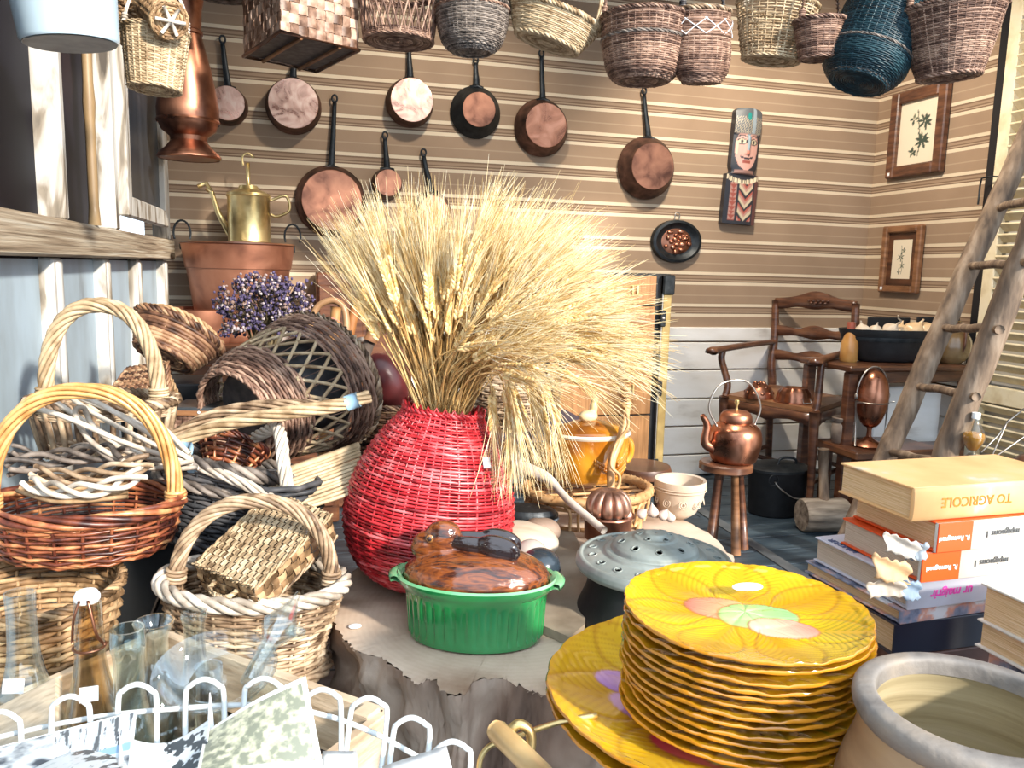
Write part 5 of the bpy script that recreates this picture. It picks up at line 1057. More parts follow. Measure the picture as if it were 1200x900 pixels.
def wheat_relief(mb, c0, a0_, a1_, z0_, z1_):
    for i in range(9):
        f_ = i/8; a = a0_+(a1_-a0_)*f_; z = z0_+(z1_-z0_)*f_
        for s_ in (-1, 1): rr_ = 46.5*s; mb.ell((rr_*math.cos(a), rr_*.85*math.sin(a), (z+s_*2)*s), (.0035, .0035, .0045), (0, 0, a), 6, 5)
mb = MB(); wheat_relief(mb, 0, -1.9, -1.45, 30, 18); wheat_relief(mb, 0, -1.25, -.85, 26, 38); wheat_relief(mb, 0, -1.3, -.9, 14, 22); mb.build('wheat_relief', mg, t)
# round dark stool behind
c = P(752, 545, 2.4); t = thing('dark_round_stool', 'low dark round stool behind the rattan basket', 'stool', (c[0], c[1], 0)); MB().lathe([(.001, c[2]-.03), (.085, c[2]-.03), (.09, c[2]-.015), (.085, c[2]), (.001, c[2])], 36).build('seat', M['dark_wood'], t)
for i in range(3): a = i*2.09; MB().tube([(.05*math.cos(a), .05*math.sin(a), c[2]-.03), (.09*math.cos(a), .09*math.sin(a), 0)], .012, 8).build('leg', M['dark_wood'], t)
# ------------------------------------------------------------------ wardrobe trunk
YT = YB-.33
tl, tr_ = onY(640, 322, YT), onY(788, 322, YT); Ht = onY(785, 321, YT)[2]; W = tr_[0]-tl[0]
t = thing('wardrobe_trunk', 'upright wardrobe trunk with brown drawers and yellow metal-cornered edge behind the barley', 'trunk', ((tl[0]+tr_[0])/2, YT, 0), (0, R(0), R(0)))
M['trunk_face'] = mat('trunk_face', [(.22, .10, .03), (.36, .18, .07)], .45, 0, 30, (4, 1, .3), .1)
MB().box((0, .14, Ht/2), (W, .27, Ht), bev=.006).build('case', M['iron_black'], t, False)
zs_ = [onY(742, y, YT)[2] for y in (322, 358, 424, 486, 556)]
for i in range(4):
    z1, z0 = zs_[i], max(zs_[i+1], .03)
    dr = MB().box((-.032, -.004, (z0+z1)/2), (W-.10, .016, z1-z0-.008), bev=.003).build('drawer', M['trunk_face'], t, False)
    for dx in (-.012, .012):
        MB().box((.115+dx, -.016, (z0+z1)/2+.0), (.011, .012, .045), bev=.003).build('pull', M['brass'], dr, False)
MB().box((W/2-.026, -.008, Ht/2), (.040, .02, Ht-.02), bev=.003).build('edge_band', mat('yellow_leather', [(.35, .24, .08), (.62, .45, .18)], .5, 0, 12, bump=.2), t, False)
MB().box((W/2-.050, -.009, Ht/2), (.006, .02, Ht-.02), bev=.001).build('steel_strip', M['steel_wire'], t, False)
for z_, h_ in ((Ht-.05, .09), (.05, .09)): MB().box((W/2-.024, -.012, z_), (.058, .03, h_), bev=.006).build('corner_plate', M['iron'], t, False)
for y_ in (373, 454, 545):
    z_ = onY(780, y_, YT)[2]; o = MB().box((W/2-.045, -.017, z_), (.028, .014, .075), bev=.004).build('latch', M['iron'], t, False); MB().ell((W/2-.045, -.025, z_), (.008, .005, .008)).build('stud', M['steel_wire'], o)

# ------------------------------------------------------------------ ladderback armchair
ZQ = .48
FL, FR, BL, BR = onZ(850, 464, ZQ), onZ(956, 482, ZQ), onZ(905, 452, ZQ), onZ(996, 468, ZQ)
BL[1] = min(BL[1], YB-.07)
og = (FL+FR+BL+BR)/4*[1, 1, 0]
t = thing('ladderback_armchair', 'old brown wooden armchair with carved ladder back standing against white planks', 'chair', og); cw = M['chair_wood']
q = [x-og for x in (FL, FR, BR, BL)]
MB().poly([x[:2]*1.0 for x in q], ZQ-.012, ZQ+.008).build('seat', M['brown_wood'], t, False)
for a, b_ in ((0, 1), (1, 2), (3, 2), (0, 3)):
    u = np.linspace(0, 1, 9)[:, None]; p = q[a]*(1-u)+q[b_]*u; g = [np.c_[p[:, :2], ZQ-.014+0*u[:, 0]], np.c_[p[:, :2], ZQ-.075+.022*np.abs(np.sin(u[:, 0]*PI*2))]]
    o = MB().grid(np.array(g)).build('apron', cw, t); so = o.modifiers.new('s', 'SOLIDIFY'); so.thickness = .02; so.offset = 0
out_ = (q[0]+q[1])/2-(q[2]+q[3])/2; out_ = out_/np.linalg.norm(out_); out_[2] = 0
for k_ in (0, 1):
    p = q[k_]*[1, 1, 0]; MB().tube(curve([p+[0, 0, 0]+out_*.02, p+out_*-.01+[0, 0, .12], p+out_*.0+[0, 0, .3], p+[0, 0, ZQ]+out_*.015], 16), np.interp(np.linspace(0, 1, 16), [0, .3, 1], [.017, .015, .024]), 8).build('leg', cw, t)
tops = [P(1003, 356, dep(BR)+.03)-og, P(909, 352, dep(BL)+.0)-og]
posts = []
for k_, tp in ((2, tops[0]), (3, tops[1])):
    p = q[k_]; pc = curve([p*[1, 1, 0]-out_*.03, p*[1, 1, 0]+[0, 0, .3], p*1.0, p*[1, 1, 0]*.6+tp*[1, 1, 0]*.4+out_*.018+[0, 0, ZQ+.12], p*[1, 1, 0]*.4+tp*[1, 1, 0]*.6+out_*-.006+[0, 0, ZQ+.26], tp], 30)
    posts.append(pc); MB().tube(pc, np.interp(np.linspace(0, 1, len(pc)), [0, .5, 1], [.017, .023, .019]), 8).build('back_post', cw, t)
def rail(name, pa, pb, h0, h1, crest=0, th=.018):
    u = np.linspace(0, 1, 25); wv_ = np.sin(u*PI)**2; bump_ = .012*np.cos(u*PI*4)*np.sin(u*PI)
    base = pa[None]*(1-u[:, None])+pb[None]*u[:, None]-out_[None]*.03*np.sin(u*PI)[:, None]
    g = [base+np.array([0, 0, 1])*(h0*.5+crest*wv_+(bump_ if not crest else bump_*.5))[:, None], base-np.array([0, 0, 1])*(h1*.5+bump_*.6-crest*.25*wv_)[:, None]]
    o = MB().grid(np.array(g)).build(name, cw, t); so = o.modifiers.new('s', 'SOLIDIFY'); so.thickness = th; so.offset = 0; return o
def pz(pc, z_): i = int(np.argmin(np.abs(pc[:, 2]-z_))); return pc[i]
zz = [P(950, 393, dep(BR)-.0)[2], P(950, 427, dep(BR))[2]]
cr = rail('crest_rail', tops[1]-[0, 0, .015], tops[0]-[0, 0, .015], .055, .050, .034)
for z_ in zz: rail('back_slat', pz(posts[1], z_), pz(posts[0], z_), .052, .050)
for i in range(9): u = .42+.03*i; MB().ell(((tops[1]*(1-u)+tops[0]*u)+out_*.0*0-[0, 0, -.006+.012*(i % 2)]+out_*(-.018)), (.010, .008, .006)).build('carving', cw, cr)
MB().box(tuple(tops[0]*.88+tops[1]*.12+out_*(-.01)-[0, 0, .012]), (.002, .018, .018), rot=Matrix.Rotation(math.atan2(out_[1], out_[0]), 3, 'Z')).build('price_sticker', M['white_label'], t, False)
for k_, pc, fx in ((0, posts[1], (836, 411)), (1, posts[0], (957, 424))):
    fr_ = P(*fx, dep(q[k_]+og)-.02)-og; bk_ = pz(pc, fr_[2]+.01)
    a_ = curve([bk_, bk_*.6+fr_*.4+[0, 0, .004], bk_*.2+fr_*.8+[0, 0, .004], fr_, fr_+(fr_-bk_)*.02-[0, 0, .008]], 20); mb = MB().tube(a_, np.interp(np.linspace(0, 1, len(a_)), [0, .6, .92, 1], [.019, .023, .034, .024]), 9); mb.v[0][:, 2] = (mb.v[0][:, 2]-fr_[2])*.7+fr_[2]
    mb.build('arm', cw, t)
    fp = fr_*.85+bk_*.15; MB().tube(curve([q[k_], q[k_]+out_*-.015+[0, 0, .06], fp-[0, 0, .05]+out_*.012, fp], 16), .0165, 8).build('arm_post', cw, t)
mb = MB()
for a, b_ in ((0, 3), (1, 2)): MB().tube([q[a]*[1, 1, 0]+[0, 0, .16], q[b_]*[1, 1, 0]+[0, 0, .16]], .011, 7).build('stretcher', cw, t)
MB().tube([(q[0]+q[3])/2*[1, 1, 0]+[0, 0, .16], (q[1]+q[2])/2*[1, 1, 0]+[0, 0, .16]], .011, 7).build('stretcher', cw, t)
# copper moulds on the chair seat
c = onZ(920, 463, ZQ+.01)
def bubbly(name, label, px, py, rpx, hpx, style):
    c = onZ(px, py, ZQ+.008); s = dep(c)/FPX; t = thing(name, label, 'mould', c)
    if style == 0:
        MB().lathe([(a*rpx*s, b_*hpx*s) for a, b_ in smooth_prof([(1, 0), (1, .15), (.9, .5), (.6, .85), (.05, 1)], 16)], 32).build('dome', M['copper_dull'], t)
        for j, (rr_, zz_, nn_) in enumerate(((.86, .35, 10), (.62, .72, 7), (.28, .95, 4))):
            for i in range(nn_): a = i*2*PI/nn_+j*.4; MB().ell((rr_*rpx*s*math.cos(a), rr_*rpx*s*math.sin(a), zz_*hpx*s), (.011, .011, .010), None, 12, 8).build('bump', M['copper'], t)
    else:
        MB().lathe([(rpx*s, 0), (rpx*s, .003), (rpx*.86*s, .005), (rpx*.78*s, hpx*.7*s), (rpx*.6*s, hpx*s), (rpx*.3*s, hpx*.9*s), (.1*s, hpx*.6*s)], 64, mod=lambda a, i: 1+.05*np.cos(a*8)*(i > 1)).build('ring', M['copper_dull'], t)
        MB().tube(np.array([(-.02, -rpx*s, .03), (-.02, -rpx*s-.012, .01), (.02, -rpx*s-.012, .01), (.02, -rpx*s, .03)]), .003, 6).build('wire_handle', M['steel_wire'], t)
bubbly('copper_mould', 'small round copper mould covered in bumps on the armchair seat', 889, 466, 17, 18, 0)
bubbly('ring_mould', 'flat fluted copper ring mould with wire handle on the armchair seat', 930, 471, 23, 17, 1)

# ------------------------------------------------------------------ stool and kettle
c = P(851, 541, 3.05); zs2 = c[2]; s = 3.05/FPX
t = thing('three_leg_stool', 'small dark three-legged wooden stool under the copper kettle', 'stool', (c[0], c[1], 0))
MB().lathe([(.001, zs2-.035), (28*s, zs2-.035), (31*s, zs2-.028), (31*s, zs2-.006), (29*s, zs2), (.001, zs2)], 36).build('seat', M['chair_wood'], t)
for a in (-2.6, -1.4, -.4, 1.4): MB().tube([(16*s*math.cos(a), 16*s*math.sin(a), zs2-.03), (27*s*math.cos(a), 27*s*math.sin(a), .0)], [.014, .018], 8).build('leg', M['brown_wood'] if a == -1.4 else M['chair_wood'], t)
t = thing('copper_kettle', 'round copper kettle with brass knob standing on the small stool', 'kettle', (c[0]+.03, c[1], zs2))
MB().lathe([(a*s, b_*s) for a, b_ in smooth_prof([(.1, 0), (22, 0), (27, 6), (31, 24), (29, 38), (21, 46), (17, 48)], 30)], 44).build('kettle_body', M['copper'], t)
MB().lathe([(18*s, 47*s), (19*s, 49*s), (18*s, 55*s), (16*s, 58*s), (13*s, 60*s), (4*s, 62*s), (.1*s, 62*s)], 36).build('lid', M['copper_dull'], t)
MB().lathe([(.1*s, 60*s), (1.6*s, 62*s), (1.2*s, 66*s), (3*s, 70*s), (2.5*s, 73*s), (.1*s, 74*s)], 14).build('knob', M['brass'], t)
MB().tube(curve([(-26*s, 0, 16*s), (-38*s, 0, 24*s), (-37*s, 0, 44*s), (-44*s, 0, 56*s)], 16), np.linspace(.022, .010, 16), 10).build('spout', M['copper_dull'], t)
MB().tube(curve([(-24*s, 0, 42*s), (-36*s, 0, 66*s), (-22*s, 0, 92*s), (12*s, 0, 94*s), (31*s, 0, 66*s), (25*s, 0, 42*s)], 40), .0042, 7).build('bail_handle', M['steel_wire'], t)
# black lidded pot
c = onZ(908, 600, 0); d = dep(c); s = d/FPX; hp_ = 55*s
t = thing('black_cauldron', 'tall oval black iron pot with lid and wire bail on the blue floor', 'pot', c)
MB().lathe([(a*s, b_*s) for a, b_ in [(.1, 0), (31, 0), (33, 3), (35.5, 50), (37, 53), (35, 53)]], 48, 1, .78).build('pot_body', M['iron_black'], t)
MB().lathe([(38*s, 52*s), (38*s, 55*s), (34*s, 57*s), (20*s, 60*s), (.1*s, 61*s)], 48, 1, .78).build('lid', M['iron'], t)
MB().tube(curve([(-8*s, -10*s, 60*s), (-4*s, -10*s, 67*s), (10*s, -10*s, 67*s), (16*s, -10*s, 64*s), (16*s, -10*s, 58*s)], 20), .006, 7).build('lid_handle', M['iron'], t)
MB().tube(curve([(-20*s, -25*s, 44*s), (-14*s, -28.5*s, 36*s), (4*s, -29.5*s, 25*s), (24*s, -26*s, 24*s), (35*s, -6*s, 30*s), (36.5*s, 2*s, 42*s)], 30), .003, 6).build('bail_handle', M['steel_wire'], t)
MB().tube(rim_path(6*s, 0, 1, 2, 14)@np.array(Matrix.Rotation(PI/2, 3, 'X'))+[-22*s, -25.5*s, 46*s], .002, 5, True).build('ear', M['iron'], t)
# mallet
c = onZ(963, 622, 0); s = dep(c)/FPX; t = thing('wooden_mallet', 'big worn wooden mallet standing head down on the floor by the books', 'mallet', c, (0, 0, R(-8)))
mb = MB().lathe([(.1*s, -27*s), (18*s, -27*s), (19.5*s, -24*s), (19.5*s, 24*s), (18*s, 27*s), (.1*s, 27*s)], 24).tf(Matrix.Translation((0, 0, 19.5*s))@Matrix.Rotation(PI/2, 4, 'Y')); mb.build('head', mat('grey_mallet', [(.06, .045, .035), (.22, .18, .14), (.36, .31, .25)], .75, 0, 12, (.5, 3, 3), .5), t)
MB().tube([(0, 0, 36*s), (-4*s, 0, 70*s), (-6*s, 0, 98*s)], [6*s, 5*s, 6.5*s], 10).build('handle', M['ladder_wood'], t)
if 0: c = onZ(985, 648, 0); t = thing('wood_offcut', 'small grey block of wood on the floor just left of the books', 'block', c); MB().box((0, 0, .045), (.07, .06, .09), bev=.006).build('block', M['ladder_wood'], t, False)

# ------------------------------------------------------------------ tables at the right
ZL = .345
c = onZ(1010, 522, ZL); t = thing('low_brown_table', 'low reddish brown table carrying the stoneware jar and copper urn', 'table', (c[0]+.10, c[1]+.02, 0))
MB().box((0, 0, ZL-.018), (.44, .28, .036), bev=.007).build('top', M['dark_wood'], t, False)
for x in (-.18, .18):
    for y in (-.10, .10): MB().box((x, y, ZL/2-.02), (.04, .04, ZL-.036), bev=.004).build('leg', M['dark_wood'], t, False)
tb = np.array([c[0]+.10, c[1]+.02])
cj = onZ(986, 519, ZL); s = dep(cj)/FPX; t = thing('stoneware_jar', 'small grey-brown salt-glazed jar at the left end of low table', 'jar', cj)
MB().lathe([(a*s, b_*s) for a, b_ in [(.1, 0), (10, 0), (12, 3), (13, 14), (12.5, 22), (10.5, 25), (12.5, 27), (13, 30), (11.5, 31), (10, 27), (10, 5), (.1, 4)]], 32).build('jar', mat('salt_glaze', [(.14, .10, .08), (.32, .26, .21)], .3, 0, 20, coat=.4), t)
cu = onZ(1017, 523, ZL); s = dep(cu)/FPX; t = thing('copper_urn', 'egg-shaped copper spirit kettle in a stand with arched bail, behind the ladder', 'urn', cu)
MB().lathe([(a*s, b_*s) for a, b_ in [(.1, 0), (16, 0), (18, 2), (15, 5), (8, 8), (3, 12), (2.5, 20), (4, 24)]], 32).build('foot', M['copper'], t)
MB().lathe([(a*s, b_*s) for a, b_ in smooth_prof([(.1, 22), (9, 26), (16, 42), (18, 60), (15, 78), (8, 88), (.1, 91)], 36)], 36).build('egg_body', M['copper'], t)
MB().lathe([(17.6*s, 52*s), (18.8*s, 53*s), (17.6*s, 54*s)], 36).build('waist_ring', M['steel_wire'], t)
for sx_ in (-1, 1):
    MB().tube([(sx_*22*s, 0, 54*s), (sx_*20*s, -.01, 2*s)], .004, 6).build('stand_leg', M['steel_wire'], t); MB().ell((sx_*22*s, 0, 60*s), (.008, .008, .014)).build('joint', M['steel_wire'], t)
MB().tube(np.array([(-26*s, -.02, 53*s), (26*s, -.02, 53*s)]), .003, 6).build('cross_bar', M['steel_wire'], t)
MB().tube(arch(22*s, 58*s, 36*s, pw=2), .0035, 6).build('bail_handle', M['steel_wire'], t)
# high narrow table with basin
ZK = .685; c = onZ(1062, 428, ZK); cx_ = c[0]+.03; fy = c[1]-.02
t = thing('dark_console_table', 'dark red-brown table behind the ladder carrying the big black basin', 'table', (cx_, fy+.17, 0)); tcx, tcy = cx_, fy+.17
TW = .66
MB().box((0, 0, ZK-.012), (TW, .36, .026), bev=.007).build('top', M['dark_wood'], t, False)
MB().box((0, -.15, ZK-.05), (TW-.06, .016, .05), bev=.003).build('apron', M['dark_wood'], t, False)
for x in (-TW/2+.035, TW/2-.035):
    for y in (-.14, .14): MB().box((x, y, ZK/2-.015), (.045, .04, ZK-.03), bev=.004).build('leg', M['chair_wood'], t, False)
MB().box((.05, 0, .22), (TW-.1, .3, .02), bev=.004).build('shelf', M['dark_wood'], t, False)
cb_ = np.array([cx_+.0, fy+.15, ZK+.001]); s = dep(cb_)/FPX
t = thing('black_basin', 'long black oval basin with flared rim holding garlic and onions', 'basin', cb_, (0, 0, -YAW*.6))
MB().lathe([(a*s, b_*s) for a, b_ in smooth_prof([(.1, 0), (36, 0), (46, 6), (58, 24), (66, 36), (64, 38), (58, 34), (44, 10), (.1, 5)], 40)], 56, 1, .42).build('basin', M['iron_black'], t)
MB().lathe([(61*s, 24*s), (62.5*s, 26*s), (62.8*s, 29*s)], 56, 1, .42).build('rib', M['iron'], t)
MB().lathe([(.1*s, 28*s), (56*s, 28*s)], 40, 1, .42).build('inner_tray', M['iron'], t)
gm_ = mat('garlic_skin', [(.55, .42, .30), (.78, .70, .58)], .5, 0, 15); om_ = mat('onion_skin', [(.62, .40, .20), (.8, .6, .38)], .35, 0, 10)
for i, (x, r_, mm, lab) in enumerate(((-38, 9, gm_, 'small pale garlic bulb at the left end of the black basin'), (-22, 8, gm_, 'second pale garlic bulb in the black basin, pointed'), (-2, 10, gm_, 'whitish garlic bulb with a curly stalk in the black basin'), (8, 9, om_, 'tan onion beside the stalked garlic bulb'), (26, 12, om_, 'large tan onion, broad and flat, in the black basin'), (42, 11, om_, 'tan onion at the right of the basin heap'))):
    o = thing('garlic_bulb' if mm is gm_ else 'onion', lab, 'vegetable', cb_+np.array([x*s*math.cos(-YAW*.6), x*s*math.sin(-YAW*.6), 35*s+.001*i]), (R(20*(i % 3)), R(-15+10*i), 0))
    MB().lathe([(a*r_*s, b_*r_*s) for a, b_ in smooth_prof([(.05, -.9), (.8, -.6), (1.1, 0), (.7, .6), (.2, .9), (.08, 1.4)], 14)], 16, mod=lambda a, i: 1+.05*np.cos(a*6)).build('bulb', mm, o)
    if i == 2: MB().tube(curve([(0, 0, 11*s), (2*s, 0, 16*s), (-5*s, 0, 20*s), (-8*s, 0, 24*s)], 12), .0035, 5).build('stalk', gm_, o)
def vessel(name, label, cat, c, prof, m, **kw):
    t = thing(name, label, cat, c); MB().lathe(prof, 36, **kw).build('body', m, t); return t
cc = P(994, 423, dep(cb_)-.05); cc[2] = ZK+.001; s = dep(cc)/FPX
t = vessel('amber_bottle', 'squat amber stoneware bottle with red neck left of the black basin', 'bottle', cc, [(a*s, b_*s) for a, b_ in [(.1, 0), (9, 0), (10, 2), (10, 16), (9, 24), (5, 34), (4, 36), (3.5, 44)]], mat('amber_stoneware', [(.42, .19, .05), (.62, .34, .1)], .3, 0, 12, coat=.4))
MB().lathe([(4.5*s, 36*s), (4.8*s, 38*s), (4.6*s, 46*s), (.1*s, 46*s)], 20).build('red_neck', mat('red_wax', (.40, .10, .06), .4), t)
cc = P(1112, 426, dep(cb_)-.0); cc[2] = ZK+.001; s = dep(cc)/FPX
t = vessel('ribbed_jug', 'round olive-brown ribbed jug with handle seen behind the ladder', 'jug', cc, [(a*s, b_*s) for a, b_ in smooth_prof([(.1, 0), (12, 0), (20, 10), (21, 26), (14, 38), (8, 42), (8, 47), (10, 49)], 30)], mat('olive_glaze', [(.12, .07, .03), (.30, .20, .09)], .25, 0, 9, coat=.5), mod=lambda a, i: 1+.03*np.cos(a*10))
MB().tube(curve([(-2*s, -9*s, 46*s), (-2*s, -20*s, 42*s), (-2*s, -22*s, 24*s), (-2*s, -19*s, 14*s)], 16), .007, 8).build('handle', M['dark_wood'], t)
for px_, w_, lab in ((1042, 54, 'left black rectangular tray standing behind the onions'), (1102, 60, 'right black rectangular tray standing behind the jug and ladder')):
    cc = P(px_, 372, dep(cb_)+.14); hgt = cc[2]-ZK; o = thing('standing_tray', lab, 'tray', (cc[0], cc[1], ZK+.001), (0, 0, -YAW*.4)); MB().box((0, 0, hgt/2), (S(w_, dep(cc)), .014, hgt), bev=.004).build('tray', M['iron_black'], o, False)
# white boxes / panel behind under the table, brown box
cc = P(1098, 478, 3.3); o = thing('white_crate', 'white painted panel box under the table behind the ladder', 'box', (cx_+.12, fy+.22, .231)); MB().box((0, 0, .17), (.36, .14, .34), bev=.006).build('panel', M['white_plank'], o, False)
cc = np.array([cx_+.10, fy+.03, .231]); o = thing('red_brown_casket', 'red-brown wooden casket on the lower shelf behind the ladder', 'box', cc); MB().box((0, 0, .04), (.26, .12, .08), bev=.005).build('box', M['dark_wood'], o, False); MB().box((0, 0, .09), (.27, .13, .018), bev=.004).build('lid', M['dark_wood'], o, False)
# glass lamp
c = P(1138, 540, 2.55); s = 2.55/FPX
o = thing('lamp_stand', 'round dark wooden pedestal under the glass oil lamp', 'pedestal', (c[0], c[1], 0)); zz_ = c[2]
MB().lathe([(.001, 0), (.10, 0), (.10, .02), (.03, .04), (.025, zz_-.05), (.07, zz_-.02), (.075, zz_), (.001, zz_)], 28).build('pedestal', M['dark_wood'], o)
t = thing('glass_oil_lamp', 'glass oil lamp filled with amber oil and white cap right of the ladder', 'lamp', (c[0], c[1], zz_+.001))
MB().lathe([(a*s, b_*s) for a, b_ in smooth_prof([(.1, 0), (9, 0), (10, 3), (4, 8), (5, 12), (12, 24), (12, 32), (6, 44), (4, 50), (4, 52)], 34)], 32).build('glass', glassmat('clear_glass', (.95, .97, .97)), t)
MB().lathe([(a*s, b_*s) for a, b_ in smooth_prof([(.1, 13), (5, 13), (11, 24), (10.5, 33), (.1, 33)], 16)], 28).build('oil', mat('amber_oil', (.55, .26, .03), .1, trans=.3), t)
MB().lathe([(4.6*s, 50*s), (4.8*s, 51*s), (4.6*s, 57*s), (.1*s, 57.5*s)], 20).build('cap', M['white_label'], t)
MB().lathe([(10*s, 1*s), (10.5*s, 3*s), (9*s, 4*s)], 28).build('foot_ring', M['copper'], t)
# wire stand at right edge
c = P(1190, 545, 2.3); t = thing('bent_wires', 'thin bright wires standing up at the right edge above the books', 'wire', c); 
for p_ in ([(1152, 545), (1200, 512), (1215, 500)], [(1160, 540), (1180, 495), (1205, 475)], [(1150, 530), (1170, 510), (1182, 492)]): MB().tube([P(a, b_, 2.3)-c for a, b_ in p_], .002, 5).build('wire', M['steel_wire'], t)
t = thing('leather_satchel', 'dark brown leather satchel lying at the right edge behind books', 'bag', P(1192, 552, 2.25)); blend('satchel', [((0, 0, -.02), (.09, .06, .045), None), ((.05, 0, 0), (.07, .05, .05), None)], M['chair_wood'], t, .006)
# ------------------------------------------------------------------ display table, plates, books
ZT = .60
cP = onZ(873, 717, .735)
t = thing('display_table', 'dark red-brown table in the foreground carrying the plates and stoneware crock', 'table', (*(cP+SX*.21-SY*.17)[:2], 0), (0, 0, -YAW)); 
TM = mat('table_wood', [(.05, .018, .014), (.12, .045, .03), (.2, .1, .07)], .5, 0, 8, (1, 6, 1), .3)
for i in range(5): MB().box((0, -.20+.1*i, ZT-.015), (.56, .098, .03), bev=.003).build('plank', TM, t, False)
for x in (-.24, .24):
    for y in (-.20, .20): MB().box((x, y, ZT/2-.015), (.05, .05, ZT-.03), bev=.004).build('leg', TM, t, False)
def lobes(a, n, ph=0): return np.abs(np.cos(a*n/2+ph))
def plate_mesh(name, Rp, hgt, fruit, seed, nr=40, na=216, topn=True):
    rg = np.random.default_rng(seed); a = np.arange(na)*2*PI/na; f = np.linspace(0.004, 1, nr); A, F = np.meshgrid(a, f)
    sc = 1+.011*(lobes(A, 24)-.6)*(F**6)+.006*np.sin(A*5+seed)*F**4
    Z = hgt*np.clip((F-.60)/.40, 0, 1)**1.4+.0*F; rel = np.zeros_like(A)
    n8 = 7; ph = (A*n8/(2*PI)) % 1-.5; along = (F-.28)/.72; vein = np.exp(-(ph*7)**2); side = np.cos(2*PI*(along*5.5-np.abs(ph)*5.0))**8*(np.abs(ph) > .04)*(along > 0)
    leafedge = np.exp(-((np.abs(ph)-.42*np.sin(np.clip(along, 0, 1)*PI*.85+.35))/.03)**2)*(along > 0)
    rel = (-.0007*vein+-.0004*side-.0006*leafedge); Zt = Z+rel+.0012*lobes(A, 22)*(F > .93)
    X, Y = Rp*F*sc*np.cos(A), Rp*F*sc*np.sin(A)
    yel = np.array([.66, .36, .008]); lem = np.array([.76, .50, .015]); amb = np.array([.34, .11, .003])
    k_ = np.clip(.5+.5*np.sin(A*3+F*4+seed), 0, 1)[..., None]; col = yel*(1-k_)+lem*k_
    w_ = np.clip(.34*side+.30*vein*(along > 0)+.40*leafedge, 0, .7)[..., None]; col = col*(1-w_)+amb*w_
    gw = (np.exp(-((A-5.9+0)/.5)**2)*(F > .55)*side)[..., None]*.8; col = col*(1-gw)+np.array([.12, .22, .01])*gw
    e = np.clip((F-.965)/.035, 0, 1)[..., None]*.45; col = col*(1-e)+np.array([.62, .27, .02])*e
    xn, yn = X/Rp, Y/Rp
    for cx, cy, rx, ry, ro, c1, c2 in fruit:
        u = (xn-cx)*math.cos(ro)+(yn-cy)*math.sin(ro); v = -(xn-cx)*math.sin(ro)+(yn-cy)*math.cos(ro); q_ = (u/rx)**2+(v/ry)**2; ins = np.clip((1.05-q_)*12, 0, 1)[..., None]
        kk = np.clip(.5+.5*u/rx, 0, 1)[..., None]; fc = np.array(c1)*(1-kk)+np.array(c2)*kk; col = col*(1-ins)+fc*ins; edge = np.exp(-((q_-1.02)/.09)**2)[..., None]*.7; col = col*(1-edge)+np.array([.35, .12, .03])*edge; Zt = Zt+.0016*np.clip(1-q_, 0, 1)**.5
    top = np.stack([X, Y, Zt+.0026], -1); bot = np.stack([X*.995, Y*.995, Z-.0005], -1); bot[:, :, 2] = np.where(F < .55, -.0005, bot[:, :, 2])
    edgec = np.broadcast_to(np.array([.55, .22, .015]), (nr, na, 3)).copy(); edgec *= (1+.10*np.sin(A*11+seed))[..., None]
    rimr = np.stack([top[-1], (top[-1]+bot[-1])/2*[1.012, 1.012, 1], bot[-1]], 0)
    mb = MB().grid(top, col, wrap=True, flip=True).grid(rimr, edgec[:3], wrap=True, flip=True).grid(bot[::3], edgec[::3], wrap=True)
    me = mb.mesh(name); me.materials.append(M['plate']); return me
M['plate'] = vcol('plate_glaze', .14, .8)
pears = [(-.16, .10, .32, .22, -.35, (.72, .18, .14), (.85, .60, .25)), (.10, -.04, .34, .24, .15, (.45, .72, .25), (.28, .60, .22)), (.24, -.26, .28, .17, -.1, (.80, .62, .40), (.75, .25, .20))]
pm_top = plate_mesh('plate_top', .1125, .009, pears, 1, 64, 320); pm_o = plate_mesh('plate', .1125, .009, [], 2, 16, 176)
n = 12; z0 = .638; dz = (.730-z0)/(n-1)
names = ['topmost', 'second from top', 'third from top', 'fourth from top', 'fifth from top', 'sixth from top', 'seventh from top', 'eighth from top', 'ninth from top', 'tenth from top', 'eleventh from top', 'lowest']
for i in range(n):
    k_ = n-1-i; o = bpy.data.objects.new('fruit_plate', pm_top if k_ == 0 else pm_o); COL.objects.link(o)
    o.location = (cP[0]+(0 if k_ == 0 else random.uniform(-.003, .003)), cP[1]+(0 if k_ == 0 else random.uniform(-.003, .003)), z0+dz*i); o.rotation_euler = (0 if k_ == 0 else R(random.uniform(-.4, .4)), 0, -YAW if k_ == 0 else random.uniform(0, 6))
    tag(o, 'yellow majolica plate with pears in the middle, topmost of the stack' if k_ == 0 else 'yellow scalloped majolica plate, %s of the stack of twelve' % names[k_], 'plate', 'stacked yellow plates')
o = thing('paper_label', 'white oval paper label lying on the topmost yellow plate', 'label', onZ(876, 688, .7445)); MB().lathe([(.001, .001), (.016, .001), (.0165, .0), (.001, 0)], 28, 1, .55).build('label', M['white_label'], o)
plum = [(-.50, .16, .22, .13, -.25, (.50, .26, .60), (.42, .22, .55)), (-.46, -.13, .24, .12, -.75, (.45, .22, .58), (.50, .28, .62)), (-.25, -.50, .26, .13, -.5, (.62, .04, .10), (.75, .30, .2)), (-.05, -.55, .2, .12, 0, (.6, .65, .2), (.7, .7, .3))]
pl_ = plate_mesh('platter_top', .176, .016, plum, 5, 64, 340); pl2 = plate_mesh('platter', .176, .016, [], 6, 20, 176)
q1 = onZ(643, 790, .642); cq = q1+SX*.176*1.0+SY*(-.01)
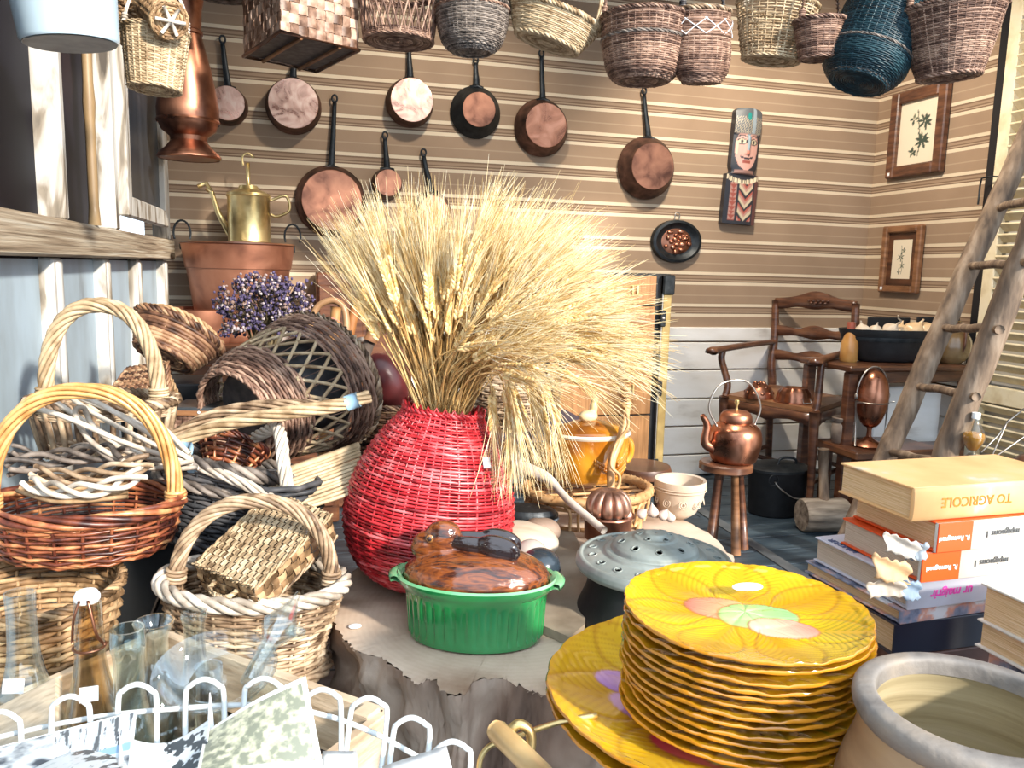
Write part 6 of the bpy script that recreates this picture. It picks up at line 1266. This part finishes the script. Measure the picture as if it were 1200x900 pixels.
for me, z_, lab in ((pl_, .622, 'big yellow platter with purple plums under the stack of plates'), (pl2, .609, 'second big yellow platter, underneath the plum platter')):
    o = bpy.data.objects.new('oval_platter', me); COL.objects.link(o); o.location = (cq[0], cq[1], z_); o.rotation_euler = (0, 0, -YAW); tag(o, lab, 'platter', 'large platters')
# books
def text(s_, size, m, parent, loc, rot, bold=0, italic=0, name='lettering', ax='LEFT', ext=.0003):
    cu = bpy.data.curves.new('t', 'FONT'); cu.body = s_; cu.size = size; cu.extrude = ext; cu.offset = bold; cu.shear = italic; cu.align_x = ax; cu.resolution_u = 3
    o = bpy.data.objects.new('t', cu); COL.objects.link(o); dg = bpy.context.evaluated_depsgraph_get(); me = bpy.data.meshes.new_from_object(o.evaluated_get(dg)); bpy.data.objects.remove(o)
    me.materials.clear(); me.materials.append(m); r_ = bpy.data.objects.new(name, me); COL.objects.link(r_); r_.parent = parent; r_.location = loc; r_.rotation_euler = rot; return r_
pgm = mat('page_edges', [(.50, .32, .14), (.66, .47, .26), (.74, .58, .38)], .85, 0, 30, (.4, .4, 25), .4, 30); pgw = mat('page_edges_grey', [(.46, .36, .26), (.64, .55, .44)], .85, 0, 30, (.4, .4, 25), .4, 30)
def book(label, corner, ztop, th, wd, ln, rz, cover, pages, spine=None, round_=.0, name='book'):
    t = thing(name, label, 'book', (corner[0], corner[1], ztop-th), (0, 0, rz))
    MB().box((ln/2+.001, wd/2+.002, th/2), (ln-.008, wd-.006, th-.005)).build('pages', pages, t, False)
    MB().box((ln/2, wd/2, th-.0013), (ln, wd, .0026), bev=.0008).build('front_cover', cover, t, False); MB().box((ln/2, wd/2, .0013), (ln, wd, .0026), bev=.0008).build('back_cover', cover, t, False)
    yy = np.linspace(0, PI, 9); g = [np.c_[np.full(9, x), -.004*np.sin(yy)*round_-.001, th/2-th/2*np.cos(yy)] for x in (0, ln)]; g.append(np.c_[np.full(9, ln), .003+0*yy, th/2-th/2*np.cos(yy)])
    g = [np.c_[np.zeros(9), .003+0*yy, th/2-th/2*np.cos(yy)]]+g; MB().grid(np.array(g)).build('spine', spine or cover, t); return t
zB = .809; c0 = onZ(1071, 572, zB); c1 = onZ(1200, 575, zB); cl = onZ(971, 543, zB); rz = math.atan2(*(c1-c0)[:2][::-1]); wB = np.linalg.norm(cl-c0)
k = dep(c0)/FPX
rzp = math.atan2(*(cl-c0)[:2][::-1])-PI/2; rz = rz*.35+rzp*.65
yc = mat('yellow_cover', [(.60, .34, .14), (.68, .41, .18), (.64, .42, .22), (.46, .46, .36)], .5, 0, 16, pos=[.3, .55, .66, .72])
b1 = book('thick yellow agricultural book, topmost of the right-hand pile', c0, zB, .0405, wB, .26, rz, yc, pgm, round_=.6)
org = mat('orange_lettering', (.62, .16, .01), .5)
text('TO AGRICOLE', .0165, org, b1, (.021+.125, -.0037, .0265), (PI/2, PI, 0), .0002)
M['book_white'] = mat('book_white', [(.52, .49, .42), (.62, .60, .54)], .4, 0, 10); M['book_orange'] = mat('book_orange', (.75, .085, .012), .4); M['grey_ink'] = mat('grey_ink', (.10, .10, .10), .5)
z2 = zB-.0415
def corner(px_, z_): 
    q_ = onZ(px_, 600, z_); best = None
    # point on the pile's spine line seen in column px_
    dv = (c1-c0)/np.linalg.norm(c1-c0)
    for s_ in np.linspace(-.1, .1, 801):
        p_ = np.array([c0[0]+dv[0]*s_, c0[1]+dv[1]*s_, z_]); v_ = p_-CAM; x_ = 600+FPX*(v_@RT)/(v_@FW)
        if best is None or abs(x_-px_) < best[0]: best = (abs(x_-px_), p_)
    return best[1]
th2 = .036
b2 = book('white mushroom book with orange spine end, second from top of pile', corner(1099, z2), z2, th2, wB+.012, .25, rz+R(.5), M['book_orange'], pgm, M['book_white'])
b3 = book('white mushroom book with orange spine end, third from top of pile', corner(1080, z2-th2-.001), z2-th2-.001, th2, wB+.012, .25, rz+R(-.5), M['book_orange'], pgw, M['book_white'])
for bb, w_ in ((b2, .051), (b3, .056)):
    MB().box((w_/2, -.0020, th2/2), (w_, .0022, th2-.0005), bev=.0005).build('orange_band', M['book_orange'], bb, False)
    text('R. Romagnesi', .0085, M['white_label'], bb, (w_-.004, -.0033, th2*.5+.001), (PI/2, PI, 0), .00012)
    text('mpignons 1', .0115, M['grey_ink'], bb, (w_+.075, -.0020, th2*.5+.003), (PI/2, PI, 0), .00012)
z4 = z2-2*th2-.002; th4 = .034
M['silver_cover'] = mat('silver_cover', [(.36, .38, .46), (.50, .52, .60), (.60, .52, .58)], .3, 0, 7, coat=.3); pink = mat('pink_lettering', (.72, .06, .38), .4)
b4 = book('glossy pale lilac slimming book, fourth from top of pile', corner(1066, z4), z4, th4, wB*1.34, .26, rz+R(1), M['silver_cover'], pgw)
text('ur maigrir', .016, pink, b4, (.098, -.0012, th4*.5+.004), (PI/2, PI, 0), .0004, .2)
text('MAIGRIR', .014, mat('blue_ink', (.05, .08, .18), .4), b4, (.016, .10, th4+.0003), (0, 0, R(90)), .0003)
z5 = z4-th4-.001
col5 = mat('colour_print', [(.03, .04, .09), (.20, .24, .34), (.60, .30, .22), (.62, .64, .68)], .3, 0, 26, coat=.5, pos=[.35, .46, .55, .62])
b5 = book('colourful glossy magazine under the lilac book, left corner showing', corner(1056, z5), z5, .017, wB*1.36, .23, rz+R(2), col5, pgm); b6 = book('dark blue bottom book of the right-hand pile', corner(1050, z5-.018), z5-.018, max(.012, z5-.018-ZT), wB*1.3, .22, rz+R(0), mat('night_blue', (.012, .014, .03), .35), pgm)
pd = thing('book_stand', 'low dark wooden box hidden under the right-hand pile of books', 'box', (c0[0], c0[1], 0), (0, 0, rz)); MB().box((.16, .075, ZT/2), (.30, .15, ZT-.001), bev=.003).build('box', TM, pd, False)
# torn jackets
for (px_, py_, w_, h_, bb, cc, dd) in ((1072, 640, .05, .024, b2, (.50, .47, .42), .0), (1060, 668, .055, .030, b3, (.55, .36, .19), .01), (1088, 645, .03, .022, b2, (.30, .35, .40), 0), (1052, 690, .05, .02, b3, (.50, .44, .36), .012), (1080, 690, .035, .024, b3, (.20, .28, .38), .004)):
    p_ = P(px_-14, py_, dep(c0)-.004-dd); pl_o = Matrix.LocRotScale(bb.location, bb.rotation_euler, None).inverted()@Vector(p_); u = np.linspace(-.5, .5, 14); v = np.linspace(-.5, .5, 8); U_, V2 = np.meshgrid(u, v); rg = np.random.default_rng(int(px_))
    Zw = .003*np.sin(U_*5+rg.uniform(0, 6))+.003*np.cos(V2*6+U_*3); Xw = U_*w_*(1+.10*np.sin(V2*7))*.8; Yw = V2*h_*(1+.18*np.sin(U_*23))*.8; G = np.stack([Xw, Zw+.35*V2*h_, Yw+.3*Xw*math.sin(px_)], -1)
    o = MB().grid(G).build('torn_jacket', mat('torn_paper', [cc, tuple(x*.7 for x in cc)], .6, 0, 30), bb, True, pl_o, (R(12), 0, R(-20))); so = o.modifiers.new('s', 'SOLIDIFY'); so.thickness = .0004
# nearer book at the right edge
zb = .642; cb2 = onZ(1146, 757, zb); th = .055; e2 = onZ(1200, 786, zb)
ang = math.atan2(*(e2-cb2)[:2][::-1])
bx = thing('book', 'thick pale book with tan page edges at the right picture edge', 'book', (cb2[0], cb2[1], zb), (0, 0, ang)); th = max(.03, [z for z in np.linspace(.0, .15, 301) if 450-FPX*((np.array([cb2[0], cb2[1], zb+z])-CAM)@UP)/dep([cb2[0], cb2[1], zb+z]) <= 684][0])
MB().box((.10, .08, th/2), (.198, .155, th-.004)).build('pages', pgm, bx, False)
for z_ in (.0012, th*.42, th-.0012): MB().box((.10, .08, z_), (.206, .165, .0024), bev=.0006).build('cover', M['book_white'], bx, False)
bs = thing('magazine', 'thick stack-like closed magazine under the book at the right edge', 'magazine', (cb2[0], cb2[1], ZT+.001), (0, 0, ang)); MB().box((.11, .08, (zb-ZT)/2-.001), (.2, .15, zb-ZT-.003), bev=.001).build('body', col5, bs, False)
# stoneware pot
zr = .735; c = onZ(1142, 824, zr); s = dep(c)/FPX; r_ = 132*s
t = thing('stoneware_crock', 'wide-mouthed grey-rimmed tan stoneware crock at the bottom right corner', 'crock', (c[0], c[1], ZT+.001)); h_ = zr-ZT
sm_ = mat('grey_clay_rim', [(.10, .09, .085), (.21, .19, .17), (.28, .23, .18)], .6, 0, 22, bump=.3, bscale=90)
MB().lathe(smooth_prof([(r_*.79, h_*.90), (r_*.80, h_*.975), (r_*.83, h_*1.0), (r_*.95, h_*.995), (r_*.995, h_*.97), (r_*1.0, h_*.92), (r_*.97, h_*.87), (r_*.93, h_*.84)], 26), 72).build('rim', sm_, t)
MB().lathe(smooth_prof([(r_*.93, h_*.84), (r_*.95, h_*.72), (r_*1.06, h_*.5), (r_*1.10, h_*.3), (r_*1.0, .0), (.001, 0)], 30), 72).build('outer_wall', mat('tan_clay', [(.18, .10, .05), (.34, .21, .11), (.42, .29, .17)], .5, 0, 5, (1, 1, 4), .2, 30, coat=.2), t)
MB().lathe(smooth_prof([(.001, .006), (r_*.8, .01), (r_*.98, h_*.35), (r_*.88, h_*.7), (r_*.80, h_*.92)], 40), 72).build('inner_wall', mat('inner_clay', [(.24, .19, .10), (.42, .35, .21), (.50, .43, .29)], .45, 0, 3, (1, 1, 18), .25, 6), t)

# ------------------------------------------------------------------ crate, bottles and card rack bottom left
ZC = .5775; F_ = np.array([-.174, 1.065]); u1 = np.array([.264, -.255]); LW = np.linalg.norm(u1); u1 = u1/LW; u2 = np.array([u1[1], -u1[0]]); 
t = thing('bottle_crate', 'old rough wooden crate holding empty glass bottles at bottom left', 'crate', (*F_, 0), (0, 0, math.atan2(u1[1], u1[0]))); LD = .37; zf = .41
cm = mat('crate_wood', [(.34, .24, .15), (.56, .43, .30), (.68, .56, .42)], .8, 0, 9, (1, 1, 6), .6, 20)
for z_ in (zf+.038, ZC-.040):
    MB().box((LW/2, 0, z_), (LW, .012, .072), bev=.0015).build('board', cm, t, False); MB().box((LW/2, -LD, z_), (LW, .012, .072), bev=.0015).build('board', cm, t, False)
    MB().box((0, -LD/2, z_), (.012, LD, .072), bev=.0015).build('board', cm, t, False); MB().box((LW, -LD/2, z_), (.012, LD, .072), bev=.0015).build('board', cm, t, False)
for x in (.014, LW-.014):
    for y in (-.014, -LD+.014): MB().box((x, y, (zf+ZC)/2), (.022, .022, ZC-zf), bev=.002).build('corner_post', cm, t, False)
for i in range(5): MB().box((LW/2, -LD*(i+.5)/5, zf-.006), (LW, LD/5-.006, .012), bev=.001).build('floor_slat', cm, t, False)
st_ = thing('crate_trestle', 'dark wooden trestle under the bottle crate', 'trestle', (*(F_+u1*LW/2+u2*LD/2), 0), (0, 0, math.atan2(u1[1], u1[0]))); MB().box((0, 0, zf-.030), (LW-.04, LD-.04, .03), bev=.003).build('top', M['black_post'], st_, False)
for x in (-.13, .13):
    for y in (-.13, .13): MB().box((x, y, (zf-.045)/2), (.03, .03, zf-.045)).build('leg', M['black_post'], st_, False)
G1 = glassmat('bottle_glass', (.96, .985, .98)); G2 = glassmat('brown_tint_glass', (.90, .82, .68)); G3 = glassmat('aqua_glass', (.92, .98, .98))
def bottle(label, px_, py_, d_, prof, g, cat='bottle', name='glass_bottle', wall=.0022, zb=None, rot=(0, 0, 0)):
    p_ = P(px_, py_, d_); zb = zf+.001 if zb is None else zb; H_ = p_[2]-zb; s_ = d_/FPX; t = thing(name, label, cat, (p_[0], p_[1], zb), rot)
    pr = smooth_prof([(max(a*s_, .0006), b_*H_) for a, b_ in prof], 44); inn = [(max(a-wall, .0004), max(b_, .004)) for a, b_ in pr[::-1]]
    MB().lathe(list(map(tuple, pr))+inn, 40).build('glass', g, t); return t, s_, H_
def lab(t, w_, h_, z_, r_, az):
    v_ = np.array([x.co for x in t.children[0].data.vertices]); v_ = v_[np.abs(v_[:, 2]-z_) < .008]; r_ = np.hypot(v_[:, 0], v_[:, 1]).mean()+.003
    MB().box((0, 0, 0), (.001, w_, h_), bev=.0002).build('price_label', M['white_label'], t, False, (r_*math.cos(az), r_*math.sin(az), z_), (0, R(-18), az))
t, s_, H_ = bottle('clear conical glass flask with price label, leftmost of the bottles', 23, 694, .86, [(0, 0), (52, .0), (56, .04), (50, .30), (32, .55), (19, .72), (16, .88), (16.5, .96), (17, 1)], G1); lab(t, .022, .015, H_*.66, 25*s_, -PI/2-.2)
t, s_, H_ = bottle('swing-top glass bottle with white porcelain stopper and price label', 102, 704, .88, [(0, 0), (34, 0), (36, .05), (34, .42), (22, .64), (18, .72), (16.5, .80), (16, .90), (15, 1)], G2); lab(t, .019, .016, H_*.63, 26*s_, -PI/2+.1)
MB().lathe([(.0005, H_+.012), (.0105, H_+.011), (.0135, H_+.006), (.0135, H_+.002), (.011, H_-.001), (.0005, H_-.001)], 28).build('stopper', M['white_label'], t)
mb = MB().tube(rim_path(.0165, H_*.80, 1, 2, 24), .0014, 5, True).tube(curve([(.004, -.014, H_+.006), (.008, -.018, H_-.01), (.012, -.0185, H_*.88), (.017, -.010, H_*.82)], 14), .0017, 5).tube(curve([(-.004, -.014, H_+.006), (-.010, -.017, H_-.014), (-.014, -.012, H_*.84)], 12), .0015, 5); mb.build('wire_bail', M['copper_dull'], t)
bottle('clear wine bottle with thick lip right of the swing-top bottle', 149, 736, .80, [(0, 0), (33, 0), (36, .05), (36, .42), (27, .60), (18, .72), (17, .88), (20, .93), (19, 1)], G3)
bottle('round clear carafe just behind the thick lipped bottle', 180, 728, .93, [(0, 0), (38, 0), (48, .15), (50, .40), (40, .58), (18, .76), (15, .90), (22, .98), (23, 1)], G1, name='glass_carafe', cat='carafe')
bottle('clear conical flask with narrow rimmed neck in the middle of the crate', 227, 716, .93, [(0, 0), (52, 0), (56, .05), (40, .34), (22, .58), (13, .76), (12, .92), (15, .97), (14, 1)], G1)
bottle('small straight glass tube jar standing behind the white rack', 244, 780, .80, [(0, 0), (16, 0), (17, .05), (17, .8), (15.5, .9), (16, 1)], G1, name='glass_jar', cat='jar')
bottle('small clear jar with ribbed lip in the corner of the crate', 310, 812, .82, [(0, 0), (24, 0), (26, .06), (26, .7), (20, .85), (22, 1)], G3, name='glass_jar', cat='jar')
# glass dish and funnel
c = P(258, 800, .80); s_ = .80/FPX; t = thing('glass_dish', 'large oval clear glass dish lying tilted on the bottles', 'dish', c, (R(26), R(-3), -YAW)); pr = smooth_prof([(.1, 0), (40, 0), (58, 8), (68, 22), (72, 24), (71, 27), (64, 23), (54, 12), (38, 5), (.1, 4)], 36); MB().lathe([(a*s_, b_*s_) for a, b_ in pr], 56, 1, .8).build('dish', G1, t)
a_, b_ = P(350, 695, .92), P(290, 800, .80); ax = (b_-a_); L_ = np.linalg.norm(ax); t = thing('glass_funnel', 'long clear glass funnel with tiny knob leaning across the willow basket', 'funnel', a_, aim(ax)); MB().lathe([(.003, 0), (.0045, L_*.10), (.010, L_*.22), (.020, L_*.42), (.015, L_*.5), (.009, L_*.60), (.008, L_), (.0065, L_), (.007, L_*.6), (.013, L_*.5), (.0175, L_*.42), (.008, L_*.22), (.003, L_*.1)], 28).build('funnel', G1, t)
MB().ell((.020, 0, L_*.44), (.012, .007, .007)).build('knob', G3, t)
# rough board among the bottles
q4 = [P(-20, 900, .66), P(66, 856, .68), P(66, 793, .74), P(-30, 842, .74)]
def card(name, label, q4, paint, nx=90, ny=70, cat='card', bow=.0, m=None, th=.0006, group=None):
    q4 = [np.array(x) for x in q4]; o_ = sum(q4)/4; t = thing(name, label, cat, o_, group=group); u = np.linspace(0, 1, nx); v = np.linspace(0, 1, ny); U_, V_2 = np.meshgrid(u, v); q = [x-o_ for x in q4]
    G = q[0]*((1-U_)*(1-V_2))[..., None]+q[1]*(U_*(1-V_2))[..., None]+q[2]*(U_*V_2)[..., None]+q[3]*((1-U_)*V_2)[..., None]; nrm = np.cross(q[1]-q[0], q[3]-q[0]); nrm /= np.linalg.norm(nrm); G = G+nrm*(bow*np.sin(U_*PI))[..., None]
    o = MB().grid(G, paint(U_, V_2)).build('card', m or M['card'], t); so = o.modifiers.new('s', 'SOLIDIFY'); so.thickness = th; return t
M['card'] = vcol('printed_card', .35, .3)
def vnoise(U_, V_2, sc, seed, ax=1):
    rg = np.random.default_rng(seed); out_ = np.zeros_like(U_); amp = 1
    for o_ in range(4):
        n_ = int(sc*2**o_)+2; g = rg.random((int(n_*ax)+2, n_+2)); y = V_2*(g.shape[0]-2); x = U_*(g.shape[1]-2); i, j = y.astype(int), x.astype(int); fy_, fx_ = y-i, x-j; fx_ = fx_*fx_*(3-2*fx_); fy_ = fy_*fy_*(3-2*fy_)
        out_ += amp*((g[i, j]*(1-fx_)+g[i, j+1]*fx_)*(1-fy_)+(g[i+1, j]*(1-fx_)+g[i+1, j+1]*fx_)*fy_); amp *= .55
    return (out_-out_.min())/(out_.max()-out_.min())
def mixc(f, a, b_): f = f[..., None]; return np.array(a)*(1-f)+np.array(b_)*f
t = card('rough_board', 'rough pale brown board between crate and white wire rack', q4, lambda u, v: mixc(vnoise(u, v, 5, 3, 4), (.38, .29, .19), (.68, .56, .40)), 60, 60, 'board', th=.008)
def p1_(u, v):
    n_ = vnoise(u, v, 6, 9); c_ = mixc(np.clip((n_-.3)*2.2, 0, 1), (.05, .06, .08), (.74, .80, .84)); st_ = vnoise(u*3 % 1, v, 9, 4, .3); m_ = (v > .55) & (u > .45) & (st_ > .42); c_[m_] = (.78, .82, .85); m_ = (v > .55) & (u > .45) & (st_ < .30); c_[m_] = (.10, .11, .12)
    w_ = np.abs(v-.30-.25*u) < .05; c_[w_] = (.30, .50, .72); w_ = np.abs(v-.22-.25*u) < .03; c_[w_] = (.75, .85, .9); e = (u > .98) | (v > .975); c_[e] = (.82, .86, .86); return c_
def p2_(u, v):
    n_ = vnoise(u, v, 7, 21); c_ = np.ones(u.shape+(3,))*np.array([.62, .66, .68]); c_[(n_ > .62) & (u > .5)] = (.05, .06, .07); c_[(n_ < .25)] = (.45, .52, .55); return c_
def p3_(u, v):
    n_ = vnoise(u, v, 14, 31); c_ = mixc(np.clip((n_-.35)*2.4, 0, 1), (.24, .26, .20), (.66, .66, .48)); c_ = np.where(((v < .25) & (u > .35))[..., None], mixc(n_, (.5, .54, .5), (.85, .86, .82)), c_); e = (u > .95) | (v > .95) | (u < .03); c_[e] = (.84, .84, .78); return c_
card('photo_card', 'black and white rocky photograph postcard, leftmost in the white rack', [P(-10, 930, .56), P(150, 930, .50), P(160, 832, .58), P(-14, 878, .60)], p1_, 150, 90)
card('photo_card', 'bluish card lying flat inside the left end of rack', [P(20, 930, .52), P(150, 900, .52), P(140, 872, .56), P(30, 905, .56)], p2_, 60, 40, bow=.004)
card('printed_paper', 'curled white leaflet with black print in the white rack', [P(138, 925, .50), P(236, 930, .50), P(246, 842, .55), P(140, 860, .56)], p2_, 110, 90, bow=-.012)
card('photo_card', 'greenish meadow postcard with white border standing tilted in the rack', [P(225, 930, .48), P(385, 930, .49), P(358, 792, .56), P(240, 858, .55)], p3_, 150, 130, bow=.003)
wt_ = lambda u, v: np.ones(u.shape+(3,))*np.array([.66, .68, .68])
card('blank_card', 'small blank white card right of the meadow postcard', [P(372, 930, .50), P(420, 930, .50), P(418, 880, .54), P(378, 880, .54)], wt_, 8, 8)
card('blank_card', 'larger blank white card at the right end of the rack', [P(450, 950, .50), P(540, 940, .51), P(523, 873, .56), P(448, 898, .55)], wt_, 8, 8)
MBs = MB().tube([P(240, 905, .55), P(247, 862, .56), P(246, 812, .58)], [.004, .003, .0004], 6); MBs.tf(Matrix.Translation(-Vector(P(243, 870, .56))))
t = thing('white_quill', 'thin white pointed quill sticking up in front of a rack loop', 'quill', P(243, 870, .56)); MBs.build('quill', M['white_label'], t)
# rack
loops = [(2, 834, .60), (83, 816, .60), (161, 802, .60), (240, 796, .61), (309, 795, .61), (378, 808, .60), (432, 818, .60), (482, 841, .59), (530, 869, .575)]
c = P(270, 880, .60); t = thing('wire_card_rack', 'white enamelled wire postcard rack with rounded loops at bottom left', 'rack', c)
for i, (px_, py_, d_) in enumerate(loops):
    w_ = 21.5 if i > 4 else 22.5; ln = 110; sk = -10 if i > 5 else 0
    pts = [P(px_-w_+sk, py_+ln, d_-.03), P(px_-w_, py_+22, d_), P(px_-w_*.72, py_+7, d_), P(px_, py_, d_), P(px_+w_*.72, py_+7, d_), P(px_+w_, py_+22, d_), P(px_+w_+sk, py_+ln, d_-.03)]
    MB().tube(curve([p-c for p in pts], 44), .0021, 8).build('wire_loop', M['white_wire'], t)
for pts in ([(-20, 868), (80, 846), (165, 834), (300, 826), (380, 838), (440, 860), (492, 888)],): MB().tube(curve([P(a, b_, .612)-c for a, b_ in pts], 50), .0021, 8).build('crossbar', M['white_wire'], t)
MB().tube(curve([P(a, b_, .60)-c for a, b_ in [(-20, 960), (200, 935), (400, 940), (520, 975)]], 30), .0021, 8).build('crossbar', M['white_wire'], t)
# tool handle with ring in front of the stump
c = P(600, 880, .72); t = thing('wooden_handle_tool', 'yellowish turned wooden handle with brass ring below the stump', 'tool', c)
MB().tube([P(578, 853, .74)-c, P(584, 858, .735)-c, P(612, 885, .70)-c, P(650, 925, .66)-c], [.008, .0105, .0105, .011], 14).build('handle', mat('yellow_wood', [(.40, .24, .09), (.60, .42, .20)], .35, 0, 16, coat=.3), t)
mb = MB().tube(curve([P(a, b_, .75)-c for a, b_ in [(564, 930), (562, 895), (572, 876), (592, 868), (650, 848), (700, 838)]], 40), .0028, 8); mb.build('brass_wire', M['brass'], t)
MB().tube(curve([P(a, b_, .73)-c for a, b_ in [(598, 856), (608, 849), (620, 856), (622, 872), (617, 892)]], 24), .005, 8).build('ring', M['brass'], t)
